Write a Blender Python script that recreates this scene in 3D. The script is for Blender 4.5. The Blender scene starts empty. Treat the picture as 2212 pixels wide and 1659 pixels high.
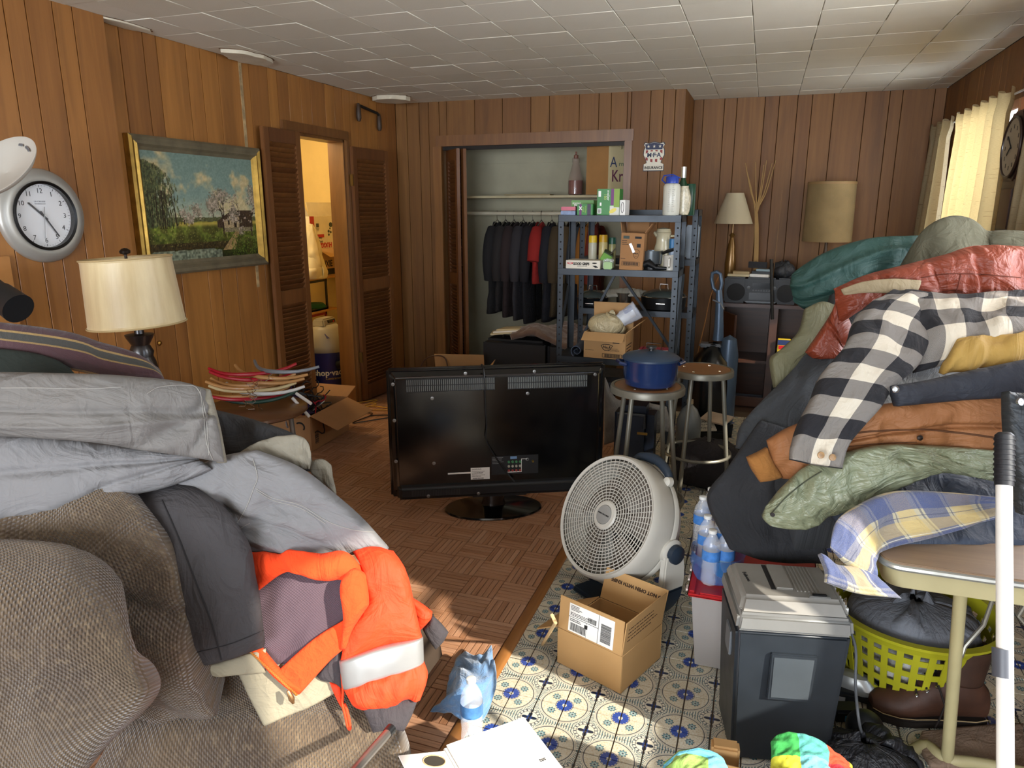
import bpy, bmesh, math, random
import numpy as np
from mathutils import Matrix, Vector, noise
S = bpy.context.scene
COL = S.collection
R = random.Random(7)
pi = math.pi
# ---------------------------------------------------------------- camera
FPX, CX, CY = 1540.0, 1106.0, 829.5
PITCH = math.atan(377/1540.0); YAW = math.atan(550/math.hypot(1540, 377))
CAM = Vector((0, 0, 1.60))
cam = bpy.data.cameras.new('camera'); camo = bpy.data.objects.new('camera', cam); COL.objects.link(camo)
camo.location = CAM; camo.rotation_euler = (pi/2-PITCH, 0, YAW)
cam.sensor_fit = 'HORIZONTAL'; cam.sensor_width = 36; cam.lens = FPX/2212*36; cam.clip_start = .05
S.camera = camo
# ---------------------------------------------------------------- light, sky, exposure
w = bpy.data.worlds.new('world'); S.world = w; w.use_nodes = True
wn = w.node_tree.nodes; wl = w.node_tree.links
bg = wn['Background']; bg.inputs[0].default_value = (.62, .78, 1, 1); bg.inputs[1].default_value = 4.0
def light(name, kind, energy, loc, rot, color=(1, 1, 1), **k):
    l = bpy.data.lights.new(name, kind); l.energy = energy; l.color = color
    for a, b in k.items(): setattr(l, a, b)
    o = bpy.data.objects.new(name, l); o.location = loc; o.rotation_euler = rot; COL.objects.link(o); return o
SUN_DIR = Vector((-.78, .30, -.46)).normalized()
so = light('sun', 'SUN', 9, (6, -2, 5), (0, 0, 0), (1, .93, .82), angle=math.radians(1.0))
so.rotation_euler = SUN_DIR.to_track_quat('-Z', 'Y').to_euler()
# daylight entering through the big window behind the camera and the window in the right wall beside it
light('window_daylight', 'AREA', 250, (-.9, -3.62, 1.45), (math.radians(99), 0, 0), (.93, .96, 1), shape='RECTANGLE', size=3.4, size_y=1.8)
light('side_window_daylight', 'AREA', 9, (1.42, .95, 1.5), (0, math.radians(84), 0), (.95, .97, 1), shape='RECTANGLE', size=1.1, size_y=1.4)
light('added_mid_window_fill', 'AREA', 42, (1.42, 3.05, 1.62), (0, math.radians(94), 0), (.97, .98, 1), shape='RECTANGLE', size=1.1, size_y=1.3)  # light of the unseen middle window, added to brighten the middle of the room
light('far_window_daylight', 'AREA', 11, (1.45, 5.3, 1.65), (0, math.radians(90), 0), (1, .97, .9), shape='RECTANGLE', size=.9, size_y=.9)
S.view_settings.view_transform = 'Standard'; S.view_settings.look = 'None'
S.view_settings.gamma = 1; S.view_settings.use_curve_mapping = False
S.view_settings.exposure = 0.4
# ---------------------------------------------------------------- picture rays
_f = Vector((-math.sin(YAW)*math.cos(PITCH), math.cos(YAW)*math.cos(PITCH), -math.sin(PITCH)))
_r = Vector((math.cos(YAW), math.sin(YAW), 0)); _u = _r.cross(_f)
def ray(px, py): return _f + _r*((px-CX)/FPX) - _u*((py-CY)/FPX)
def P(px, py, d): return CAM + ray(px, py)*d
def oz(px, py, z): d = ray(px, py); return CAM + d*((z-CAM.z)/d.z)
def oy(px, py, y): d = ray(px, py); return CAM + d*(y/d.y)
def ox(px, py, x): d = ray(px, py); return CAM + d*(x/d.x)
# ---------------------------------------------------------------- node helpers
class N:
    def __init__(s, t, sock): s.t = t; s.k = sock
    def _m(s, op, *a):
        n = s.t.nodes.new('ShaderNodeMath'); n.operation = op
        for i, x in enumerate((s,)+a):
            if isinstance(x, N): s.t.links.new(x.k, n.inputs[i])
            else: n.inputs[i].default_value = x
        return N(s.t, n.outputs[0])
    def __add__(s, o): return s._m('ADD', o)
    def __sub__(s, o): return s._m('SUBTRACT', o)
    def __mul__(s, o): return s._m('MULTIPLY', o)
    def __truediv__(s, o): return s._m('DIVIDE', o)
    def lt(s, o): return s._m('LESS_THAN', o)
    def gt(s, o): return s._m('GREATER_THAN', o)
    def mod(s, o): return s._m('FLOORED_MODULO', o)
    def min(s, o): return s._m('MINIMUM', o)
    def max(s, o): return s._m('MAXIMUM', o)
    def abs(s): return s._m('ABSOLUTE')
    def sin(s): return s._m('SINE')
    def cos(s): return s._m('COSINE')
    def sqrt(s): return s._m('SQRT')
    def floor(s): return s._m('FLOOR')
    def inv(s): return s*-1 + 1
def setin(t, sock, v):
    if isinstance(v, N): t.links.new(v.k, sock)
    elif isinstance(v, (tuple, list)) and len(v) == 3 and sock.type == 'RGBA': sock.default_value = (*v, 1)
    else: sock.default_value = v
def mix(t, f, a, b):
    n = t.nodes.new('ShaderNodeMix'); n.data_type = 'RGBA'
    setin(t, n.inputs[0], f); setin(t, n.inputs[6], a); setin(t, n.inputs[7], b)
    return N(t, n.outputs[2])
def tc(t, which='Object'):
    n = t.nodes.new('ShaderNodeTexCoord'); return N(t, n.outputs[which])
def pos(t): return N(t, t.nodes.new('ShaderNodeNewGeometry').outputs['Position'])
def sep(v):
    n = v.t.nodes.new('ShaderNodeSeparateXYZ'); v.t.links.new(v.k, n.inputs[0]); return [N(v.t, o) for o in n.outputs]
def comb(t, x, y, z=0):
    n = t.nodes.new('ShaderNodeCombineXYZ')
    for i, q in enumerate((x, y, z)): setin(t, n.inputs[i], q)
    return N(t, n.outputs[0])
def scl(v, x, y, z, off=None):
    n = v.t.nodes.new('ShaderNodeMapping'); v.t.links.new(v.k, n.inputs[0]); n.inputs['Scale'].default_value = (x, y, z)
    if off is not None: v.t.links.new(off.k, n.inputs['Location'])
    return N(v.t, n.outputs[0])
def nz(v, scale=5, detail=3, rough=.55, dist=0, w=None):
    n = v.t.nodes.new('ShaderNodeTexNoise'); v.t.links.new(v.k, n.inputs['Vector'])
    if w is not None: n.noise_dimensions = '4D'; setin(v.t, n.inputs['W'], w)
    n.inputs['Scale'].default_value = scale; n.inputs['Detail'].default_value = detail; n.inputs['Roughness'].default_value = rough
    n.inputs['Distortion'].default_value = dist
    return N(v.t, n.outputs[0])
def vor(v, scale, feat='F1', out=0):
    n = v.t.nodes.new('ShaderNodeTexVoronoi'); v.t.links.new(v.k, n.inputs['Vector']); n.inputs['Scale'].default_value = scale; n.feature = feat
    return N(v.t, n.outputs[out])
def ramp(f, *st):
    n = f.t.nodes.new('ShaderNodeValToRGB'); f.t.links.new(f.k, n.inputs[0]); e = n.color_ramp.elements
    while len(e) < len(st): e.new(.5)
    for q, (p, c) in zip(e, st):
        q.position = p; q.color = (c, c, c, 1) if not isinstance(c, tuple) else (*c, 1)
    return N(f.t, n.outputs[0])
def orand(t): return N(t, t.nodes.new('ShaderNodeObjectInfo').outputs['Random'])
def newmat(name):
    m = bpy.data.materials.new(name); m.use_nodes = True; t = m.node_tree; return m, t, t.nodes['Principled BSDF']
def bump(t, b, h, strength=.3, dist=.01):
    n = t.nodes.new('ShaderNodeBump'); t.links.new(h.k, n.inputs['Height']); n.inputs['Strength'].default_value = strength; n.inputs['Distance'].default_value = dist
    for l in b.inputs['Normal'].links: t.links.new(l.from_socket, n.inputs['Normal'])
    t.links.new(n.outputs[0], b.inputs['Normal'])
def creases(t, b, uv, k=1.0, sc=7):
    a = (nz(scl(uv, 1, 1.9, 1), sc, 4, .5, 1.3)-.5).abs(); c = (nz(scl(uv, 2.1, 1, 1), sc*1.7, 3, .5, .8)-.5).abs()
    bump(t, b, a*-1.6-c*.7+1, .75*k, .03)
_mc = {}
def srgb(h):
    h = h.lstrip('#'); c = [int(h[i:i+2], 16)/255 for i in (0, 2, 4)]
    return tuple(x/12.92 if x <= .04045 else ((x+.055)/1.055)**2.4 for x in c)
def M(name, c, r=.6, m=0, var=.12, vs=6, bp=0, bs=60, trans=0, alpha=1, emit=0, coat=0, sheen=0, ior=1.45, rr=0):
    """plain surface with slight colour variation and fine relief"""
    if name in _mc: return _mc[name]
    if isinstance(c, str): c = srgb(c)
    mt, t, b = newmat(name)
    b.inputs['Roughness'].default_value = r; b.inputs['Metallic'].default_value = m; b.inputs['IOR'].default_value = ior
    o = tc(t)
    if var:
        f = ramp(nz(o, vs, 4), (.3, 0.), (.7, 1.))
        lo = tuple(max(0, x*(1-var)) for x in c); hi = tuple(min(1, x*(1+var)) for x in c)
        setin(t, b.inputs['Base Color'], mix(t, f, lo, hi))
    else: setin(t, b.inputs['Base Color'], c)
    if bp: bump(t, b, nz(o, bs, 3), bp, .004)
    if rr: setin(t, b.inputs['Roughness'], nz(o, vs*2, 4)*rr + (r-rr/2))
    if trans: b.inputs['Transmission Weight'].default_value = trans
    if alpha < 1: b.inputs['Alpha'].default_value = alpha
    if coat: b.inputs['Coat Weight'].default_value = coat; b.inputs['Coat Roughness'].default_value = .15
    if sheen: b.inputs['Sheen Weight'].default_value = sheen
    if emit: setin(t, b.inputs['Emission Color'], c); b.inputs['Emission Strength'].default_value = emit
    _mc[name] = mt; return mt
# ---------------------------------------------------------------- mesh helpers
def link(o, parent=None):
    COL.objects.link(o)
    if parent is not None: o.parent = parent
    return o
def worldloc(o):
    v = Vector((0, 0, 0))
    while o is not None: v = v + o.location; o = o.parent
    return v
def thing(name, label, cat, loc=(0, 0, 0), group=None):
    o = bpy.data.objects.new(name, None); o.empty_display_size = .05; o.location = loc; link(o)
    return tag(o, label, cat, group)
def tag(o, label=None, cat=None, group=None, kind=None):
    if label: o['label'] = label
    if cat: o['category'] = cat
    if group: o['group'] = group
    if kind: o['kind'] = kind
    return o
I4 = Matrix.Identity(4)
def frame(o, rz=0, rx=0, ry=0):
    return Matrix.Translation(Vector(o)) @ Matrix.Rotation(rz, 4, 'Z') @ Matrix.Rotation(ry, 4, 'Y') @ Matrix.Rotation(rx, 4, 'X')
def basis(o, x, y):
    """frame at o whose x axis runs along x and y axis near y"""
    x = Vector(x).normalized(); z = x.cross(Vector(y)).normalized(); y = z.cross(x)
    m = Matrix((x, y, z)).transposed().to_4x4(); m.translation = Vector(o); return m
class MB:
    def __init__(s, m=None): s.v = []; s.f = []; s.m = m or I4; s.uv = None; s.mi = []
    def add(s, vs, fs, k=0):
        n = len(s.v); s.v += [s.m @ Vector(q) for q in vs]; s.f += [tuple(i+n for i in q) for q in fs]; s.mi += [k]*len(fs); return s
    def box(s, x0, x1, y0, y1, z0, z1, k=0):
        return s.add([(x0,y0,z0),(x1,y0,z0),(x1,y1,z0),(x0,y1,z0),(x0,y0,z1),(x1,y0,z1),(x1,y1,z1),(x0,y1,z1)],
                     [(0,3,2,1),(4,5,6,7),(0,1,5,4),(1,2,6,5),(2,3,7,6),(3,0,4,7)], k)
    def frus(s, z0, z1, a, b, k=0):
        """a tapered box: a, b = (x0,x1,y0,y1) at z0 and z1"""
        return s.add([(a[0],a[2],z0),(a[1],a[2],z0),(a[1],a[3],z0),(a[0],a[3],z0),(b[0],b[2],z1),(b[1],b[2],z1),(b[1],b[3],z1),(b[0],b[3],z1)],
                     [(0,3,2,1),(4,5,6,7),(0,1,5,4),(1,2,6,5),(2,3,7,6),(3,0,4,7)], k)
    def tube(s, pts, r, n=8, closed=False, cap=True, k=0):
        pts = [Vector(p) for p in pts]; L = len(pts); rs = r if isinstance(r, (list, tuple)) else [r]*L
        vs = []; fs = []; nrm = None
        for i in range(L):
            a = pts[i-1] if (i or closed) else pts[i]; b = pts[(i+1) % L] if (i < L-1 or closed) else pts[i]
            t = (b-a).normalized()
            if nrm is None:
                nrm = t.orthogonal().normalized()
            nrm = (nrm - t*nrm.dot(t))
            nrm = nrm.normalized() if nrm.length > 1e-6 else t.orthogonal().normalized()
            bi = t.cross(nrm)
            for j in range(n):
                q = 2*pi*j/n; vs.append(pts[i] + (nrm*math.cos(q)+bi*math.sin(q))*rs[i])
        for i in range(L if closed else L-1):
            for j in range(n):
                a = i*n; b = ((i+1) % L)*n; fs.append((a+j, a+(j+1) % n, b+(j+1) % n, b+j))
        if cap and not closed: fs.append(tuple(range(n))[::-1]); fs.append(tuple((L-1)*n+j for j in range(n)))
        return s.add(vs, fs, k)
    def lathe(s, prof, c=(0, 0, 0), n=28, cap=True, sx=1, sy=1, k=0):
        vs = []; fs = []; L = len(prof)
        for r, z in prof:
            for j in range(n):
                q = 2*pi*j/n; vs.append((c[0]+r*math.cos(q)*sx, c[1]+r*math.sin(q)*sy, c[2]+z))
        for i in range(L-1):
            for j in range(n): fs.append((i*n+j, i*n+(j+1) % n, (i+1)*n+(j+1) % n, (i+1)*n+j))
        if cap:
            if prof[0][0] > 1e-5: fs.append(tuple(range(n))[::-1])
            if prof[-1][0] > 1e-5: fs.append(tuple((L-1)*n+j for j in range(n)))
        return s.add(vs, fs, k)
    def prism(s, poly, z0, z1, k=0):
        n = len(poly); vs = [(x, y, z0) for x, y in poly]+[(x, y, z1) for x, y in poly]
        return s.add(vs, [tuple(range(n))[::-1], tuple(range(n, 2*n))]+[(i, (i+1) % n, n+(i+1) % n, n+i) for i in range(n)], k)
    def build(s, name, mat, parent=None, smooth=False, bevel=0, seg=2, loc=None, merge=False, ang=30):
        me = bpy.data.meshes.new(name)
        base = worldloc(parent) if parent is not None else Vector(loc or (0, 0, 0))
        me.from_pydata([tuple(q-base) for q in s.v], [], s.f)
        for mm in (mat if isinstance(mat, (list, tuple)) else [mat]): me.materials.append(mm)
        if any(s.mi): me.polygons.foreach_set('material_index', s.mi)
        bm = bmesh.new(); bm.from_mesh(me)
        if merge: bmesh.ops.remove_doubles(bm, verts=bm.verts, dist=1e-5)
        bmesh.ops.recalc_face_normals(bm, faces=bm.faces)
        if bevel:
            es = [e for e in bm.edges if len(e.link_faces) == 2 and e.calc_face_angle(0) > math.radians(ang)]
            try: bmesh.ops.bevel(bm, geom=es, offset=bevel, segments=seg, affect='EDGES', clamp_overlap=True)
            except Exception: pass
        bm.to_mesh(me); bm.free()
        if smooth or bevel:
            me.polygons.foreach_set('use_smooth', [True]*len(me.polygons)); me.set_sharp_from_angle(angle=math.radians(40))
        me.update()
        o = bpy.data.objects.new(name, me)
        if parent is None: o.location = base
        return link(o, parent)
def bx(name, mat, parent, x0, x1, y0, y1, z0, z1, bevel=0, m=None):
    return MB(m).box(x0, x1, y0, y1, z0, z1).build(name, mat, parent, bevel=bevel)
def text(s, size, mat, parent, m, align='CENTER', name='lettering', ext=.0006, sx=1, bold=0, spacing=1):
    """flat lettering as a mesh; m is the world frame whose x runs along the text and z points to the reader"""
    cu = bpy.data.curves.new('lettering', 'FONT'); cu.body = s; cu.size = size; cu.align_x = align; cu.align_y = 'CENTER'; cu.extrude = ext; cu.offset = bold; cu.resolution_u = 2
    cu.space_character = spacing
    o = bpy.data.objects.new('tmp', cu); COL.objects.link(o)
    me = bpy.data.meshes.new_from_object(o.evaluated_get(bpy.context.evaluated_depsgraph_get())); bpy.data.objects.remove(o); bpy.data.curves.remove(cu)
    base = worldloc(parent)
    me.transform(Matrix.Translation(-base) @ m @ Matrix.Diagonal((sx, 1, 1, 1))); me.materials.clear(); me.materials.append(mat)
    q = bpy.data.objects.new(name, me); return link(q, parent)
def copytree(o, loc, label=None, parent=None):
    c = o.copy(); c.location = loc; link(c, parent)
    if label: c['label'] = label
    for ch in list(o.children):
        d = ch.copy(); link(d, c)
        for g in ch.children: e = g.copy(); link(e, d)
    return c
# ---------------------------------------------------------------- cloth
def cr(a, b, c, d, t):
    return .5*((2*b)+(c-a)*t+(2*a-5*b+4*c-d)*t*t+(3*b-a-3*c+d)*t*t*t)
def resample(A, n):
    """Catmull-Rom along the first axis"""
    m = len(A); x = np.linspace(0, m-1, n); i = np.minimum(x.astype(int), m-2); t = (x-i).reshape((-1,)+(1,)*(A.ndim-1))
    p = np.concatenate([2*A[:1]-A[1:2], A, 2*A[-1:]-A[-2:-1]])
    return cr(p[i], p[i+1], p[i+2], p[i+3], t)
def vnoise(pts, sc, seed=0):
    return np.array([noise.noise(Vector((p[0]*sc+seed*7.3, p[1]*sc-seed*3.1, p[2]*sc+seed))) for p in pts])
def rows3(rows):
    out = []
    for d, pts in rows: out.append([tuple(P(p[0], p[1], d+(p[2] if len(p) > 2 else 0))) for p in pts])
    return np.array(out)
def sheet(name, grid, mat, parent=None, nu=40, nv=40, th=.02, puff=0., wr=.006, ws=9, folds=None, seams=None, loc=None, smooth=1, k=1.0, seed=0, edge=.5, stretch=(1,1), eu=1, ev=1):
    """a garment: a control grid of points in space, splined, wrinkled, and closed with a back so that it is a soft solid.
    th = thickness at the hem, puff = extra thickness at the middle; seams = quilting lines (nu_seams, nv_seams, depth)"""
    A = np.array(grid, float)
    A = resample(A, nu); A = np.swapaxes(resample(np.swapaxes(A, 0, 1).copy(), nv), 0, 1).copy()
    du = np.gradient(A, axis=0); dv = np.gradient(A, axis=1)
    nr = np.cross(dv, du); nr /= np.maximum(np.linalg.norm(nr, axis=2, keepdims=True), 1e-9)
    view = A-np.array(CAM)
    s = np.sign((nr*view).sum()); nr = nr*(-s)              # outward = the side that faces into the room
    u = np.linspace(0, 1, nu)[:, None]; v = np.linspace(0, 1, nv)[None, :]
    U = u+0*v; V = v+0*u
    prof = np.ones((nu, nv))
    if eu: prof = prof*(4*U*(1-U)).clip(0, 1)**edge
    if ev: prof = prof*(4*V*(1-V)).clip(0, 1)**edge
    q = A.reshape(-1, 3)
    lu = np.concatenate([[0], np.cumsum(np.linalg.norm(np.diff(A[:, nv//2], axis=0), axis=1))])
    lv = np.concatenate([[0], np.cumsum(np.linalg.norm(np.diff(A[nu//2], axis=0), axis=1))])
    qs = np.stack([lu[:, None]*stretch[0]+0*v, lv[None, :]*stretch[1]+0*u, 0*U], 2).reshape(-1, 3)
    n1 = vnoise(qs+q*.35, ws, seed).reshape(nu, nv); n2 = vnoise(qs+q*.5, ws*2.7, seed+5).reshape(nu, nv)
    ridg = 1-2*np.abs(n1)
    h = puff*prof + wr*(1.3*n1+.55*n2+.8*(ridg-.5))
    if folds:
        for (fu, fv, ang, wd, dep) in folds:
            dd = (U-fu)*math.cos(ang)+(V-fv)*math.sin(ang); h = h+dep*np.exp(-(dd/wd)**2)
    if seams:
        su, sv, dp = seams
        for cnt, X in ((su, U), (sv, V)):
            if cnt: h = h-dp*np.exp(-(((X*cnt+.5) % 1-.5)/(.09))**2)
    front = A+nr*(h+th*.5)[..., None]; back = A-nr*(th*.5+puff*.35*prof)[..., None]
    pts = np.concatenate([front.reshape(-1, 3), back.reshape(-1, 3)])
    n = nu*nv; fs = []; uvs = []
    idx = np.arange(n).reshape(nu, nv)
    a = idx[:-1, :-1].ravel(); b = idx[1:, :-1].ravel(); c = idx[1:, 1:].ravel(); d = idx[:-1, 1:].ravel()
    F = np.concatenate([np.stack([a, b, c, d], 1), np.stack([d, c, b, a], 1)+n])
    bd = np.concatenate([idx[0, :], idx[1:, -1], idx[-1, -2::-1], idx[-2:0:-1, 0]]); bn = np.roll(bd, -1)
    F = np.concatenate([F, np.stack([bn, bd, bd+n, bn+n], 1)])
    base = worldloc(parent) if parent is not None else Vector(loc) if loc else Vector(pts.mean(0)*(1, 1, 0)+np.array((0, 0, pts[:, 2].min())))
    me = bpy.data.meshes.new(name); me.from_pydata((pts-np.array(base)).tolist(), [], F.tolist())
    me.materials.append(mat)
    uvl = me.uv_layers.new(name='UV'); vi = np.empty(len(me.loops), int); me.loops.foreach_get('vertex_index', vi)
    uu = np.concatenate([qs[:, :2], qs[:, :2]])[vi]; uvl.data.foreach_set('uv', uu.ravel())
    bm = bmesh.new(); bm.from_mesh(me); bmesh.ops.recalc_face_normals(bm, faces=bm.faces)
    if smooth: bmesh.ops.smooth_vert(bm, verts=bm.verts, factor=.35, use_axis_x=True, use_axis_y=True, use_axis_z=True)
    bm.to_mesh(me); bm.free()
    me.polygons.foreach_set('use_smooth', [True]*len(me.polygons)); me.update()
    o = bpy.data.objects.new(name, me)
    if parent is None: o.location = base
    return link(o, parent)
def cloth(name, rows, mat, label=None, cat=None, group=None, parent=None, **k):
    o = sheet(name, rows3(rows), mat, parent, **k)
    if label: tag(o, label, cat, group)
    return o
def fabric(name, c, r=.85, weave=900, bp=.25, var=.15, vs=5, sheen=.0, c2=None):
    """woven cloth: colour drift and a fine thread relief in cloth coordinates"""
    if name in _mc: return _mc[name]
    if isinstance(c, str): c = srgb(c)
    mt, t, b = newmat(name); uv = tc(t, 'UV')
    f = ramp(nz(uv, vs, 5), (.3, 0.), (.72, 1.)); lo = tuple(x*(1-var) for x in c); hi = c2 or tuple(min(1, x*(1+var)) for x in c)
    col = mix(t, f, lo, hi)
    setin(t, b.inputs['Base Color'], col); b.inputs['Roughness'].default_value = r
    bump(t, b, nz(uv, weave*.6, 3, .7), bp, .002); creases(t, b, uv, .9 if r < .6 else .55)
    b.inputs['Sheen Weight'].default_value = sheen
    _mc[name] = mt; return mt
def plaid(name, bands_u, bands_v, base, pu, pv, fuzz=.5, r=.9, thin=()):
    """plaid woven in cloth coordinates: bands are (start, end, colour, strength) of one repeat"""
    mt, t, b = newmat(name); uv = tc(t, 'UV'); x, y, _ = sep(uv)
    # heathered grain
    g = nz(scl(uv, 900, 900, 1), 1, 2); tw = ((x+y)*1400).sin()*.5+.5
    c = mix(t, 0.0, base, base)
    for q, p, bands in ((x, pu, bands_u), (y, pv, bands_v)):
        u = q.mod(p)/p
        for (a, e, cc, st) in bands:
            k = u.gt(a)*u.lt(e)*st
            k = k*((g-.5)*fuzz*5+1)
            k = k._m('MAXIMUM', 0.0).min(1.0)
            c = mix(t, k, c, cc)
    setin(t, b.inputs['Base Color'], c); b.inputs['Roughness'].default_value = r
    bump(t, b, tw*.5+nz(uv, 500, 2), .3, .001); creases(t, b, uv, .5); b.inputs['Sheen Weight'].default_value = .2
    return mt
# ================================================================ setting: measures
XL, XJ, YB, YR, XR, HC = -3.15, -.65, 5.95, 6.57, 1.23, 2.5
TRIM = -.80
def wood(name, a, b, dark, gx=28, gz=1.1, r=.45, axis='z', coat=.25, vr=.36):
    """veneer: grain runs along the plank, each plank its own tone"""
    mt, t, bs = newmat(name); o = pos(t); rnd = orand(t)
    s = {'z': (gx, gx, gz), 'x': (gz, gx, gx), 'y': (gx, gz, gx)}[axis]
    s2 = {'z': (5, 5, .8), 'x': (.8, 5, 5), 'y': (5, .8, 5)}[axis]
    g = nz(scl(o, *s), 1, 5, .6, .6, w=rnd*9); k = nz(scl(o, *s2), 1, 4, .55, 1.6, w=rnd*21)
    c = mix(t, ramp(g, (.3, 0.), (.7, 1.)), a, b)
    c = mix(t, ramp(k, (.5, 0.), (.75, .55)), c, dark)
    hsv = t.nodes.new('ShaderNodeHueSaturation'); t.links.new(c.k, hsv.inputs['Color'])
    setin(t, hsv.inputs['Value'], rnd*vr+(1-vr/2)); setin(t, hsv.inputs['Hue'], rnd*.005+.4985)
    t.links.new(hsv.outputs[0], bs.inputs['Base Color'])
    bs.inputs['Roughness'].default_value = r; bs.inputs['Coat Weight'].default_value = coat; bs.inputs['Coat Roughness'].default_value = .3
    bump(t, bs, g, .12, .002); return mt
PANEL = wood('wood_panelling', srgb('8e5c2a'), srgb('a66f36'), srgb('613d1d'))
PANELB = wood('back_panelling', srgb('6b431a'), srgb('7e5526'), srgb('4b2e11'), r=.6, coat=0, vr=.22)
DOORW = wood('door_wood', srgb('5f381c'), srgb('724723'), srgb('452713'), r=.4)
TRIMW = wood('trim_wood', srgb('6f451f'), srgb('855a2c'), srgb('503214'), r=.4)
PLASTER = M('yellow_plaster', 'dfc88e', .8, bp=.05, var=.04)
CLOSETP = M('closet_plaster', 'a9a48c', .85, bp=.1, var=.06)
BLACKV = M('dark_gap', '0c0907', .9, var=0)
def struct(o): o['kind'] = 'structure'; return o
def root(name, loc=(0, 0, 0)):
    o = bpy.data.objects.new(name, None); o.location = loc; link(o); o['kind'] = 'structure'; return o
def planks(wall, mat, edges, place, z0=0, z1=HC, th=.012, gap=.0035, hole=None):
    """one object per plank; place(a, b, z0, z1) gives the plank's box"""
    for a, b in zip(edges[:-1], edges[1:]):
        spans = [(z0, z1)]
        if hole and b > hole[0]+.01 and a < hole[1]-.01: spans = [(hole[2], z1)]
        for p, q in spans:
            MB().box(*place(a+gap/2, b-gap/2, p, q)).build('plank', mat, wall, bevel=.002, seg=1)
def fill(e0, e1, known, rng, pat=(.2, .1, .25, .14, .3, .12, .18)):
    xs = [k for k in known if e0+.05 < k < e1-.05]; out = [e0]; i = 0
    for k in xs+[e1]:
        while k-out[-1] > .33: out.append(out[-1]+pat[i % len(pat)]); i += 1
        if k-out[-1] > .03: out.append(k)
    out[-1] = e1; return out
# ---- floor: one slab, parquet left of the trim, patterned tile right of it
fl = root('floor')
struct(MB().box(-4.6, 1.5, -3.7, 7.0, -.12, -.016).build('floor_base', M('floor_bed', '3b2616', .9), fl))
def parquet_mat():
    mt, t, b = newmat('parquet_wood'); uv = tc(t, 'UV'); rnd = orand(t)
    g = nz(scl(uv, 7, 150, 1), 1, 4, .6, .4, w=rnd*30); k = nz(scl(uv, 1.5, 12, 1), 1, 3, .5, 0, w=rnd*30)
    c = mix(t, ramp(g, (.33, 0.), (.68, 1.)), srgb('7f5538'), srgb('b3805b')); c = mix(t, ramp(k, (.35, 0.), (.7, .6)), c, srgb('c0977a'))
    dust = ramp(nz(pos(t), 2.1, 6, .65), (.52, 0.), (.8, .35)); c = mix(t, dust, c, srgb('b39476'))
    setin(t, b.inputs['Base Color'], c); setin(t, b.inputs['Roughness'], nz(pos(t), 9, 4)*.3+.3)
    b.inputs['Coat Weight'].default_value = .15; b.inputs['Coat Roughness'].default_value = .35
    bump(t, b, g, .25, .0015); return mt
PARQ = parquet_mat()
BS = .1524
def block_geo(mb_v, mb_f, mb_u, x, y, along, rnd):
    for i in range(6):
        w0 = i*BS/6+.0006; w1 = (i+1)*BS/6-.0006; a = .0006; e = BS-.0006; dz = rnd.uniform(-.0009, .0003)
        q = [(a, w0), (e, w0), (e, w1), (a, w1)]
        if along: q = [(p[1], p[0]) for p in q][::-1]
        n = len(mb_v); zt = dz; c = .0012
        cx = sum(p[0] for p in q)/4; cy = sum(p[1] for p in q)/4
        qi = [(p[0]+(c if p[0] < cx else -c), p[1]+(c if p[1] < cy else -c)) for p in q]
        mb_v += [(x+p[0], y+p[1], -.012) for p in q]+[(x+p[0], y+p[1], zt) for p in qi]
        mb_f += [(n+4, n+5, n+6, n+7)]+[(n+j, n+(j+1) % 4, n+4+(j+1) % 4, n+4+j) for j in range(4)]
        o = (rnd.random()*5, rnd.random()*5)
        for p in q+qi:
            u, v = (p[1], p[0]) if along else (p[0], p[1]); mb_u.append((u+o[0], v+o[1]))
def uvmesh(name, v, f, u, mat):
    me = bpy.data.meshes.new(name); me.from_pydata(v, [], f); me.materials.append(mat); l = me.uv_layers.new(name='UV')
    vi = np.empty(len(me.loops), int); me.loops.foreach_get('vertex_index', vi); l.data.foreach_set('uv', np.array(u)[vi].ravel()); return me
variants = []
for al in (0, 1):
    for s in range(4):
        v, f, u = [], [], []; block_geo(v, f, u, 0, 0, al, random.Random(s*2+al)); variants.append(uvmesh('parquet_block', v, f, u, PARQ))
cells = []
nx = int((TRIM-.02-XL)/BS)+2
for i in range(nx):
    for j in range(int((6.0-.0)/BS)):
        x = TRIM-.015-(i+1)*BS; y = .1+j*BS
        if x < XL-1.2: continue
        d = Vector((x, y, 0))-CAM; px = d.dot(_r)/d.dot(_f)*FPX+CX; py = CY-d.dot(_u)/d.dot(_f)*FPX
        vis = 500 < px < 1330 and 850 < py < 1660 and not (px < 870 and py > 1000+(870-px)*-.0 and px < 640)
        cells.append((not vis, d.length, x, y, (i+j) % 2))
cells.sort()
rest = ([], [], [])
for n_, (nv_, dist, x, y, al) in enumerate(cells):
    if n_ < 296 and not nv_:
        o = bpy.data.objects.new('parquet_block', variants[al*4+R.randrange(4)]); o.location = (x, y, 0); link(o, fl)
    else: block_geo(*rest, x, y, al, R)
o = bpy.data.objects.new('far_parquet_blocks', uvmesh('far_parquet_blocks', *rest, PARQ)); link(o, fl); o['kind'] = 'stuff'
# threshold strip between wood and tile
th = MB(); th.prism([(TRIM-.012, -.012), (TRIM-.012, .002), (TRIM-.004, .007), (TRIM+.028, .007), (TRIM+.036, .002), (TRIM+.036, -.012)], 0, 1)
th.v = [Vector((q.x, .3+q.z*5.2, q.y)) for q in th.v]
struct(th.build('trim_1', wood('threshold_wood', srgb('7a4a22'), srgb('9a6635'), srgb('5c3517'), axis='y'), None, bevel=.001))
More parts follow.
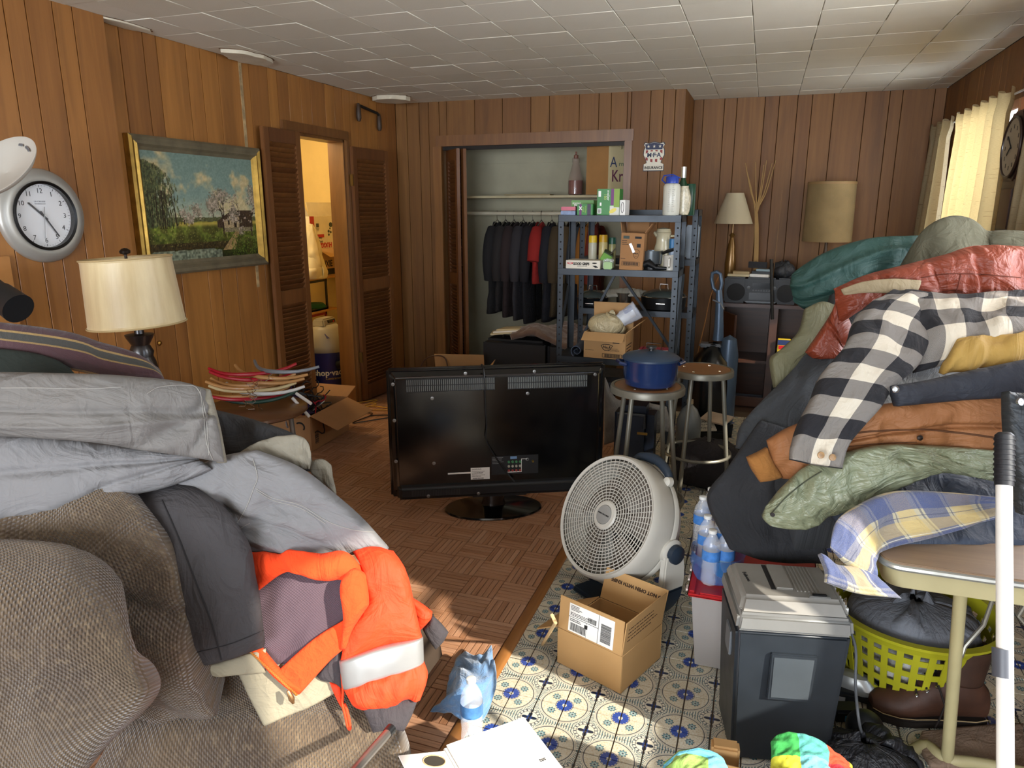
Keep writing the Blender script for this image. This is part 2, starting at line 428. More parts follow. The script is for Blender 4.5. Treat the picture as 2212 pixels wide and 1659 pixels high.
# patterned ceramic tile: four tiles make one medallion
TX, TY, TS = -.132, 2.178, .0935
def tile_mat():
    mt, t, b = newmat('patterned_tile'); x, y, _ = sep(pos(t)); Pd = 2*TS
    cream, blue, navy, teal, tan = srgb('d5cfbc'), srgb('2b4a9c'), srgb('1e2a3e'), srgb('4f8a93'), srgb('bda983')
    u = ((x-TX)/Pd+.5).mod(1)-.5; v = ((y-TY)/Pd+.5).mod(1)-.5
    r = (u*u+v*v).sqrt(); th = v._m('ARCTAN2', u)
    g = nz(pos(t), 55, 3); c = mix(t, ramp(nz(pos(t), 30, 4), (.35, 0.), (.7, .5)), cream, srgb('c6bca0'))
    # medallion ground, speckled tan
    sp = ramp(nz(pos(t), 170, 3, .7), (.5, 0.), (.58, .75)); inside = r.lt(.40); c = mix(t, inside*sp, c, tan)
    ring = (r-.41).abs().lt(.010); c = mix(t, ring*.85, c, navy)
    ring2 = (r-.44).abs().lt(.004); c = mix(t, ring2*.6, c, navy)
    # centre flower: blue disc with petals
    pet = r.lt(((th*16).cos()*.008)+.145); c = mix(t, pet, c, blue)
    ray_ = (th*16).cos().gt(.75)*r.gt(.07)*r.lt(.135); c = mix(t, ray_*.6, c, navy)
    heart = r.lt(.042); c = mix(t, heart, c, cream); c = mix(t, (u*v).abs().lt(.0001)*r.lt(.034), c, navy)
    c = mix(t, (r-.157).abs().lt(.007)*.7, c, navy)
    # four rosettes on the diagonals
    a = u.abs()-.19; e = v.abs()-.19; q = (a*a+e*e).sqrt(); ph = e._m('ARCTAN2', a)
    rs = q.lt((ph*8).cos()*.012+.062); c = mix(t, rs, c, teal); c = mix(t, rs*(ph*8).cos().lt(-.3), c, cream)
    c = mix(t, ((q-(ph*8).cos()*.012-.062).abs()).lt(.007)*.9, c, navy); c = mix(t, q.lt(.016), c, navy)
    # corner star motif and scrolls between medallions
    a = u.abs()-.5; e = v.abs()-.5; q = (a*a+e*e).sqrt(); ph = e._m('ARCTAN2', a)
    st = q.lt((ph*4).cos()*.05+.09); c = mix(t, st, c, navy)
    c = mix(t, (q-(ph*4+pi).cos()*.02-.03).abs().lt(.008), c, blue)
    bead = (q-.18).abs().lt(.020)*(ph*16).sin().gt(-.45); c = mix(t, (q-.18).abs().lt(.030)*.9, c, navy); c = mix(t, bead, c, cream)
    sc = ((q*70+(ph*4).sin()*2.6+(ph*8).cos()*1.5).sin().abs()).lt(.55)*q.gt(.215)*r.gt(.455); c = mix(t, sc*.9, c, srgb('2c4150'))
    sc2 = ((a*95).sin()*(e*95).sin()).gt(.45)*q.gt(.19)*r.gt(.46); c = mix(t, sc2*.5, c, teal)
    dirt = ramp(nz(pos(t), 3.1, 5), (.45, 0.), (.8, .3)); c = mix(t, dirt, c, srgb('7d6d55'))
    setin(t, b.inputs['Base Color'], c); setin(t, b.inputs['Roughness'], nz(pos(t), 12, 3)*.25+.22)
    bump(t, b, g, .06, .002); return mt
TILE = tile_mat(); GROUT = M('grout', '4d4034', .9, bp=.2, bs=300)
struct(MB().box(TRIM+.02, 1.4, -.2, 5.9, -.016, -.0035).build('grout_bed', GROUT, fl))
tm = MB(); g = .0016; c_ = .0012
def tile_geo(mb, x, y):
    a, b = g, TS-g
    mb.add([(x+a, y+a, -.006), (x+b, y+a, -.006), (x+b, y+b, -.006), (x+a, y+b, -.006), (x+a+c_, y+a+c_, 0), (x+b-c_, y+a+c_, 0), (x+b-c_, y+b-c_, 0), (x+a+c_, y+b-c_, 0)],
           [(4, 5, 6, 7), (0, 1, 5, 4), (1, 2, 6, 5), (2, 3, 7, 6), (3, 0, 4, 7)])
tb = MB(); tile_geo(tb, 0, 0); tobj = tb.build('floor_tile', TILE, fl); tme = tobj.data; bpy.data.objects.remove(tobj)
tc_ = []
for i in range(-7, 16):
    for j in range(-22, 38):
        x = TX+i*TS; y = TY+j*TS
        if x < TRIM+.03-TS or x > 1.22: continue
        d = Vector((x, y, 0))-CAM; px = d.dot(_r)/d.dot(_f)*FPX+CX; py = CY-d.dot(_u)/d.dot(_f)*FPX
        vis = 950 < px < 2200 and py < 1680 and py > 1080 and not (px > 1480 and py < 1400)
        tc_.append((not vis, d.length, x, y))
tc_.sort(); far = MB()
for n_, (nv_, dist, x, y) in enumerate(tc_):
    if x < TRIM+.036: far.add([(TRIM+.034, y+g, -.006), (x+TS-g, y+g, -.006), (x+TS-g, y+TS-g, -.006), (TRIM+.034, y+TS-g, -.006), (TRIM+.034, y+g, 0), (x+TS-g, y+g, 0), (x+TS-g, y+TS-g, 0), (TRIM+.034, y+TS-g, 0)], [(4, 5, 6, 7), (1, 2, 6, 5)]) if x+TS-g > TRIM+.04 else None
    elif n_ < 296 and not nv_:
        o = bpy.data.objects.new('floor_tile', tme); o.location = (x, y, R.uniform(-.0004, .0004)); link(o, fl)
    else: tile_geo(far, x, y)
o = far.build('far_floor_tiles', TILE, fl); o['kind'] = 'stuff'
# ---- ceiling of square fibre tiles
ce = root('ceiling')
struct(MB().box(-3.4, 1.5, -3.7, 7.0, HC+.014, HC+.1).build('ceiling_deck', M('ceiling_deck', '3a362d', .9), ce))
def ceil_mat():
    mt, t, b = newmat('ceiling_tile_board'); p = pos(t); rnd = orand(t)
    c = mix(t, rnd, srgb('d2ccba'), srgb('dad4c3')); c = mix(t, ramp(nz(p, 1.3, 5), (.5, 0.), (.8, .35)), c, srgb('bdb396'))
    pit = ramp(vor(p, 130), (.05, 0.), (.16, 1.)); c = mix(t, pit.inv()*.18, c, srgb('8d8470'))
    setin(t, b.inputs['Base Color'], c); b.inputs['Roughness'].default_value = .85
    bump(t, b, nz(p, 210, 3, .7)+pit*.3, .35, .003); return mt
CEIL = ceil_mat(); T = .3055
xs = [XL+.002]+[q for q in [-.134-.0+T*k for k in range(-12, 6)] if XL+.05 < q < XR-.05]+[XR-.002]
ys = [-1.6+.005+T*k for k in range(28)]
for i in range(len(xs)-1):
    for j in range(len(ys)-1):
        if ys[j+1] < .9: continue
        if ys[j] > YB-.05 and xs[i] < XJ-.1: continue
        y1 = min(ys[j+1], YR-.002)
        if y1-ys[j] < .03: continue
        dz = R.uniform(0, .0025); q = .0012
        MB().box(xs[i]+q, xs[i+1]-q, ys[j]+q, y1-q, HC-dz, HC+.014).build('ceiling_tile', CEIL, ce, bevel=.0025, seg=1)
struct(MB().box(XL, XR, -3.6, .95, HC-.001, HC+.014).build('ceiling_strip', CEIL, ce))
# stained sagging flaps where the ceiling meets the left wall
STAIN = M('stained_board', 'cfc5ae', .85, bp=.5, bs=90, var=.1); RIM = M('brown_water_stain', '6d4e33', .9, var=.4, vs=30)
for (cx, cy, rx, ry, dz) in ((-3.02, 3.86, .10, .20, .018), (-2.98, 5.58, .15, .13, .03), (-3.09, 3.02, .05, .16, .006)):
    for k, (sc, z, mt) in enumerate(((1.07, HC-.004, RIM), (1.0, HC-.006-dz, STAIN))):
        mb = MB(); n = 22; rr_ = random.Random(int(cx*100)); ring = []
        for j in range(n):
            a = 2*pi*j/n; f = sc*(1+.12*rr_.uniform(-1, 1)); ring.append((max(cx+rx*f*math.cos(a), XL+.004), cy+ry*f*math.sin(a)))
        mb.prism(ring, z, HC-.002); mb.build('peeling_patch', mt, ce, bevel=.002, seg=1)
# ---- left wall
wl_ = root('wall_left')
WT = .14
DY0, DY1, DZ = 4.42, 5.09, 2.125
gl = [-3, -2.7, -2.5, -2.2, -1.9, -1.6, -1.3, -1.0, -.8, -.5, -.2, 0, .3, .5, .8, 1.1, 1.4, 1.7, 1.9, 2.1, 2.26, 2.38, 2.48, 2.61, 2.71]
e1 = fill(-3.55, 2.87, gl, R); XN = XL+.085
planks(wl_, PANEL, e1, lambda a, b, p, q: (XN-.012, XN, a, b, p, q))
planks(wl_, PANEL, [2.87, 2.93, 3.04, 3.19, 3.28, 3.49, 3.6, 3.74, 3.93, 4.02, 4.2, 4.3, DY0, 4.56, 4.68, 4.86, 4.98, DY1, 5.2, 5.32, 5.5, 5.62, 5.78, YB],
       lambda a, b, p, q: (XL-.012, XL, a, b, p, q), hole=(DY0, DY1, DZ))
for nm, a in (('wall_core', (XN-.10, XN-.013, -3.6, 2.87, 0, HC)), ('wall_return', (XL-.012, XN, 2.866, 2.878, 0, HC)), ('wall_core', (XL-WT, XL-.013, 2.87, DY0, 0, HC)),
              ('wall_core', (XL-WT, XL-.013, DY1, YB+.8, 0, HC)), ('wall_core', (XL-WT, XL-.013, DY0, DY1, DZ, HC))):
    struct(MB().box(*a).build(nm, PANEL if nm == 'wall_return' else M('wall_core', '2c1a0c', .9), wl_))
# worn seam strip above the picture's right end
MB().box(XL, XL+.003, 3.925, 3.95, 1.1, HC).build('seam_strip', M('worn_seam', 'a58c64', .8, var=.4, vs=20), wl_)
MB().lathe([(0, 0), (.008, 0), (.010, .006), (.006, .014), (0, .016)], n=12).build('wall_bump', M('brass', 'a0783a', .35, 1), None) if 0 else None
# door casing
tr = root('trim_2')
for nm, a in (('head_casing', (XL, XL+.022, DY0-.125, DY1+.04, DZ, DZ+.065)), ('side_casing', (XL, XL+.018, DY1, DY1+.05, 0, DZ)), ('side_casing', (XL, XL+.018, DY0-.05, DY0, 0, DZ))):
    MB().box(*a).build(nm, TRIMW, tr, bevel=.004)
for nm, a in (('jamb', (XL-WT, XL, DY1-.02, DY1, 0, DZ)), ('jamb', (XL-WT, XL, DY0, DY0+.02, 0, DZ)), ('head_jamb', (XL-WT, XL, DY0, DY1, DZ-.02, DZ))):
    MB().box(*a).build(nm, TRIMW, tr, bevel=.002)
# ---- louvred door leaves
def louver(name, m, w, h, label=None, n1=30, n2=27, slat_m=DOORW, split=.47):
    """a louvred leaf in its own frame: x along the width, y its thickness, z up"""
    d = root(name, m.translation)
    st, tk = .055, .03
    for nm, a in (('stile', (0, st, 0, tk, 0, h)), ('stile', (w-st, w, 0, tk, 0, h)), ('rail', (st, w-st, 0, tk, 0, .13)), ('rail', (st, w-st, 0, tk, h*split-.05, h*split+.05)), ('rail', (st, w-st, 0, tk, h-.09, h))):
        MB(m).box(*a).build(nm, slat_m, d, bevel=.003)
    for z0, z1, n in ((.13, h*split-.05, n2), (h*split+.05, h-.09, n1)):
        first = None
        for k in range(n):
            z = z0+(k+.5)*(z1-z0)/n; hh = (z1-z0)/n*.72
            mm = m @ Matrix.Translation((0, tk/2, z)) @ Matrix.Rotation(math.radians(38), 4, 'X')
            MB(mm).box(st, w-st, -.0035, .0035, -hh, hh).build('slat', slat_m, d)
    return d
# left leaf folded flat on the wall, right leaf folded toward the corner
d1 = louver('door_1', basis((XL+.062, 4.035, .02), (0.02, 1, 0), (-1, .02, 0)), .385, 2.10)
d2 = louver('door_2', basis((XL+.05, 5.125, .02), (.06, 1, 0), (-1, .06, 0)), .52, 2.06)
HINGE = M('dull_brass', '6f5a33', .45, .9)
for z in (.35, 1.78): MB().box(XL+.022, XL+.05, DY1+.02, DY1+.034, z, z+.09).build('hinge', HINGE, d2, bevel=.003)
# ---- lit pantry behind the door
pn = root('wall_pantry')
PX0 = -4.55
for nm, a in (('pantry_back', (PX0-.05, PX0, 3.6, 6.3, 0, HC)), ('pantry_side', (PX0, XL-WT, 6.2, 6.25, 0, HC)), ('pantry_side', (PX0, XL-WT, 3.7, 3.75, 0, HC)), ('pantry_ceiling', (PX0, XL-WT, 3.7, 6.25, HC-.02, HC)), ('pantry_lining', (XL-WT-.006, XL-WT, DY1+.0, 6.2, 0, HC))):
    struct(MB().box(*a).build(nm, PLASTER, pn))
lamp_o = light('pantry_bulb', 'POINT', 30, (-3.9, 4.75, 2.2), (0, 0, 0), (1, .82, .5), shadow_soft_size=.12)
# ---- back wall with the closet opening
wb = root('wall_back')
CX0, CX1, CZ = -2.73, -1.10, 2.13
ed = [XL, -3.04, -2.92, -2.83, CX0, -2.66, -2.4, -2.15, -1.9, -1.74, -1.49, -1.33, -1.23, CX1, -1.07, -.92, -.82, -.73, XJ]
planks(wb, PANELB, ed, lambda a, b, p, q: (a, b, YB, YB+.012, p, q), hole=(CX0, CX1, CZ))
for nm, a in (('wall_core', (XL-.1, CX0, YB+.013, YB+.10, 0, HC)), ('wall_core', (CX1, XJ-.013, YB+.013, YB+.10, 0, HC)), ('wall_core', (CX0, CX1, YB+.013, YB+.1, CZ, HC))):
    struct(MB().box(*a).build(nm, M('wall_core', '2c1a0c', .9), wb))
for nm, a in (('closet_back', (-3.0, XJ-.1, 6.62, 6.66, 0, HC)), ('closet_side', (-2.86, -2.82, YB+.1, 6.62, 0, HC)), ('closet_side', (-.80, -.76, YB+.1, 6.62, 0, HC)), ('closet_ceiling', (-2.9, -.76, YB+.1, 6.62, HC-.1, HC))):
    struct(MB().box(*a).build(nm, CLOSETP, wb))
struct(MB().box(-2.82, -.8, 6.605, 6.62, 2.02, 2.06).build('closet_ledge', CLOSETP, wb, bevel=.004))
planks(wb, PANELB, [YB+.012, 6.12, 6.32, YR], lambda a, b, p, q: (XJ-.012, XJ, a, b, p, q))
tr = root('trim_3')
for nm, a in (('head_casing', (CX0-.03, CX1+.06, YB-.018, YB, CZ, CZ+.09)), ('side_casing', (CX0-.06, CX0+.02, YB-.018, YB, 0, CZ)), ('side_casing', (CX1-.01, CX1+.05, YB-.018, YB, 0, CZ)),
              ('jamb', (CX0, CX0+.02, YB, YB+.11, 0, CZ)), ('jamb', (CX1-.015, CX1, YB, YB+.11, 0, CZ)), ('track', (CX0, CX1, YB+.02, YB+.05, CZ-.03, CZ))):
    MB().box(*a).build(nm, TRIMW if nm != 'track' else M('dark_metal', '2b2724', .5, .6), tr, bevel=.003)
d3 = louver('door_3', basis((CX0+.03, YB+.06, .03), (.66, -.75, 0), (.75, .66, 0)), .30, 2.07, n1=30, n2=27)
louver('door_4', basis((CX0+.055, YB+.085, .03), (.72, -.69, 0), (.69, .72, 0)), .30, 2.07, n1=30, n2=27)
# recessed right part of the back wall
wr_ = root('wall_right_back')
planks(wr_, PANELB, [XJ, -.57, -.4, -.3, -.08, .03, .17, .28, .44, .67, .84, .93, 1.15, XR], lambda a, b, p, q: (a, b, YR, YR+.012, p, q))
struct(MB().box(XJ-.1, XR+.1, YR+.013, YR+.1, 0, HC).build('wall_core', M('wall_core', '2c1a0c', .9), wr_))
# ---- right wall with two windows, plus an unseen middle one added for fill light
WIN = ((.30, 1.62, .80, 2.16), (2.35, 3.75, 1.0, 2.16), (4.60, 6.05, .95, 2.17))
wr = root('wall_right')
ye = [-3.55]
PTN = (.2, .1, .25, .14, .3, .12, .18)
k = 0
stops = sorted([*[v for q in WIN for v in q[:2]], YR])
for s_ in stops:
    while s_-ye[-1] > .33: ye.append(ye[-1]+PTN[k % 7]); k += 1
    ye.append(s_)
for a, b in zip(ye[:-1], ye[1:]):
    sp = [(0, HC)]
    for (p, q, z0, z1) in WIN:
        if a >= p-.001 and b <= q+.001: sp = [(0, z0), (z1, HC)]
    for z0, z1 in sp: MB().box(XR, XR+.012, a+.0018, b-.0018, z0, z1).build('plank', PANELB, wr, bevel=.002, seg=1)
wc = M('wall_core', '2c1a0c', .9)
for a in ((-3.6, WIN[0][0], 0, HC), (WIN[0][1], WIN[1][0], 0, HC), (WIN[1][1], WIN[2][0], 0, HC), (*WIN[2][:2], 0, WIN[2][2]), (*WIN[2][:2], WIN[2][3], HC), (WIN[2][1], YR+.1, 0, HC), (*WIN[0][:2], 0, WIN[0][2]), (*WIN[0][:2], WIN[0][3], HC), (*WIN[1][:2], 0, WIN[1][2]), (*WIN[1][:2], WIN[1][3], HC)):
    struct(MB().box(XR+.013, XR+.11, *a).build('wall_core', wc, wr))
GLASS = None
def glass_mat():
    mt, t, b = newmat('window_glass'); b.inputs['Base Color'].default_value = (1, 1, 1, 1); b.inputs['Alpha'].default_value = .08; b.inputs['Roughness'].default_value = .03; return mt
GLASS = glass_mat(); WFR = wood('window_wood', srgb('a5693f'), srgb('bb7d4e'), srgb('7c4a28'))
for i, (p, q, z0, z1) in enumerate(WIN):
    wo = root('window_%d' % (i+1), (XR, (p+q)/2, z0))
    fr = .05
    for nm, a in (('frame', (XR-.02, XR+.11, p, p+fr, z0, z1)), ('frame', (XR-.02, XR+.11, q-fr, q, z0, z1)), ('frame', (XR-.02, XR+.11, p+fr, q-fr, z1-fr, z1)), ('sill', (XR-.05, XR+.11, p-.03, q+.03, z0-.02, z0+.02)),
                  ('sash', (XR+.05, XR+.08, p+fr, q-fr, (z0+z1)/2-.02, (z0+z1)/2+.02))):
        MB().box(*a).build(nm, WFR, wo, bevel=.004)
    for a in ((z0+.02, (z0+z1)/2-.02), ((z0+z1)/2+.02, z1-fr)): MB().box(XR+.06, XR+.064, p+fr, q-fr, *a).build('pane', GLASS, wo)
struct(MB().box(XR+.12, 2.9, 2.0, 6.7, 2.34, 2.40).build('added_sun_shield', TRIMW, None, bevel=.01))   # unseen slab added outside to keep the sun out of the two far windows
# ---- wall behind the camera with its big window
wf = root('wall_rear')
for a in ((-3.2, -2.6, 0, HC), (.8, 1.4, 0, HC), (-2.6, .8, 0, .5), (-2.6, .8, 2.3, HC)):
    struct(MB().box(a[0], a[1], -3.62, -3.55, a[2], a[3]).build('rear_panel', PANELB, wf))
# ================================================================ shared surfaces
WHITE = M('white_plastic', 'e8e6e0', .45); BLACK = M('black_plastic', '121314', .4, var=.2); GLOSSB = M('glossy_black', '0b0b0c', .12, var=0, coat=.6)
INK = M('black_ink', '161514', .7, var=0); PAPER = M('white_paper', 'e9e6de', .8, var=.04)
CHROME = M('chrome', 'c8c8c6', .18, 1, var=0); STEELG = M('shelf_steel', '34393e', .42, .5, var=.12, rr=.2); REDP = M('red_plastic', 'b5141c', .4)
CARD = M('cardboard', 'b08a5c', .85, var=.08, vs=4, bp=.12, bs=140); CARDD = M('cardboard_dark', '9a7048', .88, var=.1, vs=4, bp=.12, bs=140); CARDE = M('cardboard_edge', 'c6a377', .9, var=.2, vs=80)
GOLD = M('gilt', 'a8873f', .38, .75, var=.3, vs=14, bp=.2, bs=60); GREYG = M('grey_gilt', '6f6650', .55, .2, var=.25, vs=10)
def vcol_mat(name, r=.55, bp=.35):
    mt, t, b = newmat(name); n = t.nodes.new('ShaderNodeVertexColor'); n.layer_name = 'Col'; t.links.new(n.outputs[0], b.inputs['Base Color']); b.inputs['Roughness'].default_value = r
    bump(t, b, nz(tc(t), 140, 4, .7), bp, .002); return mt
def print_grid(name, img, m, w, h, mat, parent):
    """flat print: one vertex per picture cell"""
    H, W = img.shape[:2]; x = np.linspace(0, w, W); y = np.linspace(h, 0, H); X, Y = np.meshgrid(x, y)
    base = worldloc(parent); vs = [tuple(m @ Vector((a, b, 0))-base) for a, b in zip(X.ravel(), Y.ravel())]
    i = np.arange(H*W).reshape(H, W); f = np.stack([i[1:, :-1].ravel(), i[1:, 1:].ravel(), i[:-1, 1:].ravel(), i[:-1, :-1].ravel()], 1)
    me = bpy.data.meshes.new(name); me.from_pydata(vs, [], f.tolist()); me.materials.append(mat)
    c = me.color_attributes.new('Col', 'FLOAT_COLOR', 'POINT'); a = np.ones((H*W, 4)); a[:, :3] = (img.reshape(-1, 3).clip(0, 1))**2.2; c.data.foreach_set('color', a.ravel())
    return link(bpy.data.objects.new(name, me), parent)
# ---------------------------------------------------------------- landscape painting
def landscape(W=230, H=160):
    rr = np.random.RandomState(3); Y, X = np.mgrid[0:H, 0:W]; u = X/W; v = Y/H
    def sm(s, seed):
        r = np.random.RandomState(seed).rand(H//s+3, W//s+3); yi = Y/s; xi = X/s; y0 = yi.astype(int); x0 = xi.astype(int); fy = (yi-y0); fx = xi-x0
        fy = fy*fy*(3-2*fy); fx = fx*fx*(3-2*fx)
        return (r[y0, x0]*(1-fx)+r[y0, x0+1]*fx)*(1-fy)+(r[y0+1, x0]*(1-fx)+r[y0+1, x0+1]*fx)*fy
    n = .5*sm(40, 1)+.3*sm(18, 2)+.2*sm(7, 3); det = sm(2, 4); det2 = sm(4, 5)
    def C(*c): return np.array(c)/255.
    img = np.ones((H, W, 3))*C(122, 148, 150)+(v[..., None]-.3)*.12
    k = ((n-.48)*6).clip(0, 1)[..., None]; img = img*(1-k)+k*(C(196, 184, 150)+(det2[..., None]-.5)*.1)
    hz = ((v-.40)*6).clip(0, 1)[..., None]; img = img*(1-.5*hz)+.5*hz*C(190, 186, 160)
    img += (det[..., None]-.5)*.08
    g = v > .62+.012*(sm(9, 8)-.5); gr = C(98, 112, 48)*(.75+.6*det2[..., None])*(1.25-.9*(v[..., None]-.62)/.38)
    br = ((sm(14, 9)-.45)*5).clip(0, 1)[..., None]; gr = gr*(1-.6*br)+.6*br*C(62, 58, 30)*(.7+.6*det[..., None])
    lit = np.exp(-((v-.655)/.022)**2)[..., None]*(u[..., None] > .22); gr = gr*(1-lit*.8)+.8*lit*C(190, 172, 88)
    img[g] = gr[g]
    far = (np.abs(v-.615+.008*(sm(5, 31)-.5)) < .016+.012*sm(6, 32)); img[far] = C(88, 92, 66)+(det[far][:, None]-.5)*.12
    pond = (v > .9+.05*(sm(12, 11)-.5)) & (u < .62) & (v < .995); img[pond] = (C(128, 140, 128)*(.55+.6*sm(3, 12)[..., None]))[pond]
    mud = (np.abs(v-.87) < .035) & (u < .7); img[mud] = (C(58, 50, 30)*(.7+.7*det[..., None]))[mud]
    pth = np.abs((u-.80)+.55*(v-.73)) < .012+.22*(v-.70).clip(0, 1); pth &= (v > .72) & (v < .93); img[pth] = (C(150, 128, 92)*(.8+.4*det[..., None]))[pth]
    def dot(x, y, r, c, a=1):
        x0, x1, y0, y1 = int(max(0, x-r)), int(min(W, x+r+1)), int(max(0, y-r)), int(min(H, y+r+1))
        if x1 <= x0 or y1 <= y0: return
        s = img[y0:y1, x0:x1]; yy, xx = np.mgrid[y0:y1, x0:x1]; m = ((xx-x)**2+(yy-y)**2 <= r*r+.3)[..., None]*a; s[:] = s*(1-m)+m*c
    # left wood: tall feathery trees
    for i in range(1500):
        x = abs(rr.normal(.05, .09))*W; top = H*(.08+.25*(x/W/.2)**2*.5); y = rr.uniform(top, .66*H); c = C(74, 86, 62) if rr.rand() < .6 else C(112, 118, 82)
        if rr.rand() < .25: c = C(50, 52, 36)
        for q in range(5): dot(x+rr.normal(0, .4), y+q, .9, c*(.8+.4*rr.rand()), .6)
    for i in range(16):
        x = rr.uniform(.01, .24)*W
        for y in range(int(.35*H), int(.70*H)): dot(x+2*math.sin(y*.05+i), y, .6, C(48, 40, 30), .8)
    def tree(x, y, ang, ln, r, dep, tips):
        for q in range(int(ln)):
            ang += rr.normal(0, .07); x += math.cos(ang); y -= math.sin(ang); dot(x, y, r, C(58, 46, 38), .9)
        tips.append((x, y))
        if dep == 0: return
        for s in range(rr.randint(2, 4)): tree(x, y, ang+rr.normal(0, .62), ln*rr.uniform(.62, .86), r*.66, dep-1, tips)
    def cottage():
        for y in range(int(.50*H), int(.77*H)):
            vv = y/H
            for x in range(int(.60*W), int(.965*W)):
                uu = x/W; roof = .515+abs(uu-.765)*.72-.02*(abs(uu-.765) < .03)
                if uu > .80: roof = .53+.0*(uu-.80)
                wall_top = .62+.10*max(0, (uu-.80))*3 if uu > .8 else .60
                if vv > roof and vv < .705:
                    gable = .665 < uu < .82 and vv > roof+.05
                    c = C(168, 152, 126)*(.8+.35*rr.rand()) if gable else C(64, 52, 42)*(.8+.5*rr.rand())
                    if .70 < uu < .72 and .63 < vv < .67 or .765 < uu < .79 and .64 < vv < .71: c = C(48, 40, 34)
                    img[y, x] = c
                elif .705 <= vv < .745 and uu > .66: img[y, x] = C(134, 126, 106)*(.7+.5*rr.rand())
    cottage()
    for (x, y, l, r, d) in ((.655, .76, 22, 2.0, 5), (.945, .80, 24, 1.8, 5), (.365, .665, 11, 1.1, 4), (.30, .66, 8, .9, 4), (.57, .60, 8, .8, 4)):
        tips = []; tree(x*W, y*H, pi/2+.05, l, r, d, tips)
        for (tx, ty) in tips:
            for q in range(5 if l > 15 else 3):
                c = C(178, 166, 160) if rr.rand() < .6 else C(120, 116, 104); dot(tx+rr.normal(0, 3.4), ty+rr.normal(0, 2.6), rr.uniform(.6, 1.5), c*(.75+.4*rr.rand()), .8)
    for i in range(500): dot(rr.uniform(0, W), rr.uniform(.70*H, .86*H), .7, C(150, 150, 92)*(.5+.6*rr.rand()), .55)
    for i in range(350): dot(rr.uniform(.72*W, W), rr.uniform(.78*H, H), 1.0, C(84, 104, 42)*(.6+.7*rr.rand()), .7)
    return img*np.array((1.0, .97, .88))
pt = thing('framed_painting', 'framed oil painting of blossoming trees and a thatched cottage on the panelled wall', 'painting', (XL, 3.5, 1.25))
PM = basis((XL+.003, 2.985, 1.245), (0, 1, 0), (0, 0, 1)); pw, ph = 1.03, .735
print_grid('canvas', landscape(), PM @ Matrix.Translation((.075, .075, .018)), pw-.15, ph-.15, vcol_mat('oil_paint', .45), pt)
prof = [(0, 0), (0, .034), (.012, .044), (.03, .036), (.045, .042), (.058, .026), (.078, .016), (.078, 0)]
def mitre(m, w, h, prof, mats, parent, names):
    for i, (a, b, dx, dy) in enumerate((((0, 0), (w, 0), 0, 1), ((w, 0), (w, h), -1, 0), ((w, h), (0, h), 0, -1), ((0, h), (0, 0), 1, 0))):
        mb = MB(m); n = len(prof); ax = (b[0]-a[0], b[1]-a[1]); L = math.hypot(*ax); ax = (ax[0]/L, ax[1]/L); vs = []
        for e, s in ((a, 1), (b, -1)):
            for (o, z) in prof: vs.append((e[0]+dx*o+ax[0]*s*o, e[1]+dy*o+ax[1]*s*o, z))
        mb.add(vs, [(j, (j+1) % n, n+(j+1) % n, n+j) for j in range(n)]+[tuple(range(n)), tuple(range(n, 2*n))]); mb.build(names, mats[i], parent)
mitre(PM, pw, ph, prof, [GREYG, GOLD, GREYG, GOLD], pt, 'frame_side')
# wall clock
ck = thing('wall_clock', 'round silver-rimmed wall clock with black ring and white dial', 'clock', (XN, 2.40, 1.37))
KM = basis((XN, 2.405, 1.572), (0, 1, 0), (0, 0, 1))
MB(KM).lathe([(.205, 0), (.205, .012), (.198, .024), (.165, .036), (.150, .032), (.150, 0)], n=64, cap=False).build('rim', M('silver_paint', 'aeaca4', .38, .5, var=.05), ck, smooth=True)
MB(KM).lathe([(.151, .025), (.151, .038), (.147, .041), (.138, .036), (.138, .012)], n=64, cap=False).build('black_ring', M('black_ring', '0d0d0d', .35), ck, smooth=True)
MB(KM).lathe([(.140, .0), (.140, .012), (0, .0121)], n=48).build('dial', M('dial_white', 'dedfdf', .6, var=0), ck)
for h in range(1, 13):
    a = pi/2-h*pi/6; text(str(h), .030, INK, ck, KM @ Matrix.Translation((.108*math.cos(a), .108*math.sin(a), .0125)), name='numeral')
mb = MB(KM)
for q in range(60):
    a = q*pi/30; l = .011 if q % 5 == 0 else .005; c, s = math.cos(a), math.sin(a); wd = .0012 if q % 5 == 0 else .0006
    mb.add([((.134-l)*c-wd*s, (.134-l)*s+wd*c, .0128), ((.134-l)*c+wd*s, (.134-l)*s-wd*c, .0128), (.134*c+wd*s, .134*s-wd*c, .0128), (.134*c-wd*s, .134*s+wd*c, .0128)], [(0, 1, 2, 3)])
o = mb.build('minute_marks', INK, ck)
text('LA CROSSE', .0095, M('grey_ink', '77787a', .7, var=0), ck, KM @ Matrix.Translation((-.005, .062, .0125)), sx=1.15); text('TECHNOLOGY', .007, M('grey_ink', '77787a', .7, var=0), ck, KM @ Matrix.Translation((-.005, .052, .0125)), sx=1.1)
def hand(name, ang, l, wd, z, mt, tail=.025):
    MB(KM @ Matrix.Rotation(ang, 4, 'Z')).prism([(-wd, -tail), (wd, -tail), (wd*.9, l), (0, l+.004), (-wd*.9, l)], z, z+.0015).build(name, mt, ck)
hand('hour_hand', -(10.4*pi/6), .083, .0042, .016, INK); hand('minute_hand', -(24.4*pi/30), .108, .0034, .019, INK); hand('second_hand', -(31.3*pi/30), .10, .0014, .022, M('grey_hand', '9a9a98', .5, .3), .04)
def clear(name, a=.12, r=.03, c=(1, 1, 1)):
    if name in _mc: return _mc[name]
    mt, t, b = newmat(name); b.inputs['Base Color'].default_value = (*c, 1); b.inputs['Alpha'].default_value = a; b.inputs['Roughness'].default_value = r; b.inputs['Specular IOR Level'].default_value = .8; _mc[name] = mt; return mt
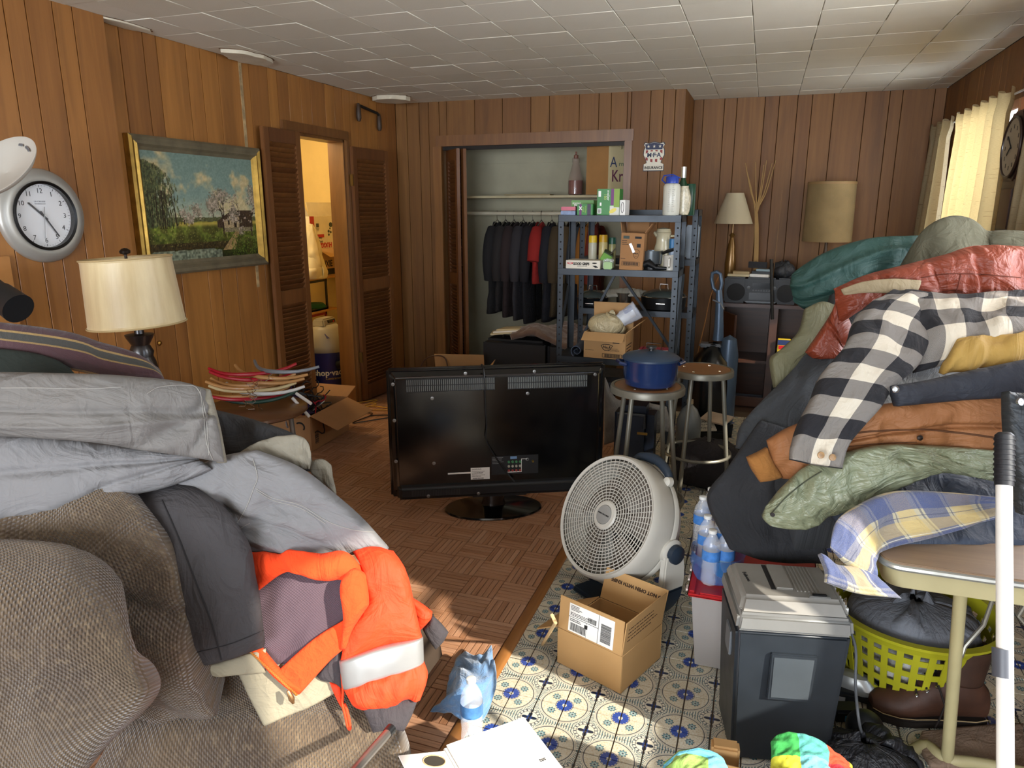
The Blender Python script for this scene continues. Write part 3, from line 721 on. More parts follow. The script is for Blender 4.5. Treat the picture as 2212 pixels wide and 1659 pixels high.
MB(KM).lathe([(.141, .034), (.141, .036), (0, .037)], n=48, cap=False).build('glass', clear('clock_glass', .06), ck)
# brace handle hung above the door
br = thing('brace_handle', 'old iron and wood brace crank hung high above the louvred door', 'tool', (XL+.02, 5.42, 2.28))
BM_ = basis((XL+.035, 5.27, 2.405), (0, 1, 0), (0, 0, 1)); IRON = M('old_iron', '33302c', .55, .7, var=.3)
MB(BM_).tube([(0, .01, 0), (.0, -.01, 0), (.03, -.005, 0), (.30, -.03, 0), (.325, -.05, 0)], .011, 10).build('crank_bar', IRON, br, smooth=True)
for x, y in ((0, .0), (.325, -.04)): MB(BM_).tube([(x, y+.01, 0), (x, y-.03, 0), (x, y-.10, 0), (x, y-.125, 0)], [.011, .02, .022, .012], 12).build('grip', M('dark_wood', '3a2a1c', .5), br, smooth=True)
# shield sign
sg = thing('shield_sign', 'red white and blue shield sign lettered INSURANCE on the back wall', 'sign', (-.875, YB, 1.9))
GM = basis((-.875, YB-.001, 1.895), (1, 0, 0), (0, 0, 1))
sh = [(-.082, 0), (.082, 0), (.082, .05), (.058, .06), (.062, .08), (.085, .125), (.082, .165), (.072, .185), (.085, .205), (.074, .222), (.045, .214), (.0, .226)]
sh = sh+[(-x, y) for x, y in sh[::-1] if x > 0 and y > 0]
SGW, SGR, SGB = M('sign_cream', 'd8d2c0', .5), M('sign_red', '8e2a26', .5), M('sign_blue', '1d2547', .5)
def inset(p, f, cy=.11): return [(x*f, (y-cy)*f+cy) for x, y in p]
MB(GM).prism(sh, 0, .004).build('plate', M('sign_edge', '2a2a35', .5), sg); MB(GM).prism(inset(sh, .94), .004, .0045).build('field', SGW, sg)
mb = MB(GM); mb.prism([(-.064, .165), (.064, .165), (.072, .205), (.045, .207), (0, .217), (-.045, .207), (-.072, .205)], .0045, .005); mb.build('blue_top', SGB, sg)
for k in range(4):
    x = -.056+k*.0375; w_ = .018; y0 = .062+abs(x)*.35
    MB(GM).prism([(x-w_/2, y0+.004), (x+w_/2, y0), (x+w_/2, .16), (x-w_/2, .16)], .0045, .005).build('stripe', SGR, sg)
MB(GM).prism([(.066*math.cos(a)*1.05, .122+.030*math.sin(a)) for a in np.linspace(0, 2*pi, 28)[:-1]], .005, .0056).build('oval', SGW, sg)
for k in (-1, 0, 1):
    st = [((.013 if j % 2 == 0 else .0052)*math.sin(j*pi/5)+k*.045, .188+(.013 if j % 2 == 0 else .0052)*math.cos(j*pi/5)) for j in range(10)]; MB(GM).prism(st, .005, .0058).build('star', SGW, sg)
text('M\u00b7F\u00b7A', .046, SGB, sg, GM @ Matrix.Translation((0, .122, .0057)), bold=.0016, spacing=.95)
text('INSURANCE', .030, INK, sg, GM @ Matrix.Translation((0, .026, .0048)), bold=.0009, sx=.88)
# ---------------------------------------------------------------- cartons
def carton(name, label, m, w, d, h, flaps=(), mat=None, t=.0045, group=None, cat='box'):
    """open box in frame m (x along the width, y away, z up); flaps: (edge, lean outwards in degrees, length)"""
    mat = mat or CARD; r = thing(name, label, cat, m @ Vector((w/2, d/2, 0)), group)
    mb = MB(m); mb.box(0, w, 0, t, 0, h); mb.box(0, w, d-t, d, 0, h); mb.box(0, t, t, d-t, 0, h); mb.box(w-t, w, t, d-t, 0, h); mb.box(t, w-t, t, d-t, 0, t)
    mb.build('box_body', mat, r, bevel=.0015, seg=1)
    for (e, a, l) in flaps:
        a = math.radians(a)
        if e == 'y0': f = m @ Matrix.Translation((0, 0, h)) @ Matrix.Rotation(a, 4, 'X'); q = (.002, w-.002, 0, t)
        if e == 'y1': f = m @ Matrix.Translation((w, d, h)) @ Matrix.Rotation(pi, 4, 'Z') @ Matrix.Rotation(a, 4, 'X'); q = (.002, w-.002, 0, t)
        if e == 'x0': f = m @ Matrix.Translation((0, d, h)) @ Matrix.Rotation(-pi/2, 4, 'Z') @ Matrix.Rotation(a, 4, 'X'); q = (.002, d-.002, 0, t)
        if e == 'x1': f = m @ Matrix.Translation((w, 0, h)) @ Matrix.Rotation(pi/2, 4, 'Z') @ Matrix.Rotation(a, 4, 'X'); q = (.002, d-.002, 0, t)
        MB(f).box(*q, 0.001, l).build('flap', mat, r, bevel=.0012, seg=1)
    return r
def face(m, which, w, d, h):
    """label frames on a carton: origin at the lower left corner of the face as one looks at it"""
    if which == 'y0': return m @ basis((0, -.0006, 0), (1, 0, 0), (0, 0, 1))
    if which == 'x1': return m @ basis((w+.0006, 0, 0), (0, 1, 0), (0, 0, 1))
    if which == 'x0': return m @ basis((-.0006, d, 0), (0, -1, 0), (0, 0, 1))
def bars(fm, x, y, w, h, n, mat, parent, name='barcode', vert=True, seed=1):
    rr = random.Random(seed); mb = MB(fm); k = w if vert else h; p = 0
    while p < k:
        a = rr.uniform(.6, 2.2)*k/n/2.4
        if p+a > k: break
        mb.box(x+p, x+p+a, y, y+h, 0, .0004) if vert else mb.box(x, x+w, y+p, y+p+a, 0, .0004)
        p += a+rr.uniform(.6, 1.6)*k/n/2.4
    return mb.build(name, mat, parent)
def lines(fm, x, y, w, dy, n, hh, mat, parent, seed=0, name='printed_lines'):
    """small print too fine to read: broken rows"""
    rr = random.Random(seed); mb = MB(fm)
    for i in range(n):
        p = x; e = x+w*rr.uniform(.7, 1)
        while p < e: l = rr.uniform(.03, .12)*w; mb.box(p, min(p+l, e), y-i*dy, y-i*dy+hh, 0, .0004); p += l+.02*w
    return mb.build(name, mat, parent)
# ================================================================ pantry things
DARKP = M('dark_plastic', '1b1a18', .5)
px_ = -4.30
bd = M('raw_board', 'b98a4e', .7)
# shelf boards on milk crates
def crate(name, label, m, w, d, h, mat):
    r = thing(name, label, 'crate', m @ Vector((w/2, d/2, 0)))
    t = .012; mb = MB(m)
    for a in ((0, w, 0, t, h-t*2, h), (0, w, 0, t, 0, t*2), (0, w, d-t, d, h-t*2, h), (0, w, d-t, d, 0, t*2), (0, t, 0, d, h-t*2, h), (0, t, 0, d, 0, t*2), (w-t, w, 0, d, h-t*2, h), (w-t, w, 0, d, 0, t*2),
              (0, t*2, 0, t, 0, h), (w-t*2, w, 0, t, 0, h), (0, t*2, d-t, d, 0, h), (w-t*2, w, d-t, d, 0, h), (0, w, 0, d, 0, t)): mb.box(*a)
    mb.build('crate_frame', mat, r)
    mb = MB(m)
    for k in range(7):
        for s in (1, -1):
            mb2 = m; x0 = w*(k-1)/5; x1 = x0+s*h*.8
            if s < 0: x0 = w*(k+1)/5; x1 = x0-h*.8
            a, b = max(0, min(w, x0)), max(0, min(w, x1))
            za = t*2+(a-x0)/(x1-x0)*(h-4*t); zb = t*2+(b-x0)/(x1-x0)*(h-4*t)
            if abs(a-b) > .01: mb.tube([(a, d-t/2, za), (b, d-t/2, zb)], .004, 5)
            a2, b2 = a*d/w, b*d/w
            if abs(a-b) > .01: mb.tube([(t/2, a2, za), (t/2, b2, zb)], .004, 5)
    mb.build('lattice', mat, r)
    return r
# frames facing the door: local x runs along +Y (to the right seen from the room), local y runs deeper (-X)
def pf(y, z, x=px_+.35): return basis((x, y, z), (0, 1, 0), (-1, 0, 0))
def dfl(y, z, x=px_+.35): m = Matrix(((0, -1, 0), (1, 0, 0), (0, 0, 1))).to_4x4(); m.translation = Vector((x, y, z)); return m
PYC = 5.35
q1 = ox(652, 650, px_+.35)
crate('milk_crate', 'red plastic milk crate under the lower pantry board', dfl(q1.y-.01, .37), .40, .30, .27, M('red_crate', '9c1a1f', .45))
crate('milk_crate', 'empty wooden base crate on the pantry floor behind the vacuum', dfl(q1.y-.01, .02), .40, .30, .35, M('dark_crate', '241a14', .6))
o = MB(dfl(q1.y-.06, .645)).box(0, .62, -.02, .33, 0, .018).build('shelf_board', bd, None, bevel=.002, loc=(px_+.2, q1.y+.2, .645)); tag(o, 'raw wooden board on top of the red milk crate', 'board')
crate('milk_crate', 'black plastic milk crate with green cloth inside between pantry boards', dfl(q1.y+.02, .665), .40, .30, .29, M('black_crate', '141312', .45))
cl_green = M('green_cloth', '1f5a3a', .9, bp=.5, bs=40)
o = MB(frame((px_+.26, q1.y+.30, .68))).lathe([(0, .03), (.05, .05), (.10, .045), (.13, .015), (.12, 0)], n=18, sx=.9, sy=1.1).build('green_cloth', cl_green, None, smooth=True, loc=(px_+.26, q1.y+.30, .68)); tag(o, 'crumpled dark green cloth lying in the black milk crate', 'cloth')
o = MB(dfl(q1.y-.06, .957)).box(0, .62, -.02, .33, 0, .018).build('shelf_board', bd, None, bevel=.002, loc=(px_+.2, q1.y+.2, .957)); tag(o, 'raw wooden board on top of the black milk crate', 'board')
# cartons on the upper board
b1m = dfl(q1.y+.30, .976); b1 = carton('packing_box', 'brown box with open flap and dark DIXIE lettering on the pantry board', b1m, .34, .26, .26, (('y0', 118, .15), ('x0', 70, .12)), CARD)
fm = face(b1m, 'y0', .34, .26, .26); text('DIXIE', .085, INK, b1, fm @ Matrix.Translation((.14, .115, 0)), bold=.002, sx=.9)
MB(fm).box(.02, .30, .012, .07, 0, .0004).build('label_bar', INK, b1); text('ULTIGOX', .04, CARD, b1, fm @ Matrix.Translation((.15, .041, .0006))) if 0 else None
b2m = dfl(q1.y+.20, 1.238); b2 = carton('diaper_box', 'white and red printed box upside down on the brown pantry box', b2m, .42, .28, .30, (('y0', -12, .13), ('x0', 35, .12)), M('print_white', 'd9d2c2', .6))
fm = face(b2m, 'y0', .42, .28, .30); RED = M('print_red', 'b02222', .5)
MB(fm).box(0, .07, 0, .30, 0, .0005).build('red_panel', RED, b2); MB(fm).box(.09, .22, .105, .135, 0, .0005).build('red_tag', RED, b2)
text('HUGGIES', .062, RED, b2, fm @ Matrix.Translation((.215, .035, .0005)) @ Matrix.Rotation(pi, 4, 'Z'), bold=.003)
text('simply\nclean', .035, INK, b2, fm @ Matrix.Translation((.15, .082, .0005)) @ Matrix.Rotation(pi, 4, 'Z'))
for (x, y, r_) in ((.30, .16, .018), (.335, .15, .014), (.30, .128, .015), (.325, .185, .012), (.34, .22, .03)): MB(fm).prism([(x+r_*math.cos(a), y+r_*.8*math.sin(a)) for a in np.linspace(0, 2*pi, 12)[:-1]], 0, .0005).build('printed_leaf', M('print_dark', '33403a', .6), b2)
bars(fm, .10, .20, .045, .035, 14, INK, b2); lines(fm, .09, .19, .06, .012, 3, .004, INK, b2)
# knotted white plastic bag left of the boxes
c0 = ox(672, 540, px_+.42)
bag = [(.16-.0, [(0)])]
g = []
for i, (z, r_) in enumerate(((1.47, .02), (1.42, .05), (1.30, .085), (1.18, .115), (1.07, .14), (.99, .13))):
    g.append([(px_+.44+r_*.8*math.cos(a), c0.y-.02+r_*(1+.15*math.sin(3*a+i))*math.sin(a), z) for a in np.linspace(-.1, 2*pi-.1, 12)])
o = sheet('plastic_bag', g, M('bag_white', 'cfc4a6', .5, var=.04, alpha=.93), None, nu=30, nv=44, th=.004, wr=.018, ws=9, eu=0, ev=0); tag(o, 'full white plastic bag hanging beside the boxes in the lit pantry', 'bag')
# wet and dry vacuum
vc = ox(703, 800, -3.55); vx, vy = -3.55, vc.y+.03
vac = thing('shop_vacuum', 'grey and blue canister shop vacuum standing in the pantry doorway', 'vacuum', (vx, vy, 0))
VG = M('vacuum_grey', '8b8371', .45); VB = M('vacuum_blue', '20235a', .4)
MB(frame((vx, vy, .07))).lathe([(.155, 0), (.168, .02), (.185, .30), (.187, .34)], n=36).build('tank', VB, vac, smooth=True)
MB(frame((vx, vy, .41))).lathe([(.192, 0), (.196, .02), (.192, .05), (.17, .12), (.14, .19), (.10, .225), (0, .23)], n=36).build('motor_head', VG, vac, smooth=True)
MB(frame((vx, vy, .62))).frus(0, .07, (-.07, .07, -.11, .11), (-.05, .05, -.09, .09)).build('top_handle', VG, vac, bevel=.012)
MB(frame((vx+.04, vy, .645))).box(.0, .025, -.04, .07, 0, .03).build('switch_recess', BLACK, vac, bevel=.004); MB(frame((vx+.064, vy, .652))).box(0, .003, .03, .05, 0, .012).build('switch', REDP, vac)
MB(frame((vx, vy, 0))).lathe([(.19, .03), (.20, .06), (.175, .085), (.15, .06)], n=36, cap=False).build('dolly', M('dolly_tan', '8e7a52', .5), vac, smooth=True)
for a in (.3, 1.9, 3.5, 5.1): MB(frame((vx+.18*math.cos(a), vy+.18*math.sin(a), 0))).lathe([(0, 0), (.022, .005), (.025, .025), (.02, .05)], n=12).build('caster', BLACK, vac, smooth=True)
MB(frame((vx+.17, vy-.09, .30), ry=pi/2-.3)).lathe([(.035, 0), (.035, .05), (.045, .055), (.045, .075), (.032, .075), (.03, .02)], n=20, cap=False).build('hose_port', BLACK, vac, smooth=True)
def wrap(s, size, mt, parent, cx, cy, r, z, a0, rows=None, bold=0, name='lettering'):
    """lettering bent round a drum of radius r, centred on the heading a0"""
    o = text(s, size, mt, parent, I4, name=name, bold=bold, ext=0); b = worldloc(parent); me = o.data
    bmx = bmesh.new(); bmx.from_mesh(me)
    for v in bmx.verts:
        p = v.co+b; a = a0+p.x/r; v.co = Vector((cx+r*math.cos(a), cy+r*math.sin(a), z+p.y))-b
    bmx.to_mesh(me); bmx.free(); return o
ha = math.atan2(-vy, -vx)
wrap('shop\u00b7vac', .072, M('print_cream', 'd9d2bd', .6, var=0), vac, vx, vy, .1815, .235, ha+.02, bold=.002); wrap('Contractor', .03, M('print_gold', 'c9a83f', .6, var=0), vac, vx, vy, .180, .185, ha+.28)
mm = basis((vx+.115, vy-.09, .55), (.35, .94, 0), (-.6, .2, .75)); MB(mm).box(-.05, .05, -.02, .03, 0, .002).build('badge', M('badge', '3c3a5a', .4), vac); text('12/5.0', .03, WHITE, vac, mm @ Matrix.Translation((0, .005, .0025))) if 0 else text('shop·vac', .018, WHITE, vac, mm @ Matrix.Translation((0, .018, .0025)))
o = MB(frame((-3.62, vy-.30, 0))).frus(0, .55, (-.1, .1, -.1, .1), (-.07, .08, -.08, .06)).build('garment_bag', DARKP, None, bevel=.04, loc=(-3.62, vy-.30, 0)); tag(o, 'dark bundled bag on the pantry floor left of the vacuum', 'bag')
# ================================================================ closet things
o = MB().box(-2.82, -.82, 6.20, 6.60, 1.70, 1.72).build('closet_shelf', M('shelf_cream', 'b5aa88', .6), None, bevel=.002, loc=(-1.8, 6.4, 1.70)); tag(o, 'long cream painted shelf board inside the closet', 'shelf')
o = MB().tube([(-2.82, 6.30, 1.565), (-.80, 6.30, 1.565)], .017, 14).build('closet_rod', M('rod_white', 'b9b29c', .5), None, smooth=True, loc=(-1.8, 6.3, 1.565)); tag(o, 'white painted hanging rod across the closet', 'rod')
o = MB(frame((-2.05, 6.35, 1.722), rz=.1)).box(-.2, .22, -.1, .1, 0, .012).build('folded_paper', M('old_paper', '8f8262', .8), None, bevel=.003, loc=(-2.05, 6.35, 1.72)); tag(o, 'thin flat brown folder lying on the closet shelf', 'folder')
struct(MB().box(-2.818, -2.78, 6.30, 6.60, .6, 1.5).build('trim_9', CLOSETP, None, bevel=.003)) if 0 else None
# hanging clothes
HW = M('hanger_wire', '9a958a', .35, .9)
def hanger_on_rod(x, y, zr, parent_list=None, label=''):
    h = thing('clothes_hanger', label, 'hanger', (x, y, zr-.2), 'hangers on the closet rod')
    pts = [(x, y+.012, zr-.005), (x, y+.02, zr+.012), (x, y+.0, zr+.024), (x, y-.02, zr+.008), (x, y-.012, zr-.03), (x, y, zr-.055)]
    MB().tube(pts, .0025, 6).build('hook', HW, h, smooth=True)
    MB().tube([(x, y, zr-.055), (x, y-.1, zr-.10), (x, y-.2, zr-.17), (x, y+.2, zr-.17), (x, y+.1, zr-.10), (x, y, zr-.055)], .004, 6).build('shoulder_bar', M('hanger_grey', '6a665e', .5), h, smooth=True)
    return h
gar = [(-2.335, 6.32, '1b1a1c', .68, 'black fleece jacket at the left end of the closet rod'), (-2.25, 6.31, '232021', .66, 'charcoal jacket second from the left on the closet rod'), (-2.17, 6.31, '2a1f20', .70, 'dark maroon-black coat third on the closet rod'),
       (-2.08, 6.31, '2d2b30', .72, 'grey-black coat on the closet rod left of the red shirt'), (-1.99, 6.31, '16151b', .74, 'long black coat behind the red shirt on the closet rod'), (-1.90, 6.28, '8e1c17', .44, 'bright red shirt among dark coats on the closet rod'),
       (-1.81, 6.31, '151720', .72, 'navy black coat right of the red shirt on the closet rod'), (-1.73, 6.31, '3f3320', .68, 'olive brown coat on the closet rod'), (-1.65, 6.31, '4a3b24', .68, 'khaki brown jacket on the closet rod'), (-1.56, 6.31, '2c3238', .70, 'dark slate coat on the closet rod right of the khaki jacket'),
       (-1.48, 6.30, '8a5a1f', .66, 'mustard corduroy jacket on the closet rod'), (-1.40, 6.30, '6b2412', .62, 'rust brown jacket at the right end of the closet rod')]
for i, (x, y, c, L, lab) in enumerate(gar):
    zr = 1.565; L *= 1.22; hanger_on_rod(x, y, zr, label='thin wire hanger hooked over the closet rod'); rr = random.Random(i)
    g = []; zt = zr-.07; tk = .04+.01*rr.random()
    for k in range(9):
        s = k/8; z = zt-s*L; ww = .10+.12*min(1, s*3.5)+.03*s; ww *= .95+.1*rr.random(); row = []
        for a in np.linspace(0, 2*pi, 17):
            fl = 1+.22*math.sin(5*a+i)*s
            row.append((x+math.cos(a)*tk*(.5+.5*min(1, s*4))*fl+.012*math.sin(3*s+i), y+math.sin(a)*ww, z-.05*abs(math.sin(a))**2*(1-s)))
        g.append(row)
    nm = 'red_shirt' if c == '8e1c17' else 'hanging_jacket'
    o = sheet(nm, g, fabric('hung_'+c, c, .9, 500, .2, .2), None, nu=26, nv=40, th=.006, wr=.008, ws=6, eu=0, ev=0, seed=i); tag(o, lab, 'jacket' if nm != 'red_shirt' else 'shirt', 'clothes on the closet rod')
    # sleeves
    for sy in (-1, 1):
        if nm == 'red_shirt' and sy > 0: continue
        pts = [(x, y+sy*.13, zt-.06), (x+.005, y+sy*.19, zt-.16), (x+.0, y+sy*.235, zt-.34), (x-.005, y+sy*.225, zt-.52)]
        if nm == 'red_shirt': pts = pts[:3]; 
        rr2 = [.045, .06, .055, .04][:len(pts)]
        mb = MB(); pp = resample(np.array(pts), 14); r_ = resample(np.array(rr2), 14)
        mb.tube([tuple(p) for p in pp], [float(q) for q in r_], 12); s_ = mb.build('sleeve', fabric('hung_'+c, c), o, smooth=True)
# jug of red drink
jx, jy = oy(1243, 415, 6.35).x, 6.35
jug = thing('glass_jug', 'tall jug half full of red juice on the closet shelf', 'bottle', (jx, jy, 1.722))
MB(frame((jx, jy, 1.722))).lathe([(.055, 0), (.065, .01), (.067, .10), (.062, .15), (.045, .21), (.032, .26), (.030, .275), (.034, .28), (.034, .31), (.03, .315)], n=28).build('jug_body', clear('jug_plastic', .35, .1, (.45, .32, .26)), jug, smooth=True)
MB(frame((jx, jy, 1.722))).lathe([(.052, .004), (.063, .012), (.064, .125), (0, .126)], n=28).build('red_juice', M('red_juice', '6e0d17', .15, var=0), jug, smooth=True)
MB(frame((jx, jy, 2.03))).lathe([(.02, 0), (.02, .03), (.008, .035), (.008, .06), (0, .061)], n=16).build('cap', M('jug_cap', '8a5a48', .4), jug, smooth=True)
# grocery bag
KR = M('kraft_paper', '9a7040', .85, var=.08, bp=.2, bs=30); KRF = M('kraft_print_face', 'bfb087', .85, var=.05)
gb = thing('paper_bag', 'tall brown paper grocery bag with purple lettering on the closet shelf', 'bag', (-1.2, 6.2, 1.722))
gy = 6.12; gx0 = oy(1266, 400, gy).x; gx1 = oy(1312, 400, gy).x
gm = Matrix.Translation((gx0, gy, 1.722)); W_, D_, H_ = gx1-gx0+.02, .26, .41
gm2 = basis((gx1, gy, 1.722), (.93, .36, 0), (0, 0, 1))
mb = MB(); zt = 1.722+H_; A = Vector((gx0, gy, 0)); B = Vector((gx1+.01, gy-.03, 0)); Cc = B+Vector((.16, .10, 0)); D = A+Vector((.10, .22, 0))
def q3(p, z): return (p.x, p.y, z)
mb.add([q3(A, 1.722), q3(B, 1.722), q3(B, zt), q3(A, zt), q3(D, 1.722), q3(D, zt)], [(0, 1, 2, 3), (4, 0, 3, 5)]); mb.add([q3(D, 1.722), q3(Cc, 1.722), q3(Cc, zt), q3(D, zt)], [(0, 1, 2, 3)]); mb.build('side_panel', KR, gb)
mb = MB(); mb.add([q3(B, 1.722), q3(Cc, 1.722), q3(Cc, zt), q3(B, zt)], [(0, 1, 2, 3)]); mb.build('front_panel', KRF, gb)
bm_ = basis((B.x, B.y-.0008, 1.722), Cc-B, (0, 0, 1)); PUR = M('purple_ink', '5a2440', .7, var=0)
text('Kroger', .135, PUR, gb, bm_ @ Matrix.Translation((.17, .145, .001)), sx=.72, bold=.001); text('A', .12, M('blue_ink', '2f3a5a', .7, var=0), gb, bm_ @ Matrix.Translation((.045, .255, .001)), sx=.8)
text('rm', .05, M('green_ink', '2f5a45', .7, var=0), gb, bm_ @ Matrix.Translation((.12, .245, .001))); MB(bm_).box(.005, .18, .04, .043, 0, .0008).build('printed_rule', INK, gb)
for c_, pl in ((Vector(((A.x+B.x)/2-.04, gy, 0)), KR), (Vector((B.x+.06, B.y+.02, 0)), KRF)):
    MB().tube([(c_.x-.035, c_.y, zt-.02), (c_.x-.03, c_.y, zt+.04), (c_.x, c_.y-.01, zt+.05), (c_.x+.03, c_.y, zt+.04), (c_.x+.035, c_.y, zt-.05)], .008, 6).build('paper_handle', pl, gb, smooth=True)
# suitcase, papers and blanket on the closet floor
s0 = oy(1045, 790, 5.55); s1 = oy(1172, 790, 5.55)
SC = M('suitcase_black', '17171a', .6, bp=.2, bs=200)
su = thing('suitcase', 'black soft suitcase standing before the closet under a brown blanket', 'suitcase', ((s0.x+s1.x)/2, 5.7, 0))
zt = oy(1110, 735, 5.55).z
MB().box(s0.x, s1.x+.02, 5.55, 5.80, .02, zt).build('case_body', SC, su, bevel=.03, seg=3)
MB().box(s0.x-.0, s1.x+.022, 5.545, 5.549, .03, zt-.03).build('front_pocket', SC, su, bevel=.001)
MB().tube([(s0.x+.14, 5.66, zt), (s0.x+.15, 5.66, zt+.03), (s0.x+.22, 5.66, zt+.045), (s0.x+.30, 5.66, zt+.03), (s0.x+.31, 5.66, zt)], .012, 8).build('handle', BLACK, su, smooth=True)
o = MB().box(s1.x+.03, s1.x+.42, 5.56, 5.95, .02, zt-.01).build('travel_case', SC, None, bevel=.03, seg=3, loc=(s1.x+.2, 5.8, .02)); tag(o, 'dark boxy case beside the suitcase behind the shelf post', 'case')
BLK = fabric('brown_fleece', '6d5648', .95, 300, .6, .25, 8, .4); BLE = M('fleece_edge', '9c9086', .95, bp=.6, bs=120)
zb = zt+.005
g = [[(s0.x+.26+i*.09, 5.50+j*.1+.01*i, zb+.035+.05*math.sin(i*.9+.4)*math.sin(1+j*.8)+(.03 if 1 < i < 5 else 0)-(.03 if j == 0 else 0)) for j in range(5)] for i in range(7)]
o = sheet('fleece_blanket', g, BLK, None, nu=44, nv=34, th=.05, wr=.012, ws=9, edge=.3); tag(o, 'folded brown and white fleece blanket on the black suitcase', 'blanket')
for k in range(3):
    m = frame((s0.x+.16+.03*k, 5.60+.02*k, zt+.05+.014*k), rz=.25-.2*k, ry=-.10); o = MB(m).box(-.1, .12, -.09, .09, 0, .012).build('paper_stack', M('paper_tan', 'c9bb96', .8) if k != 1 else PAPER, None, bevel=.002, loc=m.translation); tag(o, ['cream paperback lying at the bottom of the papers on the suitcase', 'white sheets in the middle of the papers on the suitcase', 'tan folded papers topmost on the suitcase'][k], 'papers')

o = MB().tube([tuple(q) for q in resample(np.array([tuple(oy(px, py, 5.3)) for px, py in ((905, 800), (920, 775), (945, 768), (962, 775), (968, 800))]), 18)], .006, 7).build('wire_loop', M('wire_brown', '4a2f22', .5), None, smooth=True, loc=oy(940, 800, 5.3)); tag(o, 'arched brown wire handle showing above the television', 'wire')
# ================================================================ table lamp by the left wall and the round side table
lc = P(298, 700, 3.05); lx, ly = lc.x, lc.y
et = thing('end_table', 'small dark end table beneath the cream shaded lamp', 'table', (lx, ly, 0))
DW = M('espresso_wood', '1c1512', .35, var=.2, coat=.3)
MB(frame((lx, ly, 0))).lathe([(.24, .60), (.24, .625), (0, .625)], n=32).build('table_top', DW, et, smooth=True)
MB(frame((lx, ly, 0))).lathe([(.20, 0), (.19, .02), (.04, .05), (.03, .3), (.05, .6)], n=20).build('pedestal', DW, et, smooth=True)
sp = 3.05/FPX
tl = thing('table_lamp', 'table lamp with flared cream fabric shade and dark turned base', 'lamp', (lx, ly, .626))
zs = lc.z; tilt = math.radians(3.2)
LM = Matrix.Translation((lx, ly, zs)) @ Matrix.Rotation(-tilt, 4, _f)
H_ = 138*sp; prof = []
for k in range(13):
    s = k/12; r_ = .192-.004*s-.024*math.sin(pi*s)
    prof.append((r_-.012*s, s*H_*1.02))
SH = fabric('shade_cream', 'c9b78f', .6, 700, .15, .06)
def shade_mat():
    mt, t, b = newmat('silk_shade'); o = tc(t); x, y, z = sep(o); a = y._m('ARCTAN2', x)
    c = mix(t, ramp(nz(scl(o, 6, 6, .8), 3, 4), (.35, 0.), (.7, 1.)), srgb('c2ac80'), srgb('d9c79b')); setin(t, b.inputs['Base Color'], c)
    b.inputs['Roughness'].default_value = .42; b.inputs['Sheen Weight'].default_value = .3; b.inputs['Transmission Weight'].default_value = .0
    bump(t, b, nz(scl(o, 300, 300, 25), 1, 2), .25, .001); return mt
pr2 = prof+[(prof[-1][0]-.003, prof[-1][1]), (prof[0][0]-.003, 0)]
sd = MB(LM).lathe(pr2, n=56, cap=False).build('lamp_shade', shade_mat(), tl, smooth=True, merge=True)
for r_, z in ((prof[0][0], 0), (prof[-1][0], prof[-1][1])): MB(LM).tube([(r_*math.cos(a), r_*math.sin(a), z) for a in np.linspace(0, 2*pi, 57)[:-1]], .004, 6, closed=True).build('shade_trim', M('shade_trim', 'b09a6e', .6), sd, smooth=True)
MB(LM).tube([(0, 0, -.05), (0, 0, H_+.02)], .006, 8).build('harp_rod', M('dark_bronze', '2a211a', .4, .7), tl, smooth=True)
MB(LM).lathe([(.006, H_+.02), (.02, H_+.025), (.022, H_+.035), (.012, H_+.045), (0, H_+.047)], n=16).build('finial', M('dark_bronze', '2a211a', .4, .7), tl, smooth=True)
zt_ = zs-.626
MB(frame((lx, ly, .626))).lathe([(.10, 0), (.105, .02), (.06, .04), (.035, .09), (.055, .16), (.07, .24), (.055, .33), (.03, .40), (.028, zt_-.22), (.035, zt_-.19), (.05, zt_-.12), (.036, zt_-.09), (.055, zt_-.055), (.058, zt_-.045), (.02, zt_-.04), (.016, zt_)], n=30).build('lamp_base', DW, tl, smooth=True)
# low table with the stack of clothes hangers
stc = P(548, 880, 3.9); sx_, sy_, sz_ = stc.x+.0, stc.y, stc.z
st = thing('side_table', 'low round brown table carrying a pile of hangers', 'table', (sx_, sy_, 0))
MB(frame((sx_, sy_, 0))).lathe([(.27, sz_-.03), (.285, sz_-.02), (.285, sz_-.006), (.275, sz_), (0, sz_)], n=40).build('table_top', M('table_brown', '5d3d24', .4, coat=.3), st, smooth=True)
for a in (.3, .3+2*pi/3, .3+4*pi/3): MB().tube([(sx_+.2*math.cos(a), sy_+.2*math.sin(a), sz_-.03), (sx_+.23*math.cos(a), sy_+.23*math.sin(a), 0)], .014, 10).build('leg', M('table_leg_grey', '7d7a74', .4, .5), st, smooth=True)
WOODH = M('hanger_wood', 'b5854f', .5, var=.12, coat=.2); WCREAM = M('hanger_cream', 'cdb98a', .5); HRED = M('hanger_red', 'a41525', .4); HGREEN = M('hanger_green', '1f4034', .45); HGREY = M('hanger_grey_plastic', '777b80', .4); HBLK = M('hanger_black', '131214', .4); HWHT = M('hanger_white', 'cfcfcb', .4); HPUR = M('hanger_purple', '2d1f45', .4)
def wood_hanger(m, mt, lab, bow=.05, w=.23, grp='hangers piled on the round table'):
    h = thing('wooden_hanger', lab, 'hanger', m.translation, grp); pts = []; rs = []
    for k in range(11):
        s = -1+k/5; pts.append((s*w, bow*s*s, .010*math.cos(s*pi))); rs.append(.012-.004*abs(s))
    MB(m).tube(pts, rs, 8).build('hanger_arm', mt, h, smooth=True)
    MB(m).tube([(0, 0, 0), (0, -.035, 0), (.02, -.055, .0), (.018, -.085, .005), (-.012, -.085, .005), (-.02, -.07, .0)], .002, 6).build('hook', CHROME, h, smooth=True)
    return h
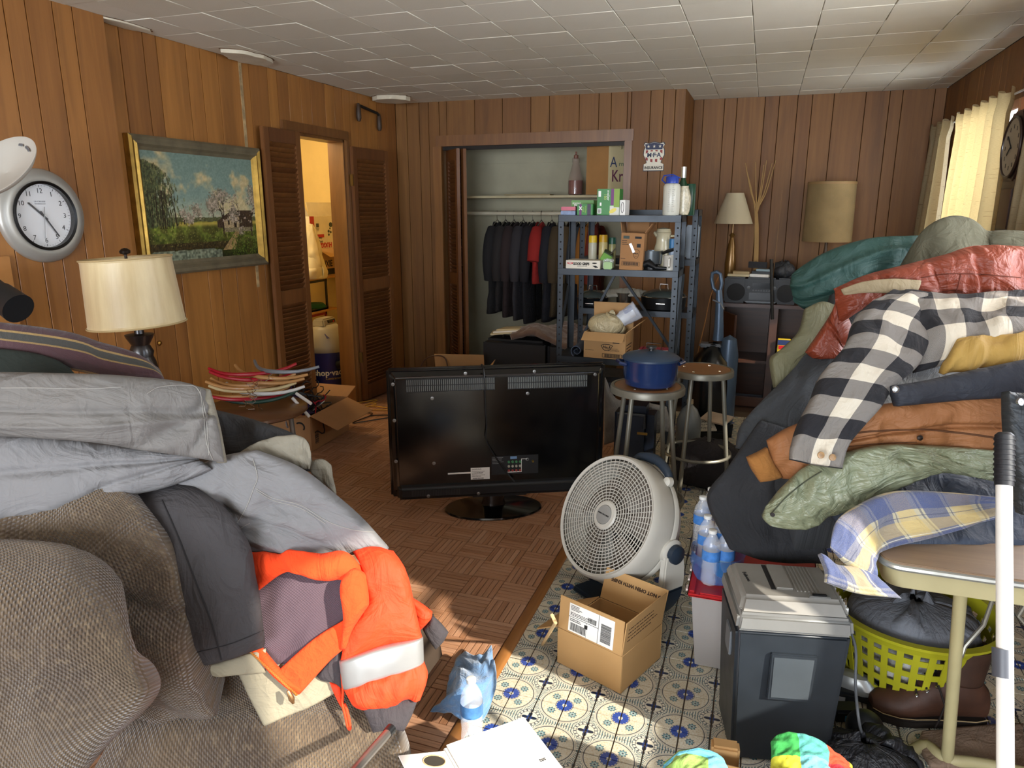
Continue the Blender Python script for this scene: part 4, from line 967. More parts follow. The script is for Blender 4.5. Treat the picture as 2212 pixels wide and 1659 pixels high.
stk = [(HGREEN, 'dark green hanger at the very bottom of the hanger pile', 0.03, 14), (HRED, 'bright red hanger low in the pile on the round table', -.02, 24), (WOODH, 'tan wooden hanger just above the low red hanger', -.05, 10), (HWHT, 'white flat hanger in the middle of the pile', .02, -8), (WCREAM, 'cream hanger lying over the white one in the pile', -.01, 10),
       (WOODH, 'tan wooden hanger above the cream hanger in the pile', .0, 22), (WOODH, 'wide tan wooden hanger in the upper half of the pile', -.02, 4), (WOODH, 'tan wooden hanger tilted toward the doorway near the pile top', .03, -10), (HRED, 'red padded hanger second from the top of the pile', .02, 20), (WOODH, 'light wooden hanger with curved arm near the top of the pile', .05, -16), (HRED, 'thin red hanger topmost on the pile', .0, 12), (HGREY, 'grey plastic hanger at the right edge of the pile', .12, -25)]
xr = Vector((_r.x, _r.y, 0)).normalized()
for i, (mt, lab, ox_, rz) in enumerate(stk):
    m = basis(Vector((sx_, sy_, sz_+.022+i*.0155))+xr*ox_, Matrix.Rotation(math.radians(rz), 3, 'Z') @ xr, Vector((_f.x, _f.y, 0)))
    m = m @ Matrix.Rotation(math.radians(R.uniform(-4, 4)), 4, 'Y') @ Matrix.Rotation(.38, 4, 'X'); wood_hanger(m, mt, lab, bow=R.uniform(.09, .13))
# carton of tangled plastic hangers
ca = oz(674, 977, 0); cb = oz(778, 915, 0); dx_ = (cb-ca); Lr = .56
cm = basis(ca, dx_, (0, 0, 1)); cm = Matrix((dx_.normalized(), Vector((-dx_.y, dx_.x, 0)).normalized(), Vector((0, 0, 1)))).transposed().to_4x4(); cm.translation = ca+Vector((0, 0, .002))
ZH = (ca.z+.25)
hb = carton('hanger_carton', 'large brown carton overflowing with tangled plastic hangers by the louvred door', cm, .52, .38, .25, (('y0', 112, .22), ('x0', 80, .16), ('x1', 70, .15)), CARDD)
fm = face(cm, 'y0', .52, .38, .25); bars(fm, .05, .04, .045, .10, 12, INK, hb, vert=False)
fm = face(cm, 'x0', .52, .38, .25); MB(fm).tube([(.30+.035*math.cos(a), .17+.03*math.sin(a), .0) for a in np.linspace(-.6, 2.2, 10)], .006, 6).build('printed_arc', INK, hb)
def plastic_hanger(m, mt, lab, grp='plastic hangers in and around the carton', w=.2, r_=.0045):
    h = thing('plastic_hanger', lab, 'hanger', m.translation, grp)
    MB(m).tube([(-w, 0, 0), (-w*.95, -.012, 0), (0, -.012, 0), (w*.95, -.012, 0), (w, 0, 0), (w*.9, .02, 0), (.02, .11, 0), (-.02, .11, 0), (-w*.9, .02, 0)], r_, 7, closed=True).build('hanger_frame', mt, h, smooth=True)
    MB(m).tube([(0, .11, 0), (0, .14, 0), (.022, .155, 0), (.028, .18, 0), (.01, .20, 0), (-.016, .195, 0)], r_*.9, 7).build('hook', mt, h, smooth=True)
    return h
cols = [(HBLK, 'black'), (HBLK, 'black'), (HPUR, 'dark purple'), (HBLK, 'black'), (HWHT, 'white'), (HBLK, 'black'), (HPUR, 'dark purple'), (HBLK, 'black'), (HGREY, 'grey'), (HBLK, 'black'), (HWHT, 'white'), (HBLK, 'black'), (HBLK, 'black'), (HPUR, 'dark purple'), (HRED, 'red'), (HBLK, 'black'), (HBLK, 'black'), (HBLK, 'black'), (HGREY, 'pale grey'), (HBLK, 'black')]
places = ['near the front corner of the carton', 'standing upright in the carton', 'poking out of the carton top', 'leaning against the carton flap', 'at the back of the carton']
rr = random.Random(5)
for i, (mt, cn) in enumerate(cols):
    p = cm @ Vector((rr.uniform(.14, .40), rr.uniform(.10, .28), rr.uniform(.13, .27)))
    m = frame(p, rr.uniform(0, 6.3), rr.uniform(.2, 1.5), rr.uniform(-.5, .5)); plastic_hanger(m, mt, '%s plastic hanger tangled among others in the brown carton' % cn if cn == 'black' else '%s plastic hanger %s, number of its colour few' % (cn, places[i % 5]) if 0 else '%s plastic hanger %s' % (cn, places[i % 5]) if cn != 'black' else 'black plastic hanger', w=.17)
for k, (p0, p1) in enumerate((((640, 850), (672, 872)), ((632, 860), (668, 900)))):
    a, b = P(*p0, 4.0), P(*p1, 3.95); o = MB().tube([a, b], .009, 8).build('white_rod', WHITE, None, smooth=True, loc=b); tag(o, ['upper white plastic rod sticking out of the hanger carton', 'lower white plastic rod sticking out of the hanger carton'][k], 'rod')
def floor_hanger(px, py, rz, mt, lab, fl=1):
    p = oz(px, py, .008); m = frame(p, rz); plastic_hanger(m, mt, lab)
floor_hanger(745, 858, 2.6, HGREY, 'blue-grey plastic hanger lying on the floor before the doorway'); floor_hanger(800, 885, .4, M('hanger_yellow', 'c79a3e', .4), 'yellow plastic hanger on the floor left of the television'); floor_hanger(785, 876, 1.5, M('hanger_yellow', 'c79a3e', .4), 'second yellow hanger half under the other yellow one'); floor_hanger(815, 905, .9, HBLK, 'black hanger on the parquet left of the television'); floor_hanger(720, 860, 4.2, HRED, 'red hanger on the floor behind the carton')
# open cartons behind the television
k1 = oz(800, 865, 0); carton('open_carton', 'open brown carton with raised flaps behind the television by the corner', frame((-2.45, 5.0, .002), .25), .42, .36, .27, (('x0', 100, .16), ('y1', -20, .17), ('x1', 40, .14), ('y0', 115, .15)), CARD)
o = MB(frame((-2.1, 4.75, .03), .2)).tube([(.1*math.cos(a)+.1*a/9, .0, .45+.05*math.sin(a)) for a in np.linspace(.2, 2.9, 14)], .006, 7).build('wire_loop', M('wire_brown', '4a2f22', .5), None, smooth=True) if 0 else None
# ================================================================ television seen from behind
tL = oz(845, 1078, .115); tR = oz(1302, 1055, .115); tw = (tR-tL).length; 
TM = basis(tL, tR-tL, (0, 0, 1)); tv = thing('television', 'flat television turned with its black back to the room', 'television', (tL+tR)/2*1.0-Vector((0, 0, .115)))
THt = .70
TVB = M('tv_back_gloss', '0a0a0b', .16, var=.25, vs=3, coat=.5, rr=.1); TVD = M('tv_dark', '101012', .45)
MB(TM).box(0, tw, 0, THt, -.055, -.02).build('screen_bezel', TVB, tv, bevel=.012, seg=3)
bk = MB(TM); bk.frus(-.02, .03, (.012, tw-.012, .03, THt-.012), (.04, tw-.04, .05, THt-.04)); bk.build('back_cover', TVB, tv, bevel=.01, seg=3)
MB(TM).frus(.0, .055, (.03, tw-.03, -.005, .10), (.05, tw-.05, .015, .075)).build('lower_housing', TVD, tv, bevel=.012, seg=3)
for x0, x1 in ((.09, .50), (.56, .94)):
    v = MB(TM); v.box(x0*tw/1.04, x1*tw/1.04, .585, .655, .031, .0335); v.build('vent_panel', M('vent_dark', '18191a', .5), tv)
    n = 44; sl = MB(TM); ww = (x1-x0)*tw/1.04
    for k in range(n):
        for j in range(2):
            xx = x0*tw/1.04+(k+.5)*ww/n; sl.box(xx-.0022, xx+.0022, .590+j*.032, .617+j*.032, .0335, .037)
    o = sl.build('vent_slats', M('vent_grey', '6f7370', .35, .2), tv); o['kind'] = 'stuff'
sl = MB(TM)
for k in range(30): sl.box(.11+k*.0085, .114+k*.0085, .03, .062, .055, .058)
o = sl.build('speaker_grille', M('vent_grey2', '2a2b2c', .4), tv); o['kind'] = 'stuff'
for x, y in ((.20, .55), (.63, .56), (.20, .20), (.63, .20), (.03, .63), (.35, .675), (.66, .675), (.03, .44), (.03, .22), (.94, .65), (.17, .03), (.40, .03)): MB(TM).lathe([(.009, 0), (.009, .004), (.004, .005), (.004, .001), (0, .001)], (x*tw/1.0 if x < .9 else x*tw, y, .03 if y > .1 else .055), n=14).build('screw', M('screw_steel', '8c8c8a', .35, .8), tv, smooth=True)
MB(TM).box(.30, .435, .135, .143, .031, .033).build('white_strip', WHITE, tv)
MB(TM).box(.42, .52, .10, .165, .031, .0325).build('rating_label', WHITE, tv); fm = TM @ Matrix.Translation((.42, .10, .0326))
text('SAMSUNG', .011, INK, tv, fm @ Matrix.Translation((.006, .056, 0)), align='LEFT'); lines(fm, .006, .044, .07, .007, 5, .002, INK, tv); bars(fm, .01, .003, .06, .006, 20, INK, tv)
MB(TM).box(.53, .78, .12, .225, .030, .032).build('port_panel', M('port_panel', '1b1c1e', .5), tv, bevel=.002)
fm = TM @ Matrix.Translation((.53, .12, .0321)); lines(fm, .005, .095, .06, .008, 5, .002, M('grey_print', 'a0a0a0', .6), tv)
MB(fm).box(.085, .16, .01, .016, 0, .0006).build('port_frame', WHITE, tv); MB(fm).box(.158, .161, .01, .085, 0, .0006).build('port_frame', WHITE, tv); MB(fm).box(.161, .19, .082, .085, 0, .0006).build('port_frame', WHITE, tv); MB(fm).box(.10, .135, .085, .1, 0, .0006).build('port_frame', M('port_blue', '6f8fb5', .5), tv)
for i in range(4):
    for j in range(3):
        MB(fm).lathe([(.0065, 0), (.0065, .006), (.004, .006), (.004, .002), (0, .002)], (.092+i*.02, .022+j*.024, 0), n=10).build('port', M('port_%d' % j, ('a5463f', 'b8b3a4', '4b8a5b')[j], .4), tv, smooth=True)
MB(fm).lathe([(.006, 0), (.006, .012), (0, .012)], (.22, .07, 0), n=10).build('antenna_port', M('brass_port', 'b59a4a', .3, .9), tv, smooth=True)
# power cord hanging over the back
cp = [(.50, THt+.0, .02), (.485, THt+.012, .0), (.495, THt-.02, .045), (.50, .50, .045), (.505, .40, .045), (.50, .33, .045), (.53, .26, .05), (.60, .15, .05), (.65, .09, .065)]
cp = resample(np.array(cp), 40); MB(TM).tube([tuple(p) for p in cp], .0042, 7).build('power_cord', BLACK, tv, smooth=True)
ctr = TM @ Vector((tw/2+.0, 0, -.01)); bs = oz(1066, 1098, 0)
MB(frame((bs.x, bs.y, 0), math.atan2((tR-tL).y, (tR-tL).x))).lathe([(.0, .0), (.26, .0), (.268, .005), (.262, .013), (.15, .022), (0, .03)], n=48, sx=1.0, sy=.62).build('stand_base', GLOSSB, tv, smooth=True)
MB(frame((bs.x, bs.y, 0), math.atan2((tR-tL).y, (tR-tL).x))).lathe([(.07, .02), (.06, .05), (.055, .13)], n=24, sx=1, sy=.5).build('stand_neck', GLOSSB, tv, smooth=True)
MB(TM).box(tw/2-.15, tw/2+.15, .0, .05, -.05, .04).build('stand_bracket', TVD, tv, bevel=.006)
# ================================================================ steel shelving
def shelving(label, x0, x1, y0, y1, zs, ztop, braces=True):
    r = thing('steel_shelving', label, 'shelf', ((x0+x1)/2, (y0+y1)/2, 0)); t = .0022; a = .036
    for (x, sx) in ((x0, 1), (x1, -1)):
        for (y, sy) in ((y0, 1), (y1, -1)):
            pm = MB(); xa, xb = sorted((x, x+sx*a)); ya, yb = sorted((y, y+sy*t)); pm.box(xa, xb, ya, yb, 0, ztop); xa, xb = sorted((x, x+sx*t)); ya, yb = sorted((y, y+sy*a)); pm.box(xa, xb, ya, yb, 0, ztop)
            p = pm.build('post', STEELG, r)
            hm = MB(); nh = int(ztop/.045)
            for k in range(nh):
                z = ztop-.03-k*.045
                if z < .3: break
                hm.lathe([(.0055, 0), (0, .0004)], (0, 0, 0), n=8)
                n = len(hm.v); 
                for q in range(n-16, n): v = hm.v[q]; hm.v[q] = Vector((x+sx*a*.5+v.x, y-sy*(.0005+v.z), z+v.y))
                hm.lathe([(.0055, 0), (0, .0004)], (0, 0, 0), n=8); n = len(hm.v)
                for q in range(n-16, n): v = hm.v[q]; hm.v[q] = Vector((x-sx*(.0005+v.z), y+sy*a*.5+v.x, z+v.y))
            o = hm.build('slot_holes', BLACKV if sy > 0 else BLACKV, p); o['kind'] = 'stuff'
    for z in zs:
        sm = MB(); sm.box(x0+t, x1-t, y0+t, y1-t, z-.004, z); sm.box(x0+t, x1-t, y0-.001, y0+t, z-.04, z); sm.box(x0+t, x1-t, y1-t, y1+.001, z-.04, z); sm.box(x0, x0+t, y0, y1, z-.04, z); sm.box(x1-t, x1, y0, y1, z-.04, z)
        sm.build('shelf_board', STEELG, r, bevel=.0012, seg=1)
        for x in (x0+.018, x1-.018): 
            for dz in (-.01, -.03): MB().lathe([(.006, 0), (.005, .004), (0, .005)], n=8).build('bolt', CHROME, r) if 0 else None
    if braces:
        def bar(p, q): MB().tube([p, q], .011, 4).build('brace', STEELG, r)
        zc = zs[1]-.04; xm = (x0+x1)/2
        bar((xm-.06, y1, zc), (x0+.05, y1, .66)); bar((xm-.04, y1-.004, zc), (x1-.02, y1-.004, .66)); bar((x0-.001, y0+.02, .7), (x0-.001, y1-.02, zc-.1)); bar((x1+.001, y0+.02, .66), (x1+.001, y1-.02, zc))
    return r
SF0, SF1 = 4.40, 4.71
sx0 = oy(1206, 465, SF0).x; sx1 = oy(1473, 462, SF0).x
zt1 = oy(1340, 465, SF0).z; zt2 = oy(1340, 583, SF0).z; zt3 = oy(1310, 775, SF0).z-.0
s1_ = shelving('grey steel shelving unit with three perforated shelves holding boxes', sx0, sx1, SF0, SF1, [zt1, zt2, zt3], zt1+.002)
RY0, RY1 = 4.86, 5.16
rx0 = oy(1251, 560, RY0).x; rx1 = oy(1503, 560, RY0).x; zr1 = oy(1420, 453, RY1).z; zr2 = oy(1320, 668, RY0).z; zr3 = oy(1440, 560, RY0).z
shelving('second grey steel shelving unit directly behind the first carrying pans', rx0, rx1, RY0, RY1, [zr1, zr3, zr2, .45], zr1+.002, braces=False)
# --- top shelf
def can(name, label, cat, x, y, z, r_, h, mats, cap_h=.03, group=None, dome=True):
    c = thing(name, label, cat, (x, y, z), group); f = frame((x, y, z))
    MB(f).lathe([(r_*.9, 0), (r_, .004), (r_, h-cap_h-.01), (r_*.93, h-cap_h-.003)], n=24).build('can_body', mats[0], c, smooth=True)
    MB(f).lathe([(r_*.98, h-cap_h-.004), (r_*.98, h-.01), (r_*.9, h)], n=24).build('cap', mats[1], c, smooth=True)
    return c
def sbox(name, label, px0, px1, pyb, pyt, y, z, depth, mat, rz=0, cat='box', group=None):
    """a box resting on shelf z whose front spans the given picture columns"""
    a = oy(px0, pyb, y); b = oy(px1, pyb, y); h = abs(oy((px0+px1)/2, pyt, y).z-oy((px0+px1)/2, pyb, y).z); w_ = b.x-a.x
    r = thing(name, label, cat, ((a.x+b.x)/2, y+depth/2, z), group); m = Matrix.Translation((a.x, y, z)) @ Matrix.Rotation(rz, 4, 'Z')
    MB(m).box(0, w_, 0, depth, 0, h).build('box_body', mat, r, bevel=.002)
    return r, basis(m @ Vector((0, -.0005, 0)), m.to_3x3() @ Vector((1, 0, 0)), (0, 0, 1)), w_, h
GRN = M('box_green', '2f7a35', .45, var=.12); GRNL = M('box_green_light', '6a9a55', .5, var=.1)
b_, f_, w_, h_ = sbox('tissue_packet', 'pink plastic packet on top of a blue packet on the top shelf', 1212, 1243, 457, 449, 4.45, zt1+.028, .10, M('pink_wrap', 'b34a5f', .3)); 
b_, f_, w_, h_ = sbox('tissue_packet', 'blue speckled packet beneath the pink packet on the top shelf', 1211, 1243, 460, 451, 4.45, zt1, .10, M('blue_wrap', '6d7fa0', .3, var=.3, vs=60))
b_, f_, w_, h_ = sbox('trash_bag_box', 'light green box with white lettering behind the small purple striped box', 1234, 1282, 458, 426, 4.56, zt1, .12, GRNL); text('meijer', .022, WHITE, b_, f_ @ Matrix.Translation((.035, h_-.018, 0))); text('Medi\nTrash', .032, WHITE, b_, f_ @ Matrix.Translation((.05, h_-.052, 0)), bold=.001)
b_, f_, w_, h_ = sbox('trash_bag_box', 'small green box with purple stripe and white X on the top shelf', 1246, 1280, 460, 436, 4.44, zt1, .09, GRN)
MB(f_).box(.016, .030, 0, h_, 0, .0006).build('purple_stripe', M('stripe_purple', '6a2a68', .5), b_); MB(f_).box(.066, .088, 0, h_, 0, .0006).build('dark_stripe', M('stripe_dark', '3b3044', .5), b_); text('X', .03, WHITE, b_, f_ @ Matrix.Translation((.023, .04, .0008)), bold=.001); text('kitchen\ntrash', .015, M('lime_ink', 'a9c25a', .5), b_, f_ @ Matrix.Translation((.048, h_/2, .0008)) @ Matrix.Rotation(-pi/2, 4, 'Z'))
b_, f_, w_, h_ = sbox('trash_bag_box', 'tall green box with purple and lime stripes standing on the top shelf', 1289, 1337, 461, 404, 4.46, zt1, .13, GRN, rz=.02)
MB(f_).box(w_*.62, w_*.75, h_*.38, h_, 0, .0006).build('purple_stripe', M('stripe_purple', '6a2a68', .5), b_); MB(f_).box(w_*.75, w_, h_*.3, h_, 0, .0006).build('lime_stripe', M('stripe_lime', '7c9a35', .5), b_); MB(f_).box(w_*.58, w_, 0, h_*.36, 0, .0005).build('photo_patch', M('patch_white', 'c9c9bd', .5), b_)
MB(f_ @ Matrix.Translation((w_*.72, h_*.17, .0005)) @ Matrix.Rotation(.5, 4, 'Z')).prism([(.025*math.cos(a), .012*math.sin(a)) for a in np.linspace(0, 6.28, 14)[:-1]], 0, .0006).build('printed_flower', M('flower', 'd8c85a', .5), b_)
text('meijer', .024, WHITE, b_, f_ @ Matrix.Translation((w_*.50, h_*.75, 0)) @ Matrix.Rotation(-pi/2, 4, 'Z')); text('180', .024, M('lime_ink', 'a9c25a', .5), b_, f_ @ Matrix.Translation((w_*.36, h_*.70, 0)) @ Matrix.Rotation(-pi/2, 4, 'Z'))
MB(f_).box(.004, .028, .01, .04, 0, .0006).build('barcode_field', WHITE, b_); bars(f_ @ Matrix.Translation((0, 0, .0004)), .007, .014, .018, .022, 9, INK, b_); MB(f_).box(.008, .024, h_*.70, h_*.92, 0, .0006).build('white_panel', WHITE, b_); MB(f_).box(.018, .028, h_*.36, h_*.48, 0, .0006).build('white_panel', WHITE, b_)
b_, f_, w_, h_ = sbox('white_carton', 'small white box beside the tall green box on the top shelf', 1338, 1350, 461, 428, 4.47, zt1, .10, WHITE, rz=-.1); MB(f_).tube([(.018+.008*math.cos(a), h_/2+.032*math.sin(a), 0) for a in np.linspace(0, 6.28, 18)[:-1]], .0015, 5, closed=True).build('printed_ring', INK, b_)
# water jug bottle with blue lid, wine bottle, bag, green can at the right end
jx = oy(1449, 460, 4.46).x; HB = oy(1449, 392, 4.46).z-oy(1449, 461, 4.46).z
sb_ = thing('sports_bottle', 'translucent white sports bottle with blue lid and volume marks on the top shelf', 'bottle', (jx, 4.46, zt1)); f = frame((jx, 4.46, zt1))
MB(f).lathe([(.046, 0), (.050, .006), (.050, HB*.9), (.044, HB*.97), (.034, HB)], n=30).build('bottle_body', M('frosted', 'c9c8bb', .3, var=.03), sb_, smooth=True)
MB(f).lathe([(.037, HB), (.037, HB+.035), (.033, HB+.04), (0, HB+.04)], n=30).build('lid', M('lid_blue', '25409a', .35), sb_, smooth=True)
fm = basis((jx, 4.46-.0512, zt1), (1, 0, 0), (0, 0, 1)); mk = MB(fm)
for k in range(16): mk.box(.008, .008+(.016 if k % 3 == 0 else .009), .02+k*.0105, .0215+k*.0105, -.001, .0006); mk.box(-.014, -.014+(.012 if k % 4 == 0 else .006), .02+k*.0105, .0212+k*.0105, -.001, .0006)
mk.build('volume_marks', M('mark_grey', '5e5e5c', .6), sb_)
MB(f).tube([(-.04, .01, HB), (-.062, .0, HB+.02), (-.05, 0, HB+.045), (0, 0, HB+.05), (.045, 0, HB+.03)], .004, 6).build('carry_strap', M('lid_blue', '25409a'), sb_, smooth=True)
wx = oy(1472, 460, 4.60).x; wbt = thing('wine_bottle', 'slim green glass bottle with silver neck behind the sports bottle', 'bottle', (wx, 4.6, zt1)); f = frame((wx, 4.6, zt1))
MB(f).lathe([(.033, 0), (.036, .01), (.036, .16), (.015, .21), (.014, .225)], n=22).build('glass_body', M('green_glass', '1d3f28', .1, coat=.4), wbt, smooth=True); MB(f).lathe([(.016, .22), (.0165, .285), (0, .286)], n=18).build('foil_neck', M('foil', 'a9aaa5', .3, .9), wbt, smooth=True); MB(f).lathe([(.0365, .05), (.0365, .13)], n=22, cap=False).build('paper_label', PAPER, wbt, smooth=True)
gx = oy(1489, 460, 4.62).x; g_ = thing('green_can', 'dark green tall can at the right end of the top shelf', 'can', (gx, 4.62, zt1)); f = frame((gx, 4.62, zt1)); MB(f).lathe([(.03, 0), (.032, .004), (.032, .175), (.028, .185), (0, .186)], n=22).build('can_body', M('can_green', '17402c', .35), g_, smooth=True); text('6', .05, WHITE, g_, basis((gx-.004, 4.62-.0325, zt1+.09), (1, 0, 0), (0, 0, 1)))
bgx = oy(1476, 440, 4.50).x
g = [[(bgx+(.03+.012*math.sin(k))*math.cos(a), 4.52+.025*math.sin(a), zt1+z) for a in np.linspace(0, 2*pi, 9)] for k, z in enumerate((.002, .05, .10, .14, .17))]
o = sheet('snack_bag', g, M('clear_wrap', 'c5bda4', .25, var=.3, vs=60, alpha=.85), None, nu=22, nv=24, th=.002, wr=.006, ws=30, eu=0, ev=0); tag(o, 'crinkled clear bag of crackers beside the sports bottle', 'bag')
# --- middle shelf
YEL = M('can_yellow', 'c3a41a', .4); YELB = M('can_yellow_body', 'b5a56c', .35, var=.15, vs=20); GRC = M('can_cream_green', '8e8a5a', .35, var=.2, vs=20)
for lab, p0, p1, pb, ptp, mts, yy in (('spray can with yellow cap and grey-white body at the left of the middle shelf', 1271, 1289, 553, 484, (M('can_silverwhite', 'a5a390', .35, var=.1), YEL), 4.55), ('spray can with mustard cap and beige body between two others', 1293, 1312, 553, 482, (YELB, M('can_mustard', 'b58b17', .4)), 4.55), ('spray can with dark green cap on the middle shelf', 1314, 1330, 552, 487, (GRC, M('cap_darkgreen', '1d4a38', .4)), 4.58)):
    a, b = oy(p0, pb, yy), oy(p1, pb, yy); h = oy(p0, ptp, yy).z-oy(p0, pb, yy).z; can('spray_can', lab, 'can', (a.x+b.x)/2, yy, zt2, (b.x-a.x)/2, h, mts, h*.2, 'spray cans on the middle shelf')
b_, f_, w_, h_ = sbox('utensil_box', 'flat white box lettered GOOD GRIPS at the front of the middle shelf', 1222, 1296, 580, 562, 4.405, zt2, .16, M('box_white', 'cfc8b8', .6))
text('GOOD GRIPS', .022, INK, b_, f_ @ Matrix.Translation((w_*.45, h_*.58, 0)), bold=.0012, sx=.8); lines(f_, w_*.34, h_*.3, w_*.3, .01, 1, .003, INK, b_); MB(f_).prism([(.028+.019*math.cos(a), h_*.66+.007*math.sin(a)) for a in np.linspace(0, 6.28, 20)[:-1]], 0, .0006).build('red_oval', M('print_red', 'b02222'), b_); text('OXO', .009, WHITE, b_, f_ @ Matrix.Translation((.028, h_*.66, .0007)), bold=.0006)
MB(f_).prism([(w_*.84+.016*math.cos(a), h_*.7+.004*math.sin(a)) for a in np.linspace(0, 6.28, 14)[:-1]], 0, .0006).build('printed_lid', INK, b_); MB(f_).prism([(w_*.78, h_*.4), (w_*.88, h_*.42), (w_*.95, h_*.2), (w_*.86, h_*.15)], 0, .0006).build('printed_tool', INK, b_)
cx_ = oy(1313, 580, 4.43).x; c_ = thing('lime_candle', 'small lime green candle jar at the front of the middle shelf', 'candle', (cx_, 4.44, zt2)); MB(frame((cx_, 4.44, zt2))).box(-.028, .028, -.028, .028, 0, .045).build('wax', M('lime_wax', '7fb04a', .4), c_, bevel=.006); MB(frame((cx_, 4.44, zt2))).box(-.031, .031, -.031, .031, .0, .062).build('glass_jar', clear('jar_glass', .18), c_, bevel=.006); MB(frame((cx_, 4.44, zt2))).tube([(0, 0, .045), (.001, 0, .055)], .0012, 5).build('wick', INK, c_)
m = frame((cx_-.03, 4.52, zt2+.07), .3, .3, .5); c_ = thing('tea_tin', 'light green tin tilted on its side above the candle', 'tin', m.translation); MB(m).box(-.03, .03, -.03, .03, -.03, .03).build('tin_body', M('tin_green', '6fa04a', .4), c_, bevel=.004); MB(m).box(-.031, .031, -.031, .031, .024, .034).build('tin_lid', M('tin_dark', '3b4a35', .4), c_, bevel=.003)
MB(m).box(-.025, .02, -.028, .028, -.075, -.03).build('base', M('tin_dark'  , '3b4a35'), c_)
o = MB().tube([oy(1300, 574, 4.47), oy(1329, 537, 4.53)], .004, 6).build('metal_skewer', M('skewer', '9a968c', .3, .8), None, loc=(cx_, 4.5, zt2)); tag(o, 'thin metal rod leaning on the middle shelf beside the tall carton', 'rod')
# tall carton leaning on the middle shelf
ba = oy(1337, 580, 4.42); bb = oy(1387, 583, 4.42); bh = oy(1340, 500, 4.42).z-ba.z
tcm = Matrix.Translation((ba.x, 4.42, zt2+.001)) @ Matrix.Rotation(.035, 4, 'Y'); tcW = bb.x-ba.x
k_ = carton('tall_carton', 'upright brown filter carton with open flaps on the middle shelf', tcm, tcW, .17, bh, (('y1', 5, .09), ('x1', 35, .07), ('x0', 10, .10)), CARDD); fm = face(tcm, 'y0', tcW, .17, bh)
def filter_print(fm, w, h, par, s=1.0):
    MB(fm).box(w*.70, w*.86, h*.62, h*.62+w*.15, 0, .0005).build('printed_square', INK, par)
    q = [(.42, .52), (.5, .56), (.62, .56), (.70, .52), (.64, .36), (.60, .33), (.52, .33), (.48, .36)]; q = [(w*(x+s*.12 if s > 1 else x), h*y) for x, y in q]
    mb = MB(fm)
    for i in range(8): mb.tube([(*q[i], 0), (*q[(i+1) % 8], 0)], w*.009, 4)
    mb.build('printed_badge', INK, par); text('No.4', w*.085, INK, par, fm @ Matrix.Translation((w*(.68 if s > 1 else .56), h*.455, .0004)), bold=.0006); text('FILTER', w*.03, INK, par, fm @ Matrix.Translation((w*(.68 if s > 1 else .56), h*.385, .0004)))
    lines(fm, w*.05, h*.78, w*.30, h*.05, 3, h*.016, INK, par, 1); lines(fm, w*.60, h*.40, w*.30, h*.045, 3, h*.014, INK, par, 4) if s <= 1 else None; lines(fm, w*.04, h*.30, w*.22, h*.045, 1, h*.014, INK, par, 6)
    mb = MB(fm); x0, x1, y0, y1 = (w*.46, w*.92, h*.06, h*.20) if s <= 1 else (w*.10, w*.86, h*.12, h*.23)
    for a, b in (((x0, y0), (x1, y0)), ((x1, y0), (x1, y1)), ((x1, y1), (x0, y1)), ((x0, y1), (x0, y0))): mb.tube([(*a, 0), (*b, 0)], w*.006, 4)
    mb.build('printed_frame', INK, par); bars(fm, x0+w*.05, y0+h*.012, (x1-x0)-w*.08, (y1-y0)-h*.024, 26, INK, par)
filter_print(fm, tcW, bh, k_, 1.1); MB(fm).box(tcW*.10, tcW*.36, bh*.84, bh*.92, 0, .0005).build('printed_patch', M('print_dark', '33403a', .6), k_); MB(fm).box(tcW*.60, tcW*.88, bh*.85, bh*.91, 0, .0005).build('printed_patch', INK, k_); MB(fm @ Matrix.Translation((tcW*.5, bh*.6, .0005)) @ Matrix.Rotation(-1.1, 4, 'Z')).box(-.03, .03, -.008, .008, 0, .0005).build('tape', clear('tape', .45, .15), k_)
# carafe, saucepan, mug, can, pan handle at the right
vx_ = oy(1432, 553, 4.64).x; r_ = .046
cf = thing('thermal_carafe', 'cream coffee carafe standing behind the saucepan', 'carafe', (vx_, 4.62, zt2)); f = frame((vx_, 4.62, zt2)); CRM = M('cream_enamel', 'bdb597', .3, coat=.3)
MB(f).lathe([(.055, 0), (.058, .01), (.056, .11), (.044, .16), (.042, .205), (.05, .22), (.03, .225)], n=28).build('carafe_body', CRM, cf, smooth=True); MB(f).lathe([(.048, .222), (.04, .243), (.015, .25), (0, .25)], n=24).build('lid', CRM, cf, smooth=True); MB(f).tube([(.045, 0, .20), (.085, 0, .20), (.09, 0, .12), (.055, 0, .05)], .008, 8).build('handle', CRM, cf, smooth=True); MB(f).tube([(-.035, 0, .205), (-.06, 0, .222)], [.02, .007], 10).build('spout', CRM, cf, smooth=True)
pxx = oy(1408, 555, 4.53).x; sp_ = thing('saucepan', 'grey saucepan with black handle between carton and carafe', 'pan', (pxx, 4.53, zt2)); f = frame((pxx, 4.53, zt2+.028)); MB(f).lathe([(.05, 0), (.062, .006), (.066, .06), (.067, .085), (.063, .085), (.06, .01), (0, .008)], n=32).build('pan_body', M('pan_grey', '565c60', .3, .5), sp_, smooth=True); MB(f).tube([(.066, -.01, .07), (.10, -.02, .085), (.15, -.03, .10)], [.009, .011, .009], 8).build('handle', BLACK, sp_, smooth=True); MB(f).lathe([(.055, -.028), (.055, -.0), (0, .0)], n=24).build('pan_base', BLACK, sp_)
